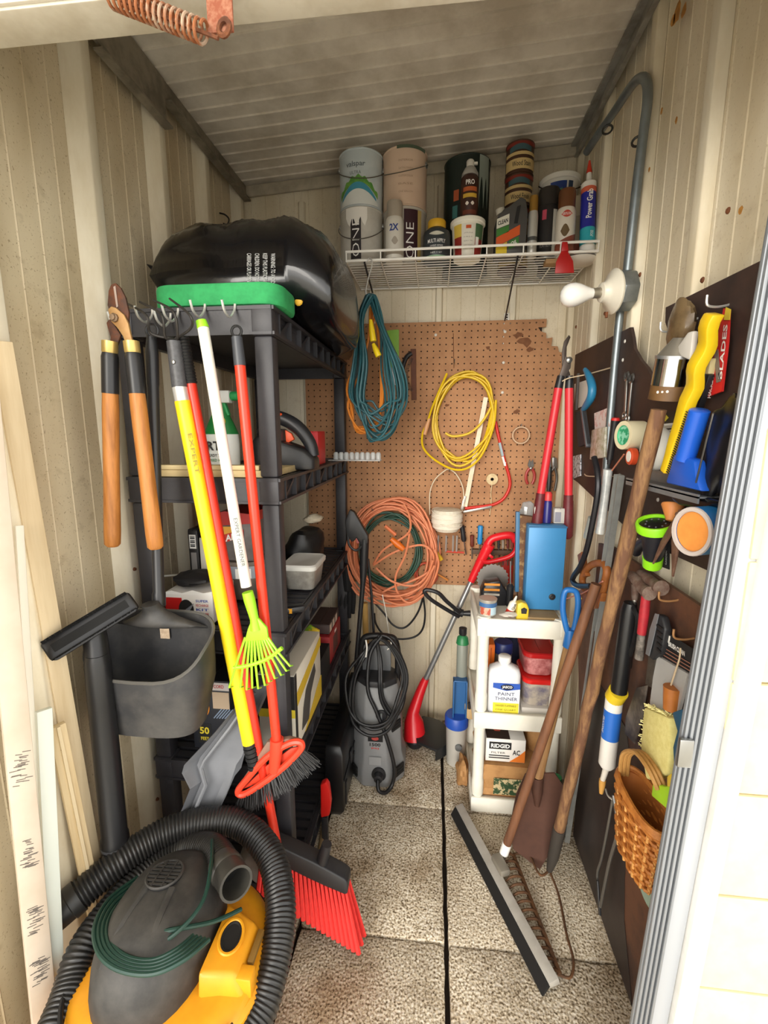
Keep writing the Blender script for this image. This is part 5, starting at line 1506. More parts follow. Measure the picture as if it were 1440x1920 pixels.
# packet and brush at the upper left
t = thing('green_packet', 'bright green hanging packet behind the teal cord', 'packet', at(738, 705, Y=PY))
obj('card', G().prism(pxs([(716, 621), (748, 618), (748, 705), (722, 705)], Y=PY - .001), (0, -.004, 0)), mt('#86bb36', .45, col2='#6aa02a', scale=10), t)
obj('silver_blister', G().prism(pxs([(722, 690), (748, 688), (748, 722), (728, 724)], Y=PY - .006), (0, -.012, 0)), mt('#c9d3da', .25, .4), t, bevel=.004)
t = thing('wire_brush', 'black curved wire brush hanging beside a brown wooden strip', 'brush', at(765, 745, Y=PY))
obj('brush_back', G().tube(cat([at(*q, Y=PY - .012) for q in ((772, 662), (762, 670), (755, 690), (753, 715), (757, 740))], 5), .009, 8), BLACKP, t)
g = G()
for k in range(36):
    s = k / 35
    p_ = at(768 - 10 * math.sin(s * 3.1), 672 + 60 * s, Y=PY - .012)
    g.tube([p_, p_ + V((.016, 0, -.002))], .0009, 3, caps=False)
obj('bristles', g, mt('#6a6a6a', .4, .5), t, kind='stuff')
tag(obj('brown_strip', G().prism(pxs([(770, 655), (780, 655), (781, 750), (772, 750)], Y=PY - .0005), (0, -.010, 0)), mt('#6a3f2a', .7, col2='#4a2a1c', scale=20), bevel=.001), 'narrow brown wooden strip fixed to the pegboard', 'strip')

# teal, orange cords hanging from an S hook at the left end of the wire shelf
t = thing('teal_extension_cord', 'long teal extension cord looped on the left end of the wire shelf', 'cord', at(710, 830, Y=1.64))
TE = mt('#22525a', .45, col2='#2e656c', scale=20)
top = at(694, 548, Y=1.64)
rr_ = random.Random(17)
for k in range(19):
    lx = 655 + 28 * rr_.random(); rx = 722 + 44 * rr_.random() ; by = 770 + 58 * rr_.random(); bx2 = 695 + 35 * rr_.random()
    yy = 1.64 - .03 + .006 * k * .8
    o1 = rr_.uniform(-10, 10)
    pts = [(690 + o1 * .8, 556 + abs(o1) * .6), (676 + o1 * .5, 600), (lx + 6, 680), (lx, 745), ((lx + bx2) / 2, by - 18), (bx2, by), ((rx + bx2) / 2 + 6, by - 22), (rx, 745), (rx - 8, 690), (714 + o1 * .5, 610), (698 + o1 * .8, 558)]
    obj('turn', G().tube(cat([at(a, b, Y=yy + .01 * math.sin(i * 1.3 + k)) for i, (a, b) in enumerate(pts)], 5, True), .0039, 7, closed=True), TE, t)
obj('s_hook', G().tube(cat([at(688, 490, Y=1.655), at(694, 484, Y=1.650), at(698, 495, Y=1.645), at(690, 525, Y=1.645), at(686, 548, Y=1.645), at(693, 556, Y=1.645), at(700, 550, Y=1.645)], 5), .0024, 7), WIRE, t)
for k, (a, b) in enumerate((((695, 600), (700, 640)), ((700, 645), (710, 668)))):
    obj('yellow_plug', G().tube([at(*a, Y=1.60), at((a[0] + b[0]) / 2, (a[1] + b[1]) / 2, Y=1.595), at(*b, Y=1.595)], [.006, .010, .011], 10), mt('#e8c81c', .4), t)
t = thing('orange_extension_cord', 'orange extension cord hanging behind the teal cord', 'cord', at(690, 810, Y=1.69))
OR = mt('#e0862f', .45)
for k in range(6):
    pts = [(700 + rr_.uniform(-6, 6), 580), (690, 640), (655 + rr_.uniform(-5, 12), 720), (655 + rr_.uniform(-4, 10), 765), (672 + rr_.uniform(-8, 8), 800 + rr_.uniform(-5, 10)), (705, 795 + rr_.uniform(-10, 10)), (718 + rr_.uniform(-6, 8), 740), (712, 660), (704, 585)]
    obj('turn', G().tube(cat([at(a, b, Y=1.69 + .006 * k) for a, b in pts], 5, True), .0042, 7, closed=True), OR, t)

# big orange cord coil with a green cord
OC = mt('#e08a62', .5, col2='#d47a50', scale=10)
t, c = coil_cord('orange_cord_coil', 'large tangled coil of salmon orange cord at the lower left of the pegboard', 738, 1032, .178, .212, PY - .03, 17, .0046, OC, 23, .11, dy=.0045, tilt=.05)
for k, pts in enumerate((((700, 1060), (740, 1035), (790, 1022), (812, 1040), (805, 1070), (770, 1090), (738, 1100), (715, 1112)),
                         ((700, 1058), (720, 1030), (765, 1000), (768, 970), (757, 945)),
                         ((815, 1030), (822, 1060), (808, 1100), (790, 1118), (765, 1130), (745, 1110), (742, 1080), (760, 1040), (768, 1000)),
                         ((705, 1065), (735, 1090), (775, 1098), (800, 1080), (812, 1050)),
                         ((660, 1100), (672, 1115), (690, 1120)),
                         ((655, 1010), (660, 1060), (690, 1105), (740, 1118), (790, 1100), (815, 1060)))):
    obj('loose_loop', G().tube(cat([at(*q, Y=PY - .115 - .006 * k) for q in pts], 6), .0048, 7), OC, t)
obj('orange_plug', G().tube([at(733, 1010, Y=PY - .12), at(745, 1020, Y=PY - .12), at(757, 1030, Y=PY - .12)], [.010, .016, .012], 10), mt('#e0701e', .4), t)
obj('orange_plug', G().tube([at(722, 986, Y=PY - .1), at(742, 1003, Y=PY - .1)], [.007, .008], 8), mt('#e07a4a', .4), t)
obj('yellow_plug', G().tube([at(818, 1035, Y=PY - .05), at(828, 1050, Y=PY - .05)], [.008, .010], 8), mt('#dcb22a', .4), t)
obj('yellow_end', G().tube([at(800, 1065, Y=PY - .02), at(840, 1088, Y=PY - .02)], .0042, 8), mt('#d88a3a', .4), t)
t, c = coil_cord('green_cord_coil', 'dark green cord coil inside the salmon orange coil', 732, 1030, .125, .150, PY - .02, 7, .0042, mt('#1f4f3c', .45, col2='#26352f', scale=8), 29, .12, dy=.0042)
tag(obj('peg_hook', peg(at(705, 950, Y=PY), .12), PGH), 'long peg hook carrying the tangled orange cord coil', 'hook', 'hooks on the pegboard')
t, c = coil_cord('red_cord_bundle', 'small bundle of red and orange cord at the lower right of the big coil', 800, 1075, .045, .055, PY - .012, 4, .004, mt('#b8492c', .45), 37, .12, dy=.004)

# screwdrivers along the lower pegboard
def screwdriver(label, px, y0, y1, y2, hm, r=.010, lean_=0, Y=PY - .022):
    a, b, c_ = at(px, y0, Y=Y), at(px + lean_ * .5, y1, Y=Y), at(px + lean_, y2, Y=Y)
    t = thing('screwdriver', label, 'screwdriver', c_, 'screwdrivers on the pegboard')
    d = b - a
    obj('handle', G().tube([a, a + d * .06, a + d * .5, a + d * .85, b], [r * .7, r, r * .85, r, r * .7], 10), hm, t)
    obj('shaft', G().tube([b, c_], .0028, 7), STEEL, t)


screwdriver('black handled screwdriver beside the ball of string', 866, 985, 1015, 1040, BLACKP, .012, 8)
screwdriver('dark red handled screwdriver on the lower pegboard', 885, 1003, 1025, 1048, mt('#6a2a1c', .4), .009)
screwdriver('bright blue handled screwdriver above the red trimmer grip', 901, 985, 1020, 1050, mt('#2585c4', .4), .012, -3)
RK = thing('tool_rack', 'narrow wooden tool rack with small drivers behind the red trimmer grip', 'tool rack', at(930, 1060, Y=PY))
obj('rail', G().bx(at(885, 1030, Y=PY).x, at(965, 1030, Y=PY).x, PY - .03, PY - .0005, at(900, 1036, Y=PY).z, at(900, 1028, Y=PY).z), mt('#5a4434', .7), RK, bevel=.001)
for k, (px, c_) in enumerate(((925, '#7a2a20'), (935, '#3a3a3c'), (943, '#a39a8c'), (952, '#6a2a26'), (960, '#8c3a30'))):
    screwdriver(['small maroon driver in the tool rack', 'small dark grey driver in the tool rack', 'small pale driver in the tool rack', 'small brown driver in the tool rack', 'small red driver at the right of the tool rack'][k], px, 1012, 1028, 1060, mt(c_, .5), .006, 0, PY - .018)
t = thing('red_hex_key_set', 'red plastic hex key holder hanging on the lower pegboard', 'hex keys', at(950, 1100, Y=PY))
obj('holder', G().prism(pxs([(940, 1050), (962, 1050), (960, 1092), (942, 1092)], Y=PY - .002), (0, -.012, 0)), mt('#c0281f', .4), t, bevel=.003)
for k in range(4): obj('key', G().tube([at(943 + 5 * k, 1052, Y=PY - .016), at(943 + 5 * k, 1036, Y=PY - .016)], .0016, 5), STEEL, t)


def pruner(name, label, px, py, h, gm, Y, group=None):
    c = at(px, py, Y=Y)
    t = thing(name, label, 'pruners', c - V((0, 0, h * .6)), group)
    for s in (-1, 1):
        obj('grip', G().tube(cat([c + V((s * .004, 0, 0)), c + V((s * h * .14, 0, -h * .18)), c + V((s * h * .15, 0, -h * .42)), c + V((s * h * .08, 0, -h * .6))], 5), [.006] * 16, 8), gm, t)
        obj('blade', G().prism([c + V((0, -.004 * s, -.006)), c + V((s * .012, -.004 * s, .012)), c + V((s * .006, -.004 * s, h * .34)), c + V((-s * .003, -.004 * s, h * .2))], (0, .003, 0)), mt('#6d6a66', .4, .7), t)
    obj('pivot', G().lathe([(.005, 0), (.005, .003), (.0001, .004)], c + V((0, -.008, 0)), -Y_, 8), STEEL, t)


pruner('pruners', 'red handled pruners hanging on the right of the pegboard', 995, 878, .11, mt('#a8322c', .4), PY - .012)
t = thing('locking_pliers', 'silver pliers hanging behind the red loppers', 'pliers', at(1035, 920, Y=PY - .02))
for s in (-1, 1): obj('handle', G().tube(cat([at(1040, 875, Y=PY - .02), at(1036 + 8 * s, 895, Y=PY - .02), at(1034 + 6 * s, 920, Y=PY - .02)], 5), .005, 8), mt('#5a5854', .4, .6), t)
obj('jaw', G().prism(pxs([(1036, 858), (1044, 858), (1046, 878), (1036, 880)], Y=PY - .024), (0, .008, 0)), STEEL, t, bevel=.001)
t = thing('black_snips', 'black handled snips between the red lopper handles', 'snips', at(1030, 950, Y=PY - .03))
obj('handle', G().tube([at(1031, 875, Y=PY - .03), at(1030, 900, Y=PY - .03), at(1028, 930, Y=PY - .03)], [.008, .010, .007], 8), BLACKP, t)
obj('blade', G().prism(pxs([(1028, 860), (1033, 848), (1034, 876), (1029, 876)], Y=PY - .032), (0, .005, 0)), STEEL, t)

# ---- red handled loppers hung from wire on the right wall
t = thing('red_lopper', 'long red handled loppers hanging near the right back corner', 'loppers', at(1040, 1015, Y=1.60))
LY = 1.60
obj('hook_blade', G().prism(pxs([(1067, 628), (1070, 632), (1063, 650), (1062, 670), (1066, 690), (1070, 705), (1060, 712), (1054, 690), (1054, 660), (1058, 640)], Y=LY), (0, .006, 0)), mt('#4a403a', .5, .5), t, bevel=.001)
obj('cutting_blade', G().prism(pxs([(1060, 668), (1072, 672), (1070, 690), (1056, 712), (1046, 712), (1052, 695)], Y=LY - .007), (0, .006, 0)), mt('#5a504a', .5, .5), t, bevel=.001)
obj('pivot', G().lathe([(.010, 0), (.010, .004), (.006, .007), (.0001, .007)], at(1067, 675, Y=LY - .008), -Y_, 10), STEEL, t)
for a, b, c_, d in (((1052, 705), (1047, 728), (1014, 925), (1003, 1012)), ((1068, 705), (1067, 728), (1066, 928), (1064, 1010))):
    A, B, D, E_ = [at(*q, Y=LY) for q in (a, b, c_, d)]
    obj('collar', G().tube([A, B], [.012, .014], 12), BLACKP, t)
    obj('handle', G().tube([B, D], .0135, 14), mt('#d3313a', .38), t)
    e = (E_ - D)
    obj('grip', G().tube([D, D + e * .12, D + e * .13, D + e * .6, D + e * .93, E_], [.0155, .0155, .0165, .0185, .0175, .010], 14), mt('#6a2228', .5, col2='#4a181c', scale=60, bump=.4), t)

# ---------------------------------------------------------------- pressure washer
GW = mt('#8b8c8d', .5, col2='#767778', scale=6)
wc = V((-.205, 1.655, 0))
t = thing('pressure_washer', 'grey upright pressure washer with black hose draped over its handle', 'pressure washer', wc)
oct_ = lambda rx, ry, z, dy=0: [V((wc.x + rx * a, wc.y + dy + ry * b, z)) for a, b in ((-.45, -1), (.45, -1), (1, -.45), (1, .45), (.45, 1), (-.45, 1), (-1, .45), (-1, -.45))]
bd = obj('body', G().loft([oct_(.100, .11, .001), oct_(.110, .115, .012), oct_(.112, .115, .07), oct_(.098, .10, .12), oct_(.092, .095, .26), oct_(.090, .09, .36), oct_(.080, .075, .40)]), GW, t, bevel=.006)
obj('top_collar', G().loft([oct_(.078, .073, .395), oct_(.074, .070, .42), oct_(.050, .05, .425)]), mt('#2a2a2c', .5), t, bevel=.003)
for s in (-1, 1):
    for k in range(3):
        obj('vent_slot', G().bar(wc + V((s * .108, -.062, .05 + k * .014)), wc + V((s * .070, -.108, .044 + k * .014)), .006, .012, Z_), mt('#141415', .7), bd)
        obj('vent_slot', G().bar(wc + V((s * .094, -.052, .235 + k * .012)), wc + V((s * .064, -.086, .230 + k * .012)), .005, .010, Z_), mt('#141415', .7), bd)
fy = wc.y - .0955
obj('brand_label', G().bx(wc.x - .028, wc.x + .030, fy - .0015, fy + .004, .150, .215), mt('#d9d6ce', .5), bd)
obj('brand_band', G().bx(wc.x - .028, wc.x + .030, fy - .0022, fy + .002, .188, .215), mt('#1b1b1d', .5), bd)
obj('brand_oval', G().lathe([(.0001, .0012), (.014, .0012), (.014, 0)], (wc.x, fy - .0022, .202), -Y_, 18, sx=1, sy=.55), mt('#b5453f', .5), bd)
obj('lettering', flat_text('1500', (wc.x, fy - .0032, .176), X_, Z_, .042, .014, .03), INK, bd)
obj('lettering', flat_text('PSI', (wc.x, fy - .0032, .159), X_, Z_, .028, .009, .02), INKR, bd)
obj('warning_panel', G().bx(wc.x - .022, wc.x + .024, fy - .012, fy - .006, .082, .128), mt('#9c9d9e', .5), bd)
obj('switch_dial', G().lathe([(.022, 0), (.022, .008), (.018, .012), (.0001, .012)], (wc.x + .025, wc.y - .091, .300), -Y_, 20), BLACKP, t)
obj('switch_bar', G().bx(wc.x + .022, wc.x + .028, wc.y - .107, wc.y - .102, .286, .314), GALV, t)
obj('outlet', G().lathe([(.028, 0), (.028, .010), (.018, .012), (.016, .035), (.010, .037), (.0001, .037)], (wc.x + .016, wc.y - .108, .062), -Y_, 18), BLACKP, t)
HK = mt('#19191b', .45)
obj('handle', G().tube(cat([wc + V((-.070, .02, .33)), wc + V((-.074, .02, .46)), wc + V((-.062, .02, .545)), wc + V((-.03, .02, .565)), wc + V((.04, .02, .565)), wc + V((.068, .02, .545)), wc + V((.078, .02, .46)), wc + V((.072, .02, .33))], 6), .013, 12), HK, t)
obj('handle_gusset', G().bx(wc.x - .066, wc.x + .05, wc.y + .012, wc.y + .028, .415, .53), mt('#66686a', .5), t, bevel=.004)
hp_ = wc + V((.016, -.145, .062))
obj('high_pressure_hose', G().tube(cat([hp_, hp_ + V((.006, -.02, -.025)), hp_ + V((.032, -.01, -.04)), hp_ + V((.055, .015, -.02)), hp_ + V((.06, .02, .05)), hp_ + V((.03, .03, .16)), hp_ + V((-.01, .04, .26)), hp_ + V((-.045, .06, .34)), hp_ + V((-.04, .10, .46)), hp_ + V((0, .13, .52))], 8), .0075, 10), HK, t)
rr_ = random.Random(41)
for k in range(5):
    a = rr_.uniform(-.02, .02); b = rr_.uniform(-.03, .03)
    pts = [wc + V((.0, -.02, .572)), wc + V((-.045 + a, -.055, .52)), wc + V((-.085 + a * 2, -.09, .42 + b)), wc + V((-.08 + a, -.115, .30 + b)), wc + V((-.02 + a, -.125, .25 + b)), wc + V((.05, -.12, .27 + b)), wc + V((.10 + a, -.10, .36 + b)), wc + V((.115 + a, -.07, .46)), wc + V((.07 + a, -.04, .545))]
    if k > 2: pts = [wc + V((.0, -.01, .572)), wc + V((.01 + a, -.06, .50)), wc + V((.02 + a, -.10, .38 + b)), wc + V((.07 + a, -.105, .31 + b)), wc + V((.11, -.09, .38 + b)), wc + V((.10, -.05, .50)), wc + V((.05, -.01, .57))]
    obj('hose_loop', G().tube(cat(pts, 6, True), .0062, 9, closed=True), HK, t)
# spray gun and lance hanging on the left of the washer
t = thing('spray_gun', 'black pressure washer spray gun with a long lance hanging by the shelf', 'spray gun', at(662, 1350, Y=1.66))
obj('lance', G().tube([at(684, 1010, Y=1.68), at(682, 1060, Y=1.68), at(680, 1100, Y=1.68), at(668, 1240, Y=1.67), at(664, 1350, Y=1.66)], [.017, .017, .0095, .0085, .0085], 12), HK, t)
obj('gun_body', G().prism(pxs([(655, 955), (664, 960), (690, 1005), (690, 1020), (676, 1024), (668, 1010), (660, 1018), (650, 1005), (646, 980)], Y=1.665), (0, .028, 0)), HK, t, bevel=.006)
obj('trigger_guard', G().tube(cat([at(*q, Y=1.67) for q in ((652, 1000), (655, 1022), (668, 1032), (680, 1022))], 5), .005, 8), HK, t)
obj('trigger', G().bar(at(668, 995, Y=1.67), at(672, 1018, Y=1.67), .006, .012, X_), mt('#8c3a34', .5), t)
obj('second_lance', G().tube([at(690, 1048, Y=1.70), at(697, 1120, Y=1.70), at(703, 1220, Y=1.70)], .0055, 9), HK, t)
t = thing('black_cable', 'black power cable looping down the back wall behind the red trimmer', 'cable', at(745, 1200, Y=1.93))
for pts in (((792, 1090), (795, 1110), (785, 1145), (768, 1170), (752, 1178), (735, 1170), (720, 1150), (700, 1128)), ((792, 1110), (797, 1150), (792, 1180), (775, 1195), (745, 1198), (720, 1190), (705, 1170), (702, 1150))):
    obj('loop', G().tube(cat([at(*q, Y=1.93) for q in pts], 6), .0045, 8), HK, t)
tag(obj('white_string', G().tube(cat([at(*q, Y=1.80) for q in ((717, 1115), (724, 1150), (728, 1180), (732, 1200))], 5) + cat([at(*q, Y=1.62) for q in ((733, 1205), (734, 1212), (726, 1218))], 4), .0022, 6), mt('#dcd8cc', .6)), 'thin white string tied down to the washer handle', 'string')
tag(obj('zip_tie', G().tube(cat([at(*q, Y=1.58) for q in ((686, 1200), (688, 1215), (686, 1232))], 5), .003, 6), mt('#e5e3dc', .5)), 'short white tie hanging on the left of the washer handle', 'tie')
t = tag(obj('wooden_stake', G().tube([at(684, 1130, Y=1.86), at(690, 1320, Y=1.86)], .013, 10), mt('#c9a25c', .6, col2='#a67f3e', scale=14, stretch=(4, 4, .5))), 'pale wooden stake standing behind the pressure washer', 'stake')
t = thing('work_gloves', 'black work glove hanging between the shelf edge and the orange coil', 'glove', at(650, 1140, Y=1.90))
obj('palm', G().loft([[at(x - w, y, Y=1.90), at(x, y, Y=1.875), at(x + w, y, Y=1.90), at(x, y, Y=1.925)] for x, y, w in ((644, 1025, 7), (646, 1050, 13), (650, 1085, 14), (652, 1110, 12))]), mt('#1a1a1b', .8), t, bevel=.004)
for k, (x, y) in enumerate(((638, 1150), (646, 1162), (655, 1166), (662, 1158))):
    obj('finger', G().tube([at(642 + 7 * k, 1105, Y=1.90), at((642 + 7 * k + x) / 2, 1130, Y=1.895), at(x, y - 8, Y=1.90)], [.011, .011, .008], 8), mt('#1a1a1b', .8), t)

# ---------------------------------------------------------------- red string trimmer
RT = mt('#e0202a', .32)
t = thing('string_trimmer', 'red corded string trimmer with a grey shaft and black guard leaning on the back wall', 'string trimmer', at(815, 1400, Z=0))
s0, s1 = at(888, 1080, Y=1.88), at(795, 1280, Y=1.86)
obj('shaft', G().tube([s0, s1], .0115, 14), mt('#a9abad', .3, .7), t)
h0 = at(905, 1045, Y=1.88)
obj('grip_neck', G().tube([s0 + (s1 - s0) * .05, s0, h0, at(918, 1020, Y=1.875)], [.015, .017, .020, .024], 14), RT, t)
obj('grip_bow', G().tube(cat([at(*q, Y=1.87) for q in ((912, 1030), (920, 1012), (940, 1005), (958, 1004), (966, 1012), (968, 1028), (958, 1042), (935, 1050), (912, 1054), (902, 1048))], 5), [.016 if i < 22 else .010 for i in range(46)], 12), RT, t)
obj('trigger', G().bar(at(917, 1040, Y=1.87), at(924, 1046, Y=1.87), .012, .010, Y_), RT, t, bevel=.002)
obj('cord_hook', G().tube([at(962, 1000, Y=1.87), at(978, 998, Y=1.87), at(984, 1004, Y=1.87)], .005, 8), BLACKP, t)
loop = cat([at(*q, Y=yy) for q, yy in (((862, 1148), 1.84), ((838, 1128), 1.80), ((822, 1112), 1.78), ((802, 1106), 1.78), ((796, 1110), 1.78), ((808, 1124), 1.79), ((836, 1142), 1.82), ((860, 1156), 1.85))], 5)
obj('assist_handle', G().tube(loop, .0085, 10), BLACKP, t)
obj('clamp', G().tube([at(850, 1146, Y=1.86), at(868, 1150, Y=1.86)], .017, 12).tube([at(868, 1150, Y=1.86), at(882, 1150, Y=1.86)], [.010, .013], 10), BLACKP, t)
m0 = s1; m1 = at(775, 1335, Y=1.83); m2 = at(778, 1385, Y=1.80)
obj('motor_housing', G().tube([m0 + (s0 - s1) * .04, m0, at(787, 1300, Y=1.85), m1, at(776, 1352, Y=1.82), m2], [.015, .018, .021, .026, .042, .050], 18), RT, t)
gd = at(815, 1385, Z=.045)
pts = []
for i in range(13):
    q = math.radians(-60 + 150 * i / 12)
    pts.append(V((m2.x + .03 + .125 * math.cos(q), m2.y + .0 + .12 * math.sin(q), .055)))
pts += [V((m2.x - .01, m2.y + .05, .055)), V((m2.x + .01, m2.y - .06, .055))]
obj('guard', G().prism(pts, (0, 0, .012)).prism([pts[0], pts[0] + V((.003, .003, -.035)), pts[4] + V((0, 0, -.035)), pts[4]], (-.004, .004, 0)), mt('#222426', .35), t, bevel=.002)
obj('guard_skirt', G().loft([[p + V((0, 0, .004)), p + V((0, 0, -.038)), p + V((-.004, .002, -.038)), p + V((-.004, .002, .004))] for p in pts[:13]]), mt('#222426', .35), t)
obj('spool_head', G().lathe([(.030, .005), (.034, .010), (.034, .030), (.028, .036), (.02, .060)], (m2.x, m2.y, 0), Z_, 18), BLACKP, t)
# ================================================================ small white resin shelf and its load
RES = mt('#efece0', .45, col2='#e0dac6', scale=8, amt=.5)
QX0, QX1, QY0, QY1 = .155, .452, 1.466, 1.80
t = thing('white_resin_shelf', 'low white resin shelf with three tiers in the right back corner', 'shelf', (.30, 1.63, 0))
LV = [(.745, .064), (.398, .06), (.062, .058)]
for z, h in LV:
    s = obj('tier', G().bx(QX0 + .004, QX1 - .004, QY0 + .008, QY1, z - .024, z - .012), RES, t, bevel=.002)
    obj('front_rail', G().bx(QX0, QX1, QY0, QY0 + .012, z - h, z), RES, s, bevel=.004)
    obj('side_rail', G().bx(QX0, QX0 + .010, QY0 + .012, QY1, z - h, z - .004), RES, s, bevel=.003)
    obj('side_rail', G().bx(QX1 - .010, QX1, QY0 + .012, QY1, z - h, z - .004), RES, s, bevel=.003)
for x in (QX0 + .024, QX1 - .020):
    for y in (QY0 + .025, QY1 - .02):
        for z0, z1 in ((.0005, .02), (.062, .34), (.398, .682)):
            if z1 - z0 > .05: obj('post', G().lathe([(.020, z0), (.022, z0 + .01), (.0215, z0 + .06), (.0195, z0 + .065), (.0195, z1 - .02), (.022, z1)], (x, y, 0), Z_, 18), RES, t)
            else: obj('foot', G().lathe([(.021, z0), (.023, z0 + .002), (.023, z1)], (x, y, 0), Z_, 18), RES, t)
        obj('corner_boss', G().lathe([(.024, .690), (.026, .694), (.026, .742), (.022, .748), (.0001, .748)], (x, y, 0), Z_, 18), RES, t)
# --- top tier
ZT = .7335
t = thing('plywood_mat', 'scrap of brown board lying on the white shelf top', 'board', (.33, 1.55, ZT))
obj('sheet', G().bx(.29, .425, 1.485, 1.70, ZT, ZT + .016), mt('#9c8258', .7, col2='#7a6040', scale=12), t, bevel=.001)
BLU = mt('#3f87bd', .4, .1, col2='#3579ad', scale=5)
t = thing('blue_metal_cabinet', 'tall blue metal tool cabinet standing on the white shelf', 'cabinet', (.395, 1.56, ZT + .017))
obj('case', G().bx(.322, .447, 1.555, 1.60, .751, 1.05), BLU, t, bevel=.004)
obj('door', G().bx(.323, .446, 1.548, 1.5545, .753, 1.048), BLU, t, bevel=.002)
obj('lock_knob', G().lathe([(.011, 0), (.011, .003), (.006, .004), (.006, .010), (.0001, .011)], at(1035, 1119, Y=1.548), -Y_, 16), BLACKP, t)
obj('rim', G().bx(.322, .447, 1.546, 1.5475, 1.043, 1.049), mt('#2c5f88', .4), t)
t = thing('bark_plank', 'rough bark covered plank behind the blue cabinet with a blue edge strip', 'plank', (.29, 1.66, ZT))
pts = [at(x, y, Y=1.615) for x, y in ((974, 966), (1002, 970), (1002, 1140), (972, 1140), (970, 1060))]
obj('plank', G().prism(pts, (0, .03, 0)), mt('#6a4a34', .9, col2='#a3865c', scale=40, amt=.9, bump=1, lo=.5, hi=.65), t)
obj('blue_strip', G().prism(pxs([(968, 960), (975, 960), (973, 1110), (966, 1110)], Y=1.612), (0, .02, 0)), mt('#3d6f96', .45), t, bevel=.001)
t = thing('blue_spray_bottle', 'slim dark blue bottle with a red cap standing on the blue cabinet', 'bottle', (.375, 1.60, 1.0505)); o = V((at(1026, 960, Y=1.60).x, 1.60, 1.0505))
obj('bottle_body', G().lathe([(.013, 0), (.015, .002), (.015, .07), (.012, .078)], o, n=18), mt('#23236e', .35), t)
obj('cap', G().lathe([(.0135, .078), (.0135, .10), (.009, .108), (.0001, .108)], o, n=18), mt('#cc3a3a', .4), t)
t = carton('white_packet_box', 'small white box on the blue cabinet behind the lopper grips', 'box', o.x - .045, o.x - .018, 1.59, 1.62, 1.0505, 1.105, mt('#dcd9d2', .5))
t = carton('grey_card_box', 'small grey and white box on the blue cabinet beside the blue bottle', 'box', o.x + .022, o.x + .062, 1.59, 1.625, 1.0505, 1.10, mt('#bdbab4', .5))
patch_front(t, 'grey_panel', o.x + .024, o.x + .044, 1.055, 1.09, 1.59, mt('#8a8a96', .5))
tag(obj('foil_packet', crumple((o.x - .052, 1.67, 1.02), .036, seed=52, sz=1.5, sx=.9, sy=.5), mt('#c9c8c6', .25, .5), smooth=25), 'crumpled clear and silver packet left of the blue bottle', 'packet')
t = thing('tape_measure', 'yellow tape measure standing on the white shelf', 'tape measure', (at(978, 1150, Y=1.50).x, 1.50, ZT)); o = V((at(978, 1150, Y=1.50).x, 1.50, ZT))
obj('case', G().prism([o + V((a, -.016, b)) for a, b in ((-.020, 0), (.020, 0), (.021, .045), (.014, .062), (-.004, .068), (-.018, .062))], (0, .032, 0)), mt('#d9bd33', .4), t, bevel=.005)
obj('black_grip', G().prism([o + V((a, -.0175, b)) for a, b in ((-.004, .028), (.012, .028), (.014, .044), (.004, .05), (-.006, .044))], (0, .0015, 0)), INK, t)
t = thing('small_tin', 'small tin with a blue and red picture label on the white shelf', 'tin', (at(913, 1150, Y=1.5).x, 1.50, .749)); o = V((at(914, 1150, Y=1.50).x, 1.502, .749))
obj('tin_body', G().lathe([(.028, 0), (.030, .002), (.030, .050), (.031, .052), (.031, .056), (.027, .057), (.0001, .054)], o, n=28), mt('#c9c6bd', .35, .5), t)
obj('blue_band', cyl_patch(o, .0303, FRONT, 1.3, .032, .046), mt('#3f6a9c', .5), t)
obj('picture_label', cyl_patch(o, .0303, FRONT - .4, .6, .006, .032), mt('#c9a890', .5, col2='#b8432c', scale=80, lo=.48, hi=.52, amt=.9), t)
obj('blue_label', cyl_patch(o, .0303, FRONT + .6, .4, .006, .032), mt('#b9d3de', .5), t)
t = thing('black_sander', 'black power tool with orange strips at the back of the white shelf', 'power tool', (.205, 1.66, ZT))
o = V((.225, 1.65, ZT))
obj('body', G().loft([[o + V((x, -.035 * k, 0)), o + V((x, .035 * k, 0)), o + V((x, .03 * k, h)), o + V((x, -.03 * k, h))] for x, k, h in ((-.045, .8, .05), (-.03, 1, .085), (.02, 1, .095), (.05, .85, .05))]), BLACKP, t, bevel=.006)
for z_, c_ in ((.058, '#d98a2c'), (.078, '#d98a2c'), (.04, '#b9b2a6')): obj('strip', G().bx(o.x - .035, o.x + .02, o.y - .0375, o.y - .0345, o.z + z_, o.z + z_ + .008), mt(c_, .5), t)
t = thing('saw_blade', 'grey circular saw blade standing behind the black tool', 'saw blade', (.235, 1.735, ZT))
pts = []
for i in range(48):
    q = 2 * math.pi * i / 48
    pts.append(V((.235 + (.062 if i % 2 else .057) * math.cos(q), 1.735, ZT + .063 + (.062 if i % 2 else .057) * math.sin(q))))
obj('disc', G().prism(pts, (0, .003, 0)), mt('#8b8580', .4, .6), t)
t = thing('glue_bottle', 'red and white glue bottle lying against the yellow tape measure', 'bottle', (at(955, 1145, Y=1.51).x, 1.51, ZT)); o = V((at(953, 1148, Y=1.51).x, 1.515, ZT)); ax = V((.35, 0, 1)).normalized()
obj('bottle_body', G().lathe([(.011, 0), (.0135, .003), (.0135, .05), (.008, .058)], o + V((0, 0, .004)), ax, 16), mt('#e8e2d4', .4), t)
obj('red_base', G().lathe([(.0138, .002), (.0138, .026)], o + V((0, 0, .004)), ax, 16), mt('#c2301f', .4), t)
obj('nozzle', G().lathe([(.006, .058), (.003, .078), (.0001, .079)], o + V((0, 0, .004)), ax, 12), mt('#d8d4c8', .4), t)
obj('lettering', flat_text('Glue', o + ax * .042 + V((.002, -.0150, .004)), ax, -X_, .022, .010, .02), INK, t)
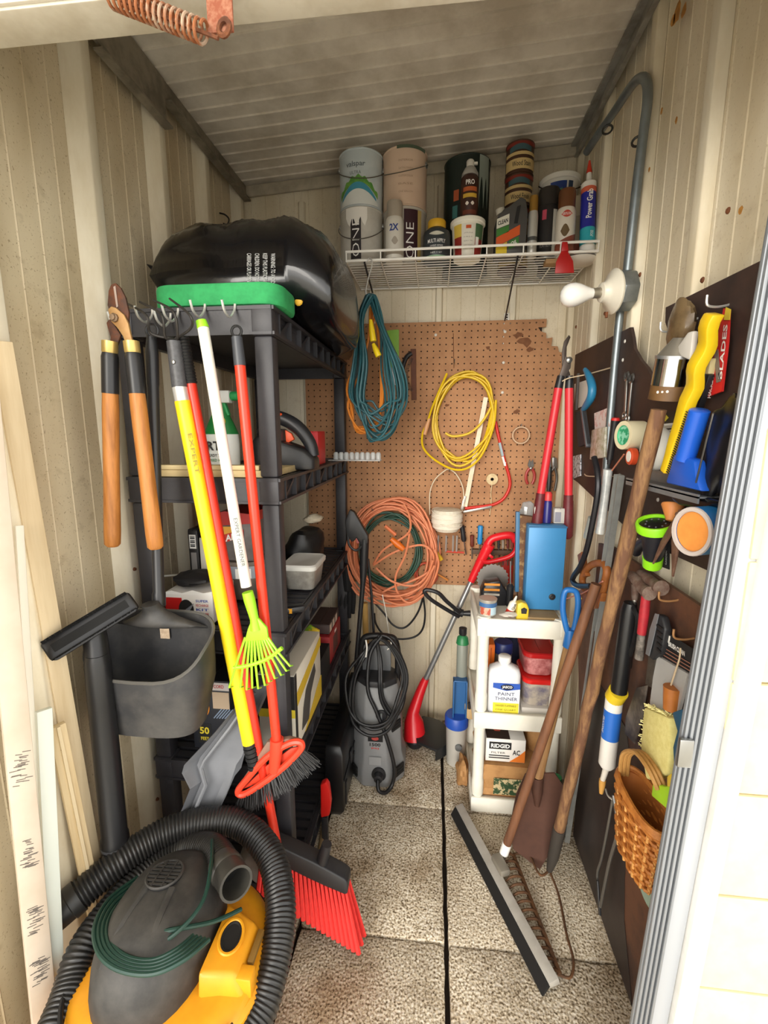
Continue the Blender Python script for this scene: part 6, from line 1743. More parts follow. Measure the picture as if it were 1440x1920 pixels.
tag(obj('plastic_wrap', crumple((.262, 1.492, ZT + .013), .026, seed=61, sz=.35, sx=1.3, sy=.5), mt('#c9c2b8', .3), smooth=25), 'crumpled clear wrap at the front edge of the white shelf', 'wrap')
t = thing('black_driver', 'black handled driver standing behind the tape measure', 'screwdriver', (.285, 1.60, ZT)); o = V((.283, 1.62, ZT))
obj('handle', G().lathe([(.010, 0), (.014, .004), (.012, .04), (.014, .075), (.006, .085)], o, n=12), BLACKP, t)
obj('shaft', G().tube([o + V((0, 0, .085)), o + V((-.004, 0, .17))], .003, 7), STEEL, t)
# --- middle tier
ZM = .3865
t = thing('paint_thinner_bottle', 'white paint thinner bottle with blue and yellow label on the middle tier', 'bottle', (.258, 1.51, ZM)); o = V((.258, 1.515, ZM))
obj('bottle_body', G().loft([rrect(o.x - a, o.x + a, o.y - b, o.y + b, r, o.z + z) for a, b, r, z in ((.052, .026, .016, 0), (.055, .029, .018, .004), (.055, .029, .018, .145), (.050, .027, .018, .162), (.030, .02, .018, .174), (.018, .016, .0155, .178), (.016, .016, .0155, .186))]), mt('#dfe0e2', .35), t, smooth=50)
obj('cap', G().lathe([(.020, .184), (.0215, .186), (.0215, .204), (.019, .206), (.0001, .206)], o, n=24), mt('#f0efeb', .35), t)
fy = o.y - .0292
obj('label', G().bx(o.x - .040, o.x + .052, fy - .0008, fy, o.z + .002, o.z + .118), mt('#dfe3ec', .5), t)
obj('blue_band', G().prism([V((o.x - .040, fy - .0008, o.z + .100)), V((o.x + .006, fy - .0008, o.z + .090)), V((o.x + .052, fy - .0008, o.z + .098)), V((o.x + .052, fy - .0008, o.z + .118)), V((o.x - .040, fy - .0008, o.z + .118))], (0, -.0006, 0)), mt('#2b57b5', .5), t)
obj('brand_oval', G().lathe([(.0001, .0008), (.022, .0008), (.022, 0)], (o.x + .008, fy - .0014, o.z + .104), -Y_, 24, sx=1, sy=.5, u=X_), mt('#16203c', .5), t)
obj('yellow_panel', G().bx(o.x - .038, o.x + .050, fy - .0014, fy - .0006, o.z + .003, o.z + .044), mt('#dfd23a', .5), t)
text_front(t, 'JASCO', o.x + .008, o.z + .104, fy - .002, .034, .012, INKW, .03)
text_front(t, 'PAINT', o.x + .006, o.z + .078, fy - .0008, .056, .012, mt('#2a2f55', .5), .0)
text_front(t, 'THINNER', o.x + .006, o.z + .060, fy - .0008, .076, .012, mt('#2a2f55', .5), .0)
for k in range(2): text_front(t, ['DANGER FLAMMABLE', 'ONE QUART'][k], o.x + .006, o.z + .034 - .016 * k, fy - .0014, .07, .007, mt('#7a7420', .5), .0)


def lidded(name, label, x0, x1, y0, y1, z0, z1, bm_, lm):
    t = thing(name, label, 'container', ((x0 + x1) / 2, (y0 + y1) / 2, z0))
    cx, cy, hx, hy = (x0 + x1) / 2, (y0 + y1) / 2, (x1 - x0) / 2, (y1 - y0) / 2
    obj('tub', rr_loft([(cx, cy, hx * .82, hy * .82, z0), (cx, cy, hx * .86, hy * .86, z0 + .004), (cx, cy, hx * .95, hy * .95, z1 - .014)], .03), bm_, t)
    obj('lid', rr_loft([(cx, cy, hx * .98, hy * .98, z1 - .018), (cx, cy, hx, hy, z1 - .016), (cx, cy, hx, hy, z1 - .003), (cx, cy, hx * .93, hy * .93, z1), (cx, cy, hx * .88, hy * .88, z1 - .004), (cx, cy, hx * .5, hy * .5, z1 - .003)], .03), lm, t)
    return t


RL = mt('#cf2320', .3)
carton('flat_tray_box', 'flat pale grey tray under the red lidded containers', 'tray', .322, .440, 1.50, 1.72, ZM, ZM + .022, mt('#c6c0b8', .5), flap=False)
lidded('red_lid_container', 'clear container with red lid, lower of the two on the middle tier', .322, .442, 1.50, 1.66, ZM + .023, ZM + .128, mt('#b9aea0', .3, col2='#5c5a78', scale=25, amt=.8), RL)
lidded('red_lid_container', 'clear container with darker red lid stacked above its twin under the shelf top', .325, .442, 1.52, 1.68, ZM + .129, ZM + .215, mt('#c98a88', .3, col2='#8a3a3c', scale=30, amt=.9), mt('#a81a1c', .3))
t = carton('orange_box', 'small orange box at the left of the middle tier', 'box', .193, .236, 1.60, 1.66, ZM, ZM + .20, mt('#e2701f', .4))
patch_front(t, 'groove', .205, .209, ZM + .12, ZM + .19, 1.60, mt('#b4551a', .5)); patch_front(t, 'groove', .220, .224, ZM + .12, ZM + .19, 1.60, mt('#b4551a', .5))
t = thing('blue_lid_jar', 'grey jar with a dark blue lid behind the paint thinner bottle', 'jar', (.272, 1.64, ZM)); o = V((.272, 1.64, ZM))
obj('jar', G().lathe([(.030, 0), (.033, .003), (.033, .15), (.028, .158)], o, n=22), mt('#6a6660', .4), t)
obj('lid', G().lathe([(.033, .158), (.035, .16), (.035, .195), (.031, .2), (.0001, .2)], o, n=22), mt('#1f2f6a', .4), t)
tag(obj('navy_cloth', crumple((.330, 1.76, ZM), .06, seed=71, sz=2.0, sx=.8, sy=.4), mt('#1d2140', .8), smooth=35), 'dark navy cloth stuffed at the back of the middle tier', 'cloth')
# --- bottom tier
ZB = .0505
t = thing('black_orange_box', 'white orange and black boxed tool on a paper bag in the bottom tier', 'box', (.27, 1.55, ZB + .13))
x0, x1, y0, z0, z1 = .205, .345, 1.505, .185, .275
obj('box_body', G().bx(x0, x1, y0, y0 + .13, z0, z1), mt('#e9e6e0', .5), t, bevel=.002)
obj('dark_top', G().bx(x0 + .002, x0 + .085, y0 + .002, y0 + .128, z1, z1 + .0012), mt('#3a2c28', .5), t)
obj('orange_corner', G().prism([V((x1 - .055, y0, z0 + .002)), V((x1 - .001, y0, z0 + .002)), V((x1 - .001, y0, z0 + .05)), V((x1 - .02, y0, z0 + .03))], (0, -.0008, 0)), mt('#e07a2a', .5), t)
obj('black_logo', G().bx(x0 + .012, x0 + .09, y0 - .0008, y0, z1 - .040, z1 - .012), INK, t)
text_front(t, 'RIDGID', x0 + .051, z1 - .026, y0 - .0008, .066, .016, INKW, .03)
for k in range(2): patch_front(t, 'text_line', x0 + .012, x0 + .085, z0 + .022 - .009 * k, z0 + .026 - .009 * k, y0, INK)
text_front(t, 'AC', x1 - .032, z1 - .05, y0 - .0002, .026, .02, INK, .02)
text_front(t, 'FILTER', x0 + .045, z0 + .036, y0, .05, .007, INK, .0)
obj('red_logo', G().lathe([(.0001, .001), (.018, .001), (.018, 0)], (x0 + .045, y0 + .06, z1 + .0012), Z_, 6), mt('#c2503c', .5), t)


def paper_bag(name, label, x0, x1, y0, y1, z0, z1, m, seed):
    r = random.Random(seed); g = G(); rings = []
    for k in range(9):
        s = k / 8
        ring = rrect(x0 + .006 * math.sin(s * 9 + seed), x1 - .006 * math.sin(s * 7 + seed), y0, y1, .012, z0 + (z1 - z0) * s, 4)
        rings.append([p + V((r.uniform(-.005, .005), r.uniform(-.006, .006), r.uniform(-.004, .004) if 0 < k else 0)) for p in ring])
    g.loft(rings)
    t = thing(name, label, 'bag', ((x0 + x1) / 2, (y0 + y1) / 2, z0))
    obj('bag_body', g, m, t, smooth=25)
    return t


KR = mt('#b98a56', .75, col2='#96683c', scale=20, amt=.7)
t = paper_bag('kraft_paper_bag', 'brown paper bag with dark green print filling the bottom tier', .19, .44, 1.49, 1.74, ZB, .182, KR, 5)
obj('green_print', G().bx(.235, .335, 1.4815, 1.4825, .07, .135), mt('#2f4a2c', .6, col2='#c9b68c', scale=45, amt=1, lo=.5, hi=.53), t)
tag(obj('brown_paper', crumple((.40, 1.60, .183), .045, seed=83, sz=1.6, sx=1.0), KR, smooth=25), 'crumpled brown paper behind the boxed tool', 'paper')
tag(obj('folded_kraft_sheet', crumple((.135, 1.62, 0), .035, seed=91, sz=1.6, sx=.7, sy=1.6), KR, smooth=25), 'crumpled brown paper on the floor left of the white shelf', 'paper')
# --- things left of the white shelf
TY = mt('#2b5f95', .4)
c = at(868, 1310, Y=1.72)
t = thing('blue_paint_tray', 'blue plastic paint tray standing on end beside the white shelf', 'tray', (c.x, 1.72, .235))
x0, x1 = at(849, 1310, Y=1.70).x, .150
za, zb_ = at(860, 1352, Y=1.70).z, at(860, 1276, Y=1.70).z
obj('tray_floor', G().bx(x0, x1, 1.722, 1.727, za, zb_), TY, t)
for a in ((x0, x0 + .006), (x1 - .006, x1)): obj('tray_wall', G().bx(a[0], a[1], 1.695, 1.722, za, zb_), TY, t, bevel=.002)
for a in ((za, za + .006), (zb_ - .006, zb_)): obj('tray_wall', G().bx(x0, x1, 1.695, 1.722, a[0], a[1]), TY, t, bevel=.002)
t = thing('work_glove', 'tan and black work glove tucked in the blue tray', 'glove', (c.x + .03, 1.70, za + .01))
obj('palm', G().loft([[V((c.x + .015 - w, y, z)), V((c.x + .055, y, z)), V((c.x + .055, y + .018, z)), V((c.x + .015 - w, y + .018, z))] for w, y, z in ((0, 1.70, za + .010), (.006, 1.698, za + .035), (.004, 1.70, za + .055))]), mt('#c9a878', .8), t, bevel=.004)
for k in range(4): obj('finger', G().tube([V((c.x + .014 + .012 * k, 1.708, za + .05)), V((c.x + .012 + .012 * k, 1.704, za + .085 - .006 * abs(k - 1.5)))], [.0065, .0055], 8), mt('#2b2a2c', .8) if k % 2 else mt('#c9a878', .8), t)
t = thing('blue_lid_bucket', 'small bucket with a bright blue lid under the paint tray', 'bucket', (.118, 1.72, 0)); o = V((.112, 1.72, 0))
obj('bucket', G().lathe([(.034, 0.001), (.037, .004), (.043, .175), (.044, .18)], o, n=26), mt('#b9b6ae', .4), t)
obj('lid', G().lathe([(.045, .172), (.048, .175), (.048, .215), (.044, .22), (.0001, .22)], o, n=26), mt('#2450b0', .4), t)
obj('grey_cap', G().lathe([(.014, 0), (.014, .008), (.0001, .009)], o + V((.008, -.041, .10)), -Y_, 14), GALV, t)
t = thing('green_cap_bottle', 'bottle with a green and black cap behind the white shelf post', 'bottle', (.13, 1.72, .56)); o = V((.128, 1.745, .46))
obj('bottle_body', G().lathe([(.018, -.24), (.022, -.235), (.022, .06), (.012, .085)], o, n=18), mt('#8a8f86', .4), t)
obj('green_collar', G().lathe([(.026, .06), (.022, .085), (.012, .095)], o, n=18), mt('#2a7a4a', .4), t)
obj('black_cap', G().lathe([(.012, .095), (.016, .10), (.016, .125), (.0001, .128)], o, n=16), BLACKP, t)

# ================================================================ right wall: boards, conduit and lamp
HB_ = mt('#43302a', .6, col2='#2a201f', scale=7, amt=.85, detail=8, lo=.4, hi=.62, bump=.15)
HB2 = mt('#6a4530', .65, col2='#3a2a25', scale=4, amt=.95, detail=7, lo=.42, hi=.6, bump=.15)
BXf = .504
yz = [(1.80, 1.637), (1.32, 1.630), (1.30, 1.60), (1.285, 1.57), (1.24, 1.535), (1.20, 1.512), (1.16, 1.478), (1.121, 1.466), (1.125, 1.50), (1.115, 1.535), (1.10, 1.565), (1.118, 1.585), (1.13, 1.600), (1.135, 1.632), (.83, 1.625), (.83, 1.11), (1.15, 1.10), (1.40, 1.14), (1.66, 1.185), (1.80, 1.20)]
t = thing('upper_hardboard', 'dark brown hardboard sheet with a broken notch high on the right wall', 'board', (BXf, 1.3, 1.10))
obj('sheet', G().prism([(BXf, a, b) for a, b in yz], (.008, 0, 0)), HB_, t)
for px, py in ((1172, 640), (1168, 675), (1234, 937)): obj('pin', G().lathe([(.005, 0), (.004, .002), (.0001, .003)], at(px, py, X=BXf), -X_, 8), mt('#d8d5ce', .4), t)
t = thing('lower_hardboard', 'large stained brown hardboard sheet standing on the floor along the right wall', 'board', (.497, 1.1, 0))
obj('sheet', G().prism([(.506, a, b) for a, b in ((1.405, .002), (.82, .002), (.82, 1.04), (1.30, 1.045), (1.40, 1.03))], (-.008, 0, 0)), HB2, t)
g = G().prism([(.4972, a, b) for a, b in ((1.405, .002), (.93, .002), (.96, .06), (1.01, .15), (1.03, .25), (1.035, .40), (1.045, .52), (1.10, .62), (1.40, .64))], (-.0012, 0, 0))
obj('dark_water_stain', g, mt('#3a2f2b', .5, col2='#211b1a', scale=9, amt=.8, detail=8), t)
t = thing('wall_ledge', 'aluminium angle ledge fixed across the upper hardboard', 'ledge', (.48, .98, 1.25))
obj('angle', G().bx(.452, .5035, .83, 1.13, 1.247, 1.250).bx(.500, .5035, .83, 1.13, 1.250, 1.275).bx(.452, .455, .83, 1.13, 1.238, 1.254), ALU, t)

PIPE = mt('#8b9498', .4, .7, col2='#6f777b', scale=18)
t = thing('electrical_conduit', 'bent grey steel conduit running down the right wall to the lamp box', 'conduit', (.49, 1.45, 1.1))
XC = .497
cp = [at(1100, 285, X=XC - .02), at(1125, 247, X=XC - .01), at(1150, 212, X=XC), at(1185, 160, X=XC), at(1203, 146, X=XC), at(1213, 156, X=XC), at(1214, 190, X=XC), at(1207, 245, X=XC), at(1192, 365, X=XC), at(1176, 510, X=XC)]
cp[0].y = min(cp[0].y, 1.90)
obj('conduit', G().tube(cat(cp, 6), .0115, 14), PIPE, t)
obj('conduit', G().tube([at(1163, 580, X=XC), at(1152, 690, X=XC), at(1136, 880, X=XC - .008), at(1126, 950, X=XC - .010)], .0105, 14), PIPE, t)
for p_ in ((1139, 243), (1196, 265)):
    q = at(*p_, X=XC)
    obj('clip', G().torus(q, .0135, .003, (0, .4, 1), 14, 6), mt('#3a3a38', .5, .5), t)
bx0 = at(1170, 545, X=.492)
lb = thing('lamp_fixture', 'bare white bulb in a porcelain holder on a round steel box', 'lamp', (bx0.x, bx0.y, bx0.z - .05))
ax = V((-1, -.12, -.08)).normalized()
bc = V((.500, bx0.y, bx0.z))
obj('steel_box', G().lathe([(.050, -.008), (.052, -.004), (.052, .030), (.048, .032)], bc, ax, 8), GALV, lb, bevel=.002)
obj('holder', G().lathe([(.054, .033), (.056, .038), (.050, .044), (.034, .052), (.026, .062), (.024, .070), (.018, .072)], bc, ax, 26), mt('#ded8c8', .3), lb)
obj('screw_base', G().lathe([(.0125, .070), (.0135, .073), (.0125, .077), (.0135, .081), (.0125, .085), (.0135, .089), (.0125, .093)], bc, ax, 16), mt('#b8b2a4', .3, .8), lb)
obj('bulb', G().lathe([(.0125, .092), (.015, .100), (.020, .112), (.027, .128), (.030, .142), (.029, .156), (.023, .168), (.012, .175), (.0001, .177)], bc, ax, 28), mt('#efeeea', .15, coat=.6), lb)
obj('pull_tip', G().lathe([(.004, 0), (.004, .014), (.0001, .015)], bc + ax * .05 + V((0, 0, -.05)), -Z_, 8), RUST, lb)

# hooks and wires on the right wall
def wall_peg(px, py, X=BXf, l=.035, up=.02):
    p = at(px, py, X=X)
    return G().tube(cat([p + V((.002, 0, .004)), p + V((-.004, 0, .002)), p + V((-l * .6, 0, 0)), p + V((-l, 0, .004)), p + V((-l * 1.05, 0, up))], 4), .0022, 6)


for k, (px, py, l) in enumerate(((1366, 575, 'bent hook at the top of the right wall by the red packet'), (1308, 600, 'bent hook above the chrome canister'), (1272, 622, 'bent hook at the notch of the hardboard'), (1270, 1128, 'rusty hook below the rusted shears'), (1300, 1200, 'hook at the door edge by the black card'))):
    tag(obj('wall_hook', wall_peg(px, py, BXf if py < 1000 else .497), WIRE if k < 3 else mt('#a5794e', .6, .3)), l, 'hook', 'hooks on the right wall boards')
a = at(1057, 716, Y=1.60)
tag(obj('support_wire', G().tube(cat([a + V((-.01, -.018, 0)), a + V((.012, -.02, .01)), at(1100, 702, X=.48), at(1144, 690, X=BXf - .001)], 5), .002, 6), mt('#cbb79a', .5)), 'thin wire tied from the conduit across to the red loppers', 'wire')
tag(obj('support_wire', G().tube(cat([at(1096, 889, X=.49), at(1105, 893, X=.49), at(1160, 893, X=BXf - .001)], 5), .0018, 6), mt('#cbb79a', .5)), 'thin wire stretched across the lower edge of the upper hardboard', 'wire')

# ---- on the upper board, far part
t = thing('blue_wire_brush', 'wire brush with a curved blue handle hanging on the right wall', 'brush', at(1095, 840, X=.485))
XB = .478
obj('handle', G().tube(cat([at(*q, X=XB) for q in ((1097, 693), (1104, 705), (1110, 725), (1108, 745), (1098, 762), (1093, 768))], 5), [.007 + .006 * math.sin(math.pi * i / 25) for i in range(26)], 10), mt('#2a7aa4', .4), t)
obj('steel_back', G().bar(at(1093, 766, X=XB), at(1103, 838, X=XB), .016, .010, Y_), mt('#6c7076', .4, .5), t, bevel=.002)
obj('bristle_block', G().prism(pxs([(1078, 772), (1093, 770), (1101, 832), (1084, 838)], X=XB - .004), (.010, 0, 0)), mt('#2c2b2e', .8, col2='#17171a', scale=200, bump=.8), t)
g = G()
for k in range(18):
    for j in range(3):
        p = at(1093 + 9 * k / 17 + j, 772 + 62 * k / 17, X=XB)
        g.tube([p, p + V((0, .040, -.002))], .0011, 3, caps=False)
obj('bristles', g, mt('#26262a', .6), t, kind='stuff')
t = thing('grey_wire_brush', 'second brush with grey handle behind the blue wire brush', 'brush', at(1083, 790, X=.495))
obj('handle', G().bar(at(1084, 700, X=.492), at(1080, 770, X=.492), .016, .010, X_), mt('#55504c', .6), t, bevel=.003)
t = thing('white_card', 'white product card on the wall behind the blue brush', 'card', at(1108, 740, X=.502))
obj('card', G().prism(pxs([(1078, 720), (1114, 708), (1114, 752), (1078, 768)], X=.503), (-.0015, 0, 0)), PAPER, t)
t = thing('wrench_set', 'pair of combination wrenches hanging on the dark hardboard', 'wrenches', at(1180, 780, X=.5))
for k, (a, b) in enumerate((((1175, 712), (1172, 775)), ((1184, 716), (1178, 780)))):
    A, B = at(*a, X=.499), at(*b, X=.499)
    obj('wrench_shank', G().bar(A, B, .010, .004, X_), STEEL, t, bevel=.001)
    obj('ring_end', G().torus(B + V((-.001, 0, -.006)), .009, .003, X_, 14, 6), STEEL, t)
    c = A + V((-.001, 0, .01))
    obj('open_end', G().tube([c + V((0, .011 * math.cos(q), .011 * math.sin(q))) for q in [math.radians(130 + 280 * i / 10) for i in range(11)]], .0035, 6), STEEL, t)
t = thing('white_red_packet', 'clear and white packet with red print beside the conduit', 'packet', at(1125, 860, X=.48))
obj('header_card', G().prism(pxs([(1115, 775), (1140, 765), (1143, 800), (1116, 808)], X=.488), (-.0015, 0, 0)), mt('#e3d8d4', .5, col2='#c9473c', scale=70, lo=.55, hi=.6), t)
obj('clear_bag', G().prism(pxs([(1114, 806), (1140, 800), (1138, 858), (1110, 862)], X=.484), (-.008, 0, 0)), mt('#c9c4b8', .25, col2='#8f8a66', scale=60, amt=.8), t, bevel=.003)
t = thing('black_flashlight', 'slim black flashlight with a red end standing by the masking tape', 'flashlight', at(1145, 860, X=.465))
a, b = at(1154, 788, X=.465), at(1143, 862, X=.465)
obj('barrel', G().tube([a, a + (b - a) * .2, b], [.011, .0095, .0085], 14), BLACKP, t)
obj('red_cap', G().tube([a + (a - b) * .06, a], [.009, .0115], 14), mt('#c42a2a', .4), t)
obj('tail', G().tube([b, b + (b - a) * .12], [.006, .005], 10), BLACKP, t)
t = thing('masking_tape_roll', 'wide cream masking tape roll with green core hanging from the right wall', 'tape', at(1180, 850, X=.47))
c = at(1177, 816, X=.465)
axr = V((-1, -.22, .0)).normalized()
pr_ = [(.024, -.024), (.034, -.024), (.034, .024), (.024, .024), (.024, -.024)]
obj('tape', G().lathe(pr_, c + V((.01, .0, 0)), axr, 32), mt('#e6dbb8', .6), t)
obj('core', G().lathe([(.0235, -.0235), (.0235, .0235), (.022, .0235), (.022, -.0235), (.0235, -.0235)], c + V((.01, 0, 0)), axr, 28), mt('#4fb88a', .5), t)
obj('green_label', G().lathe([(.0001, .0006), (.0225, .0006), (.0225, 0)], c + V((.01, 0, 0)) + axr * .020, axr, 24), mt('#8fd3b4', .5, col2='#2f9a6c', scale=60, lo=.5, hi=.53, amt=1), t)
t = thing('orange_tape_measure', 'small orange and white tape measure under the masking tape', 'tape measure', at(1192, 868, X=.48))
c = at(1192, 856, X=.478)
obj('case', G().lathe([(.018, 0), (.020, .002), (.020, .014), (.018, .016)], c, -X_, 22), mt('#d8502a', .4), t)
obj('white_label', G().lathe([(.0001, .0168), (.013, .0168), (.013, .0155)], c, -X_, 18), PAPER, t)
t = thing('orange_lanyard', 'thin orange cord hanging below the masking tape', 'lanyard', at(1150, 890, X=.485))
obj('cord', G().tube(cat([at(1170, 852, X=.475), at(1158, 868, X=.48), at(1143, 888, X=.485)], 5), .0022, 6), mt('#d9886a', .5), t)
t = thing('socket_card', 'small white blister card with tools under the brushes', 'card', at(1083, 890, X=.5))
obj('card', G().prism(pxs([(1074, 856), (1090, 852), (1090, 892), (1074, 898)], X=.503), (-.003, 0, 0)), mt('#d6dce6', .4, col2='#2c3440', scale=90, lo=.52, hi=.56, amt=.9), t)

# ---- on the ledge, near part
t = thing('yellow_scrub_brush', 'long yellow brush with wavy handle and black bristles standing on the ledge', 'brush', at(1245, 890, X=.46))
XY = .462
A, B = at(1340, 588, X=XY), at(1250, 885, X=XY)
d = (B - A); dn = d.normalized(); nn = V((-1, 0, 0)); uu = dn.cross(nn).normalized()
rings = []
for i in range(25):
    s = i / 24
    wv = .004 * math.sin(s * 26) * (1 if s < .5 else .1)
    hw = .0155 - .007 * max(0, s - .45) * 1.6
    p = A + d * s + nn * wv
    rings.append([p + uu * hw + nn * .010, p - uu * hw + nn * .010, p - uu * hw - nn * .010, p + uu * hw - nn * .010])
obj('handle', G().loft(rings), mt('#ecc81e', .4, col2='#dba816', scale=12), t, bevel=.003)
side = uu if uu.y < 0 else -uu
g = G()
for k in range(28):
    for j in range(3):
        s = .56 + .42 * k / 27
        p = A + d * s + side * .007 + nn * (.006 - .006 * j)
        g.tube([p, p + side * .016], .0013, 3, caps=False)
obj('bristles', g, mt('#2a2622', .7), t, kind='stuff')
t = thing('blue_window_squeegee', 'bright blue plastic squeegee standing on the ledge', 'squeegee', at(1275, 915, X=.465))
BL = mt('#1f5fd0', .35)
a, b = at(1312, 770, X=.462), at(1284, 862, X=.462)
obj('handle', G().tube([a + (a - b) * .02, a, b], [.014, .0165, .0165], 18), BL, t)
obj('head', G().prism(pxs([(1262, 850), (1300, 862), (1303, 890), (1312, 922), (1246, 906), (1254, 880)], X=.455), (.022, 0, 0)), BL, t, bevel=.006)
t = thing('dust_mask', 'white moulded dust mask on the ledge behind the yellow brush', 'mask', at(1235, 870, X=.47))
c = at(1236, 842, X=.478)
obj('cup', G().lathe([(.036, 0), (.037, .004), (.034, .016), (.024, .028), (.010, .034), (.0001, .035)], c, (-.9, -.35, .05), 24, sx=1.0, sy=1.25), mt('#e8e6dc', .7), t)
obj('strap', G().tube(cat([c + V((-.005, .035, .02)), c + V((.01, .02, .045)), c + V((.012, -.02, .05))], 5), .002, 6), mt('#d8d4c8', .6), t)
t = thing('warning_card', 'black card with a yellow diamond behind the dust mask', 'card', at(1250, 815, X=.5))
obj('card', G().prism(pxs([(1242, 775), (1268, 770), (1266, 815), (1240, 815)], X=.502), (-.002, 0, 0)), mt('#232222', .5), t)
obj('diamond', G().prism(pxs([(1248, 776), (1254, 783), (1248, 790), (1243, 783)], X=.4995), (-.001, 0, 0)), mt('#d8c43a', .5), t)
for k in range(3): obj('text_line', G().prism(pxs([(1243, 795 + 6 * k), (1262, 793 + 6 * k), (1262, 796 + 6 * k), (1243, 798 + 6 * k)], X=.4995), (-.001, 0, 0)), PAPER, t)
t = thing('chrome_canister', 'shiny chrome canister with silver rim hanging behind the yellow brush', 'canister', at(1262, 750, X=.47))
c0, c1 = at(1258, 722, X=.468), at(1268, 672, X=.468)
obj('chrome_body', G().tube([c0, c1], .036, 28), mt('#c9ccd0', .12, 1.0), t)
obj('rim', G().tube([c1, c1 + (c1 - c0) * .12], [.0375, .0375], 28), mt('#b9bcc0', .3, .8), t)
obj('funnel_top', G().tube([c1 + (c1 - c0) * .12, c1 + (c1 - c0) * .75], [.034, .012], 24), mt('#8f8a80', .35, .6), t)
obj('wooden_base', G().tube([c0 + (c0 - c1) * .55, c0], [.0365, .0355], 20), mt('#6e4f2c', .55, col2='#4a3520', scale=25), t)
for k in range(3): obj('rivet', G().ball(c0 + (c0 - c1) * .3 + V((-.030 + .006 * k, -.018 - .006 * k, 0)), .003, 8, 5), WHITE, t)
tag(obj('brown_plastic_bag', crumple(at(1272, 650, X=.478), .042, seed=101, sz=1.2, sx=.4, sy=1.0, amp=.2), mt('#6d5a40', .25, col2='#3f3020', scale=18, amt=.8), smooth=30), 'crinkled brown plastic bag hanging above the chrome canister', 'bag')
t = thing('white_bag', 'white plastic pouch hanging beside the chrome canister', 'pouch', at(1295, 675, X=.465))
obj('pouch', G().prism(pxs([(1302, 622), (1312, 620), (1305, 676), (1288, 668), (1278, 655)], X=.470), (-.012, 0, 0)), mt('#d3cfc8', .5), t, bevel=.004)
t = thing('red_blade_packet', 'long red blade packet hanging by the door jamb', 'packet', at(1345, 745, X=.49))
obj('card', G().prism(pxs([(1361, 578), (1371, 582), (1368, 640), (1357, 734), (1326, 746), (1340, 680), (1352, 620)], X=.495), (-.004, 0, 0)), mt('#cf2a26', .45, col2='#b31f1f', scale=20), t)
obj('yellow_tip', G().prism(pxs([(1362, 576), (1371, 580), (1369, 600), (1358, 600)], X=.4905), (-.001, 0, 0)), mt('#d9c13c', .5), t)
obj('picture_of_blade', G().prism(pxs([(1340, 660), (1347, 655), (1352, 715), (1344, 718)], X=.4905), (-.001, 0, 0)), mt('#8f8178', .4, .3), t)
obj('lettering', flat_text('BLADES', at(1355, 660, X=.4895), at(1362, 600, X=.4895) - at(1349, 720, X=.4895), at(1350, 660, X=.4895) - at(1362, 660, X=.4895), .09, .012, .02), INKW, t)
obj('lettering', flat_text('HACKSAW', at(1333, 722, X=.4895), at(1338, 690, X=.4895) - at(1330, 742, X=.4895), at(1328, 722, X=.4895) - at(1340, 722, X=.4895), .045, .010, .02), mt('#e9d6cf', .5), t)
t = thing('black_knife_sheath', 'black and yellow utility knife behind the red packet', 'knife', at(1318, 760, X=.485))
obj('sheath', G().bar(at(1330, 700, X=.486), at(1308, 765, X=.486), .022, .012, X_), BLACKP, t, bevel=.003)
obj('yellow_handle', G().bar(at(1334, 672, X=.486), at(1329, 702, X=.486), .016, .012, X_), mt('#d8cc9a', .5), t, bevel=.003)
t = tag(obj('black_plastic_sack', crumple((.484, .838, 1.251), .085, 26, 18, seed=111, sz=1.05, sx=.16, sy=.5, amp=.3), mt('#17171b', .32), smooth=30), 'shiny black plastic sack hanging at the end of the ledge by the door', 'sack')
t = thing('thin_steel_rod', 'thin steel rod leaning in front of the black plastic sack', 'rod', at(1308, 870, X=.44))
obj('rod', G().tube([at(1337, 775, X=.43), at(1305, 905, X=.45)], .0016, 6), STEEL, t)

# ---- under the ledge
t = thing('green_hose_nozzle', 'black spray head with a lime green ring hanging under the ledge', 'spray head', at(1225, 1060, X=.47))
c = at(1229, 978, X=.452)
axn = V((-.25, -.25, 1)).normalized()
LG = mt('#8edb1f', .4)
obj('ring', G().lathe([(.030, -.020), (.036, -.018), (.037, -.004), (.035, 0), (.031, 0), (.030, -.006), (.030, -.020)], c, axn, 28), LG, t)
obj('face', G().lathe([(.0305, -.006), (.022, -.004), (.0001, -.004)], c, axn, 24), mt('#141416', .4), t)
for k in range(9):
    q = 2 * math.pi * k / 9; u_, v_ = frame(axn)
    obj('jet', G().ball(c + axn * -.0035 + (u_ * math.cos(q) + v_ * math.sin(q)) * .018, .002, 6, 4), mt('#5a5a5e', .4), t)
b = at(1224, 1045, X=.470)
obj('body', G().tube([c - axn * .018, c - axn * .03, b * .6 + c * .4 - axn * .01, b], [.031, .028, .022, .018], 18), mt('#1b1d26', .4), t)
obj('grip', G().tube(cat([c - axn * .03, at(1200, 1022, X=.465), at(1192, 1035, X=.47)], 5), .012, 10), mt('#1b1d26', .4), t)
obj('green_foot', G().tube([b, b + (b - c) * .25], [.020, .019], 18), LG, t)
t = thing('rusted_shears', 'rusted pointed shears hanging beside the lime green spray head', 'shears', at(1235, 1070, X=.46))
SR = mt('#7a5a48', .75, .2, col2='#54382c', scale=40, amt=.8)
obj('blade', G().prism(pxs([(1272, 955), (1282, 965), (1248, 1015), (1222, 1058), (1238, 1015)], X=.452), (.005, 0, 0)), SR, t, bevel=.001)
obj('blade', G().prism(pxs([(1258, 1010), (1268, 985), (1272, 1000), (1266, 1050), (1259, 1082)], X=.460), (.005, 0, 0)), SR, t, bevel=.001)
obj('pivot', G().ball(at(1272, 965, X=.450), .006, 8, 6), SR, t)
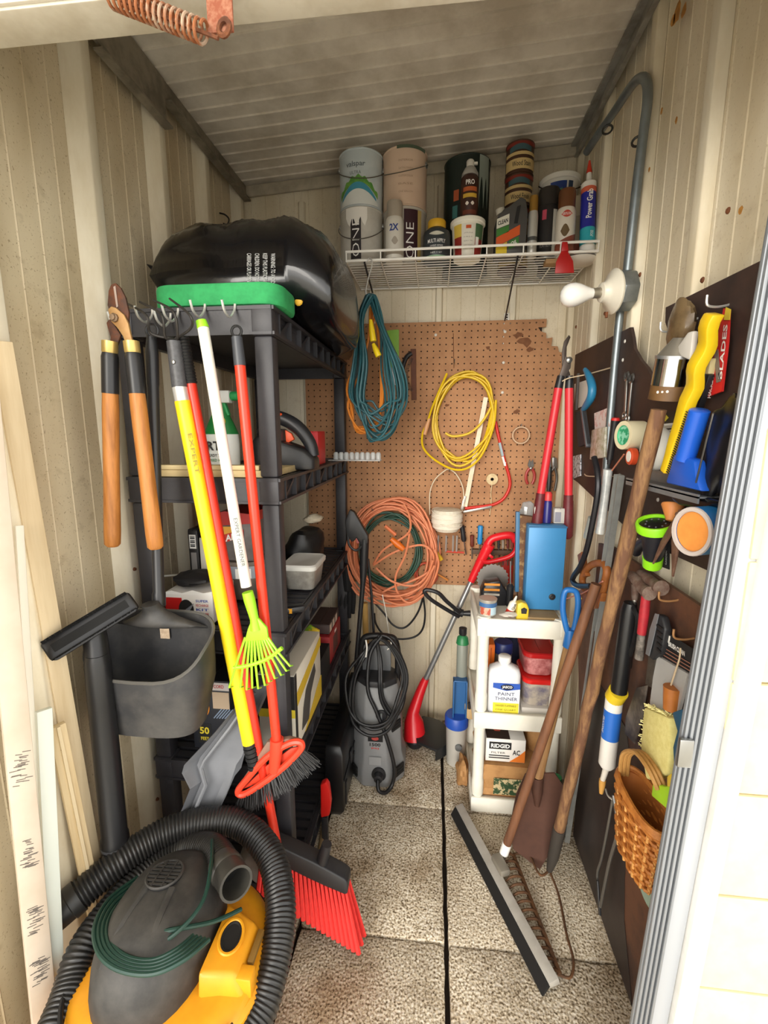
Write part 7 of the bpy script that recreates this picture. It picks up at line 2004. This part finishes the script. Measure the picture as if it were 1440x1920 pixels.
t = thing('black_tool_card', 'black printed card behind the lime green spray head', 'card', at(1245, 1065, X=.5))
obj('card', G().prism(pxs([(1238, 1025), (1256, 1020), (1256, 1068), (1240, 1062)], X=.5005), (-.002, 0, 0)), INK, t)
obj('lettering', flat_text('GARDEN', at(1249, 1046, X=.4978), at(1249, 1030, X=.498) - at(1248, 1060, X=.498), at(1240, 1046, X=.498) - at(1256, 1046, X=.498), .03, .006, .01) , INKW, t)
t = thing('blue_tape_roll', 'large roll of blue tape with an orange core hanging by the door jamb', 'tape', at(1300, 1035, X=.45))
c = at(1306, 996, X=.440)
axb = V((-.9, -.40, 0)).normalized()
obj('tape', G().lathe([(.030, -.045), (.036, -.045), (.036, .01), (.030, .01), (.030, -.045)], c, axb, 32, sy=1.15), mt('#1f6fb5', .4, col2='#2a8fb8', scale=10), t)
obj('grey_face', G().lathe([(.029, .010), (.0365, .010), (.0355, .013), (.030, .013), (.029, .010)], c, axb, 32, sy=1.15), mt('#b5aaa4', .5), t)
obj('orange_core', G().lathe([(.0295, .008), (.022, .002), (.0001, -.004)], c, axb, 28, sy=1.15), mt('#d98a3c', .6, col2='#b86a28', scale=20), t)
t = thing('orange_cone', 'small orange plastic cone behind the blue tape roll', 'cone', at(1262, 960, X=.48))
obj('cone', G().lathe([(.020, 0), (.021, .003), (.008, .035), (.0001, .037)], at(1262, 945, X=.485), (-.2, -.3, -1), 18), mt('#d98a4a', .5), t)
t = thing('black_scoop', 'glossy black scoop hanging just under the ledge', 'scoop', at(1295, 945, X=.47))
obj('scoop', G().prism(pxs([(1255, 925), (1275, 922), (1345, 938), (1348, 950), (1300, 952), (1272, 948), (1258, 938)], X=.462), (.03, 0, 0)), mt('#131417', .25), t, bevel=.008)

# ---- hammers, caulk gun, folding saw, bagged brush
HM = mt('#6d5348', .7, .3, col2='#8f8074', scale=60, amt=.7, bump=.3)
t = thing('red_handled_hammer', 'old hammer with a worn red handle hanging on the lower board', 'hammer', at(1210, 1185, X=.465))
obj('head', G().tube([at(1184, 1078, X=.46), at(1196, 1090, X=.46), at(1206, 1105, X=.46), at(1218, 1113, X=.46)], [.010, .013, .012, .0155], 12), HM, t)
obj('handle', G().tube([at(1212, 1110, X=.462), at(1208, 1150, X=.464), at(1203, 1188, X=.466)], [.009, .0105, .0095], 12), mt('#b02a35', .45, col2='#7d2229', scale=40), t)
obj('grip', G().tube([at(1203, 1188, X=.466), at(1198, 1235, X=.468)], [.0085, .0095], 10), mt('#4a4440', .6, col2='#a39a90', scale=60), t)
t = thing('dark_hammer', 'second hammer with dark head and pale metal shaft on the lower board', 'hammer', at(1185, 1250, X=.47))
obj('head', G().tube([at(1200, 1076, X=.475), at(1215, 1085, X=.475), at(1230, 1098, X=.475), at(1240, 1103, X=.475)], [.010, .012, .012, .0165], 12), HM, t)
obj('shaft', G().tube([at(1190, 1120, X=.475), at(1184, 1188, X=.475)], .0042, 8), mt('#d8d2c6', .35, .5), t)
obj('socket', G().tube([at(1192, 1095, X=.475), at(1190, 1124, X=.475)], [.010, .007], 10), HM, t)
obj('rubber_grip', G().tube([at(1184, 1186, X=.475), at(1176, 1250, X=.475)], [.008, .010], 10), RUBBER, t)
t = thing('caulking_gun', 'black caulking gun loaded with a white and blue tube hanging on the lower board', 'caulking gun', at(1125, 1485, X=.46))
a, b = at(1182, 1130, X=.462), at(1160, 1296, X=.462)
obj('barrel', G().tube([a, a + (b - a) * .1, b], [.014, .0185, .019], 18), mt('#17181a', .35), t)
c, e = at(1153, 1300, X=.460), at(1138, 1432, X=.458)
obj('yellow_collar', G().tube([b, c + (e - c) * .06], .0225, 20), mt('#e0c22a', .4), t)
obj('sealant_tube', G().tube([c + (e - c) * .05, e, e + (e - c) * .05], [.0205, .0205, .014], 20), mt('#e6e3dc', .4), t)
dn = (e - c).normalized()
obj('yellow_cradle', G().bar(c + V((.012, .022, 0)), e + V((.012, .022, 0)), .004, .006, X_).bar(e + V((.012, .022, 0)), e + V((0, .0, -.012)), .004, .006, X_), mt('#d8bd2c', .45), t)
c2 = c + (e - c) * .42
obj('blue_label', G().tube([c + (e - c) * .22, c + (e - c) * .62], .0208, 20), mt('#2a6ac4', .4), t)
obj('white_side', G().tube([c + (e - c) * .20, c + (e - c) * .64], .0209, 20, flat=None), mt('#2a6ac4', .4), t) if False else None
obj('lettering', flat_text('SILICONE', c2 + V((-.0215, -.004, 0)), dn, V((0, -1, 0)), .045, .010, .01), INKW, t)
n0 = e + (e - c) * .05; n1 = at(1130, 1462, X=.458); n2 = at(1127, 1487, X=.458)
obj('nozzle', G().tube([n0, n1], [.008, .0065], 12), mt('#ded9ce', .4), t)
obj('nozzle_tip', G().tube([n1, n1 + (n2 - n1) * .3, n2], [.0085, .0085, .005], 12), mt('#c9964c', .5), t)
obj('rod_handle', G().tube(cat([a, at(1196, 1160, X=.468), at(1190, 1200, X=.47), at(1182, 1228, X=.47)], 5), .006, 8), mt('#17181a', .35), t)
t = thing('folding_saw', 'black and grey folding saw hanging beside the red hammer', 'saw', at(1220, 1300, X=.47))
obj('handle', G().prism(pxs([(1232, 1150), (1240, 1156), (1246, 1180), (1238, 1225), (1222, 1238), (1212, 1228), (1218, 1185)], X=.468), (.016, 0, 0)), mt('#27282b', .45), t, bevel=.004)
obj('grey_spine', G().prism(pxs([(1230, 1150), (1236, 1152), (1228, 1190), (1218, 1230), (1212, 1226), (1220, 1180)], X=.4665), (-.002, 0, 0)), mt('#8a8d92', .4, .4), t)
for k in range(5): obj('grip_rib', G().bar(at(1232, 1172 + 11 * k, X=.4665), at(1243 - k, 1180 + 11 * k, X=.4665), .005, .003, X_), mt('#141416', .6), t)
obj('blade', G().prism(pxs([(1216, 1228), (1228, 1236), (1222, 1290), (1210, 1282)], X=.474), (.003, 0, 0)), mt('#6b655c', .5, .6, col2='#3f3a34', scale=50), t)
t = thing('dirty_trowel', 'dark dirt-crusted flat blade hanging below the folding saw', 'blade', at(1195, 1390, X=.48))
obj('blade', G().prism(pxs([(1196, 1290), (1216, 1285), (1206, 1350), (1192, 1395), (1174, 1375), (1176, 1345)], X=.486), (-.004, 0, 0)), mt('#3d3632', .7, col2='#8a7f72', scale=14, amt=.7), t, bevel=.001)
t = thing('bagged_paint_brush', 'clear bag with a black printed header holding a wooden handled brush', 'bag', at(1260, 1350, X=.47))
obj('header_card', G().prism(pxs([(1244, 1180), (1300, 1216), (1296, 1264), (1238, 1228)], X=.482), (-.002, 0, 0)), INK, t)
obj('white_square', G().prism(pxs([(1247, 1187), (1257, 1193), (1255, 1206), (1246, 1200)], X=.4795), (-.001, 0, 0)), PAPER, t)
obj('lettering', flat_text('BRUSH CLEAN', at(1268, 1216, X=.4785), at(1290, 1232, X=.4785) - at(1250, 1206, X=.4785), at(1268, 1200, X=.4785) - at(1268, 1216, X=.4785), .06, .010, .03), INKW, t)
for k in range(3): obj('text_line', G().bar(at(1242, 1213 + 7 * k, X=.4785), at(1294, 1244 + 7 * k, X=.4785), .0018, .0008, X_), mt('#9a6a58', .5), t)
obj('clear_bag', G().prism(pxs([(1238, 1230), (1296, 1264), (1276, 1340), (1222, 1335), (1230, 1270)], X=.480), (-.006, 0, 0)), mt('#d8d8d6', .2, alpha=.45), t)
obj('wooden_handle', G().tube([at(1262, 1288, X=.470), at(1258, 1330, X=.470)], [.017, .014], 14), mt('#b06a2c', .5, col2='#8a4c1c', scale=14), t)
obj('twist_tie', G().tube(cat([at(1276, 1215, X=.47), at(1274, 1235, X=.468), at(1266, 1260, X=.468), at(1258, 1285, X=.468)], 5), .0016, 6), mt('#c9b493', .6), t)
tag(obj('blue_rag', G().prism(pxs([(1258, 1335), (1278, 1328), (1276, 1430), (1262, 1445), (1260, 1400), (1268, 1370)], X=.455), (.02, 0, 0)), mt('#25526f', .8), bevel=.005), 'blue handled brush standing in the wicker basket', 'brush')
t = thing('yellow_bristle_brush', 'whitewash brush with pale yellow bristles standing in the wicker basket', 'brush', at(1225, 1460, X=.46))
q0 = pxs([(1206, 1325), (1252, 1345), (1256, 1400), (1250, 1452), (1210, 1462), (1200, 1400)], X=.452)
obj('bristle_block', G().prism(q0, (.03, 0, 0)), mt('#e3d88e', .8, col2='#cbbb68', scale=60, bump=.6), t, bevel=.006)
g = G(); rr_ = random.Random(77)
for k in range(90):
    s = rr_.random()
    p = q0[5] * (1 - s) + q0[0] * s if k % 3 else q0[0] * (1 - s) + q0[1] * s
    g.tube([p + V((rr_.uniform(0, .03), 0, 0)), p + V((rr_.uniform(-.003, .02), rr_.uniform(0, .008), rr_.uniform(0, .006)))], .0012, 3, caps=False)
obj('stray_bristles', g, mt('#eae09c', .8), t, kind='stuff')
# wicker basket
t = thing('wicker_basket', 'small orange wicker basket with a bent handle hanging on the lower board', 'basket', at(1220, 1600, X=.46))
WK = mt('#c07a34', .6, col2='#8f4f1c', scale=40, amt=.7)
cy_, zt_, zb2 = .905, .585, .435
xw, yw = .035, .095
bcx = .458


def oval(z, k, n=28): return [V((bcx + xw * k * math.copysign(abs(math.cos(2 * math.pi * i / n)) ** .8, math.cos(2 * math.pi * i / n)), cy_ + yw * k * math.copysign(abs(math.sin(2 * math.pi * i / n)) ** .8, math.sin(2 * math.pi * i / n)), z)) for i in range(n)]


obj('basket_wall', G().loft([oval(zb2, .72), oval(zb2 + .05, .84), oval(zt_, .98), oval(zt_, .90), oval(zb2 + .05, .76), oval(zb2 + .006, .66)]), mt('#a8642a', .7), t, smooth=60)
for k in range(12):
    z = zb2 + .006 + (zt_ - zb2) * k / 12
    s = .72 + .26 * ((z - zb2) / (zt_ - zb2)) + .05
    pts = []
    o_ = oval(z, s, 56)
    for i, p in enumerate(o_):
        w_ = .003 * (1 if (i // 2 + k) % 2 else -1)
        pts.append(p + V((p.x - bcx, p.y - cy_, 0)).normalized() * w_)
    obj('weaver', G().tube(pts, .0042, 6, closed=True), WK, t)
for i in range(0, 28, 2):
    a, b = oval(zb2, .78)[i], oval(zt_ + .004, 1.02)[i]
    obj('stake', G().tube([a, b], .0035, 6), mt('#d29a54', .6), t)
for k in range(3): obj('rim_withy', G().tube([p + V((0, 0, .004 * k)) for p in oval(zt_, 1.02 - .02 * k)], .005, 6, closed=True), WK, t)
for k in range(3):
    hp = cat([V((bcx - .02 + .008 * k, cy_ + .075, zt_)), V((bcx - .03 + .008 * k, cy_ + .050, zt_ + .07)), V((bcx - .03 + .008 * k, cy_ - .0, zt_ + .115)), V((bcx - .03 + .008 * k, cy_ - .06, zt_ + .125)), V((bcx - .02 + .008 * k, cy_ - .085, zt_ + .10))], 6)
    obj('handle_cane', G().tube(hp, .0045, 7), mt('#b98a4c', .6, col2='#8a5e2c', scale=30), t)
t = thing('lime_clip', 'lime green plastic clip lying in the wicker basket', 'clip', at(1240, 1490, X=.45))
obj('clip', G().prism(pxs([(1224, 1460), (1232, 1470), (1246, 1474), (1262, 1470), (1258, 1525), (1220, 1492)], X=.440), (.014, 0, 0)), mt('#a8d92a', .4), t, bevel=.004)
obj('yellow_tab', G().prism(pxs([(1250, 1455), (1258, 1450), (1262, 1475), (1250, 1475)], X=.436), (.008, 0, 0)), mt('#d8b83c', .5), t, bevel=.002)
# tongs on a hook
t = thing('metal_tongs', 'long metal tongs hanging low on the stained board', 'tongs', at(1135, 1715, X=.47))
TM = mt('#8f8d88', .35, .8)
obj('arm', G().tube(cat([at(*q, X=.474) for q in ((1150, 1492), (1140, 1550), (1128, 1610), (1120, 1640), (1124, 1690))], 5), .0035, 8), TM, t)
obj('arm', G().tube(cat([at(*q, X=.466) for q in ((1150, 1492), (1158, 1545), (1156, 1570), (1142, 1620), (1126, 1700))], 5), .0042, 8), TM, t)
obj('black_jaw', G().bar(at(1120, 1650, X=.470), at(1125, 1716, X=.470), .012, .006, X_), BLACKP, t, bevel=.002)
tag(obj('tong_hook', G().tube(cat([at(1136, 1480, X=.492), at(1140, 1492, X=.48), at(1152, 1500, X=.47), at(1166, 1494, X=.478), at(1171, 1478, X=.490), at(1176, 1477, X=.4955)], 5), .0024, 6), WHITE), 'white double hook carrying the metal tongs', 'hook')
t = thing('fly_swatter', 'pale green plastic disc leaning at the foot of the right wall', 'disc', at(1225, 1720, X=.48))
obj('disc', G().lathe([(.0001, .003), (.05, .004), (.055, 0), (.05, -.002), (.0001, -.001)], at(1228, 1665, X=.485), (-1, -.2, .1), 26), mt('#8fa392', .5), t)

# ---- long tools leaning in the right corner
BK_ = mt('#664530', .8, col2='#96714a', scale=22, stretch=(3, 3, .35), amt=.9, bump=.8, lo=.42, hi=.62)
t = thing('bow_rake', 'old bow rake with a rough wooden handle and rusty curved teeth on the floor', 'rake', at(1030, 1640, Z=0))
top = at(1235, 768, X=.44); soc = at(1030, 1632, Z=.03); soc = V((soc.x, soc.y, .03))
rr_ = random.Random(19)
pts = [top + (soc - top) * (i / 22) + V((rr_.uniform(-.002, .002), rr_.uniform(-.002, .002), 0)) for i in range(23)]
obj('handle', G().tube(pts[:-2], [.0155 + rr_.uniform(-.0015, .0015) for _ in pts[:-2]], 12), BK_, t)
RS = mt('#5a3f2c', .75, .3, col2='#7a5434', scale=50, amt=.8)
obj('socket', G().tube([pts[-4], pts[-2], pts[-1]], [.018, .016, .009], 12), mt('#4a4540', .6, .4), t)
h0, h1 = at(962, 1602, Z=.035), at(1050, 1828, Z=.014)
obj('head_bar', G().bar(h0, h1, .010, .012, Z_), RS, t, bevel=.002)
hd_ = (h1 - h0); hn = V((-hd_.y, hd_.x, 0)).normalized()
if hn.x > 0: hn = -hn
for k in range(14):
    p = h0 + hd_ * (.02 + .96 * k / 13)
    obj('tooth', G().tube(cat([p, p + hn * .012 + V((0, 0, .010)), p + hn * .036 + V((0, 0, .010)), p + hn * .055 + V((0, 0, -min(.006, p.z - .006)))], 4), [.0038] * 10 + [.0032, .0026, .002], 7), RS, t)
s_ = pts[-1]
obj('bow', G().tube(cat([s_, at(1048, 1680, Z=.022), at(1062, 1750, Z=.018), at(1075, 1800, Z=.016), at(1070, 1832, Z=.014), h1], 6), .0035, 8), RS, t)
obj('bow', G().tube(cat([s_, at(1012, 1640, Z=.03), at(990, 1602, Z=.036), h0], 6), .0035, 8), RS, t)

t = thing('floor_squeegee', 'long floor squeegee with a black rubber edge and brown wooden pole', 'squeegee', at(940, 1600, Z=0))
q0, q1 = at(858, 1512, Z=.03), at(1035, 1845, Z=.03)
hd_ = q1 - q0; hn = V((-hd_.y, hd_.x, 0)).normalized()
if hn.x > 0: hn = -hn
obj('aluminium_channel', G().loft([[p - hn * .024 + V((0, 0, -.010)), p + hn * .006 + V((0, 0, -.012)), p + hn * .008 + V((0, 0, .004)), p - hn * .018 + V((0, 0, .010))] for p in (q0, q0 + hd_ * .5, q1)]), mt('#c4c0b8', .5, .3, col2='#a29d93', scale=12), t, bevel=.001)
obj('rubber_blade', G().loft([[p + hn * .004 + V((0, 0, -.006)), p + hn * .022 + V((0, 0, -.029)), p + hn * .026 + V((0, 0, -.027)), p + hn * .010 + V((0, 0, .001))] for p in (q0, q1)]), RUBBER, t)
mid = at(936, 1622, Z=.045)
obj('bracket', G().box(mid + V((.004, 0, .002)), hd_.normalized() * .032, hn * .016, V((0, 0, .012))), mt('#8a8478', .6, .3), t, bevel=.006)
ptop = at(1118, 1095, X=.435); pb = at(948, 1590, Z=.075)
obj('pole', G().tube([pb + (ptop - pb) * (i / 12) for i in range(13)], .0135, 14), mt('#7d5236', .65, col2='#5a3a28', scale=16, stretch=(3, 3, .4), amt=.8), t)
dd_ = (pb - ptop).normalized()
obj('white_sticker', G().tube([pb - dd_ * .02, pb + dd_ * .02], .0142, 14), PAPER, t)
obj('threaded_tip', G().tube([pb, pb + dd_ * .04], [.013, .010], 12), mt('#8a8478', .5, .4), t)

t = thing('garden_spade', 'rusty garden spade with a blue plastic D grip behind the wooden poles', 'spade', at(1010, 1625, Z=0))
A, B = at(1066, 1208, X=.40), at(1000, 1440, X=.375)
A = V((.392, 1.30, .765)); B = V((.352, 1.285, .30))
gtop = at(1063, 1118, Y=1.30); A = at(1069, 1206, Y=1.30); B = at(1008, 1455, Y=1.29)
obj('shaft', G().tube([A, A + (B - A) * .5, B], [.016, .0155, .0165], 14), mt('#a07a4e', .6, col2='#7a5434', scale=16, stretch=(3, 3, .4), amt=.8), t)
BG = mt('#2468ae', .35)
obj('grip_socket', G().tube([A + (B - A) * .03, A, at(1070, 1180, Y=1.30)], [.0185, .020, .014], 14), BG, t)
obj('d_grip', G().tube(cat([at(*q, Y=1.30) for q in ((1068, 1196), (1060, 1170), (1055, 1140), (1058, 1112), (1066, 1106), (1080, 1110), (1084, 1130), (1080, 1165), (1072, 1196))], 5), .0085, 10), BG, t)
SP = mt('#5f4034', .6, .4, col2='#4a322a', scale=8, amt=.7)
blade = [at(x, y, Y=yy) for x, y, yy in ((985, 1452, 1.30), (1040, 1450, 1.30), (1068, 1490, 1.30), (1064, 1545, 1.28), (1012, 1632, 1.265), (962, 1592, 1.275), (958, 1540, 1.285), (968, 1490, 1.295))]
blade[4].z = max(.002, blade[4].z); 
ctr = sum(blade, V()) / 8
g = G()
n_ = V((0, .004, .001))
g.add(blade + [ctr + V((0, .015, 0))] + [p + n_ for p in blade] + [ctr + V((0, .019, 0))], [(i, (i + 1) % 8, 8) for i in range(8)] + [(9 + (i + 1) % 8, 9 + i, 17) for i in range(8)] + [(i, 9 + i, 9 + (i + 1) % 8, (i + 1) % 8) for i in range(8)])
obj('blade', g, SP, t, smooth=30)
obj('blade_socket', G().tube([B, B + (ctr - B) * .4, B + (ctr - B) * .8], [.019, .017, .008], 12), SP, t)

t = thing('aluminium_channel', 'grey aluminium channel leaning behind the rough rake handle', 'channel', at(1068, 1590, X=.475))
a, b = at(1166, 890, X=.474), at(1100, 1335, X=.474)
d = b - a; b = a + d * ((a.z - .003) / -d.z)
CH = mt('#a3a5a2', .4, .5, col2='#7f817e', scale=14)
obj('web', G().bar(a, b, .030, .003, X_), CH, t)
obj('flange', G().bar(a + V((-.007, .0135, 0)), b + V((-.007, .0135, 0)), .003, .014, X_), CH, t)
obj('flange', G().bar(a + V((-.007, -.0135, 0)), b + V((-.007, -.0135, 0)), .003, .014, X_), CH, t)
t = thing('handsaw', 'rusty handsaw with an orange wooden grip hanging blade down', 'saw', at(1085, 1330, X=.47))
HW = mt('#a8652f', .55, col2='#7a431c', scale=16, amt=.8)
XS = .466
loop = cat([at(*q, X=XS) for q in ((1096, 1075), (1108, 1060), (1128, 1056), (1138, 1068), (1134, 1092), (1128, 1112), (1112, 1118), (1098, 1108), (1092, 1090))], 4, True)
obj('grip', G().tube(loop, .0105, 10, closed=True), HW, t)
obj('grip_cheek', G().prism(pxs([(1082, 1108), (1098, 1100), (1128, 1112), (1120, 1140), (1095, 1145), (1080, 1128)], X=XS - .008), (.018, 0, 0)), HW, t, bevel=.003)
obj('horn', G().prism(pxs([(1082, 1040), (1090, 1034), (1092, 1060), (1098, 1080), (1088, 1084)], X=XS - .007), (.016, 0, 0)), HW, t, bevel=.003)
obj('blade', G().prism(pxs([(1082, 1130), (1118, 1138), (1100, 1330), (1086, 1332)], X=XS), (.002, 0, 0)), mt('#6a4a38', .7, .3, col2='#4a3226', scale=12, amt=.8), t)
for q in ((1090, 1122), (1108, 1125)): obj('brass_nut', G().lathe([(.005, 0), (.004, .002), (.0001, .003)], at(*q, X=XS - .0085), -X_, 8), mt('#b59a54', .4, .7), t)
tag(obj('orange_string', G().tube(cat([at(1048, 1128, X=.45), at(1075, 1118, X=.452), at(1093, 1112, X=.452), at(1130, 1090, X=.455)], 5), .0022, 6), mt('#e0937a', .5)), 'pale orange cord tied across the saw grip', 'string')
t = thing('pry_bar', 'black curved pry bar hanging in front of the blue cabinet', 'pry bar', at(1085, 1100, X=.45))
pts = [at(*q, X=.448) for q in ((1114, 858), (1120, 885), (1121, 920), (1112, 975), (1100, 1030), (1088, 1062), (1076, 1080), (1074, 1090), (1084, 1098), (1108, 1099))]
obj('bar', G().tube(cat(pts, 6), .0085, 8), mt('#26262b', .4, .3), t)
obj('silver_label', G().tube([at(1109, 970, X=.448), at(1100, 1008, X=.448)], .0092, 10), mt('#a9b0ac', .35, .4), t)
t = thing('glass_tube_lamp', 'clear plastic tube with red print standing beside the pry bar', 'tube', at(1128, 1000, X=.475))
obj('tube', G().tube([at(1140, 880, X=.476), at(1125, 1000, X=.476)], .0125, 14), mt('#d9dcdc', .2, .2, col2='#a9aeb0', scale=40), t)
obj('red_print', G().tube([at(1136, 905, X=.476), at(1132, 935, X=.476)], .0128, 14), mt('#d8583a', .4), t)
obj('pink_label', G().tube([at(1131, 948, X=.476), at(1126, 990, X=.476)], .0127, 14), mt('#d8b9bc', .4, col2='#c98a90', scale=60), t)
tag(obj('wood_lath', G().bar(at(1152, 905, X=.488), at(1112, 1180, X=.488), .008, .006, X_), mt('#cbb488', .65)), 'thin pale lath leaning beside the aluminium channel', 'lath')
t = thing('spray_jug', 'white jug with a green cap on the floor behind the spade', 'jug', (.44, 1.40, 0)); o = V((.428, 1.405, 0))
obj('jug_body', G().lathe([(.033, .001), (.037, .004), (.038, .11), (.034, .14), (.016, .165), (.014, .17)], o, n=24), mt('#dfe2e6', .4), t)
obj('dark_bag', G().lathe([(.0385, .115), (.036, .15), (.028, .185), (.02, .2)], o, n=20), mt('#1c2028', .3), t)
obj('green_cap', G().lathe([(.016, .2), (.017, .202), (.017, .222), (.0001, .224)], o, n=16), mt('#2a8a52', .4), t)
obj('lettering', cyl_text('HD', o, .0388, FRONT + .3, .05, .03, .02, .03), INK, t)
obj('lettering', cyl_text('CLEANER', o, .0388, FRONT + .3, .025, .04, .007, .01), INK, t)

# ---- rusty door spring on the header
t = thing('door_spring', 'rusty coil spring stretched under the door header at the top left', 'spring', at(300, 40, Y=.683))
a, b = at(212, -6, Y=.683), at(384, 62, Y=.683)
d = b - a; L_ = d.length; u_, v_ = frame(d)
pts = []
n = 16 * 14
for i in range(n + 1):
    q = 2 * math.pi * i / 14
    pts.append(a + d * (i / n) + (u_ * math.cos(q) + v_ * math.sin(q)) * .0125)
obj('coil', G().tube(pts, .0022, 7), mt('#9a5f3a', .75, .3, col2='#b7a48f', scale=30, amt=.8, lo=.5, hi=.62), t)
obj('inner_rod', G().tube([a, b + d.normalized() * .02], .0026, 7), RUST, t)
c = at(412, 38, Y=.69)
obj('rusty_bracket', G().bx(c.x - .017, c.x + .019, .688, .692, c.z - .015, c.z + .04), mt('#8a4b33', .85, col2='#a9785e', scale=120, amt=.8), t, bevel=.001)
obj('eye', G().torus(at(420, 52, Y=.684), .009, .0035, (.3, 1, 0), 14, 6), RUST, t)
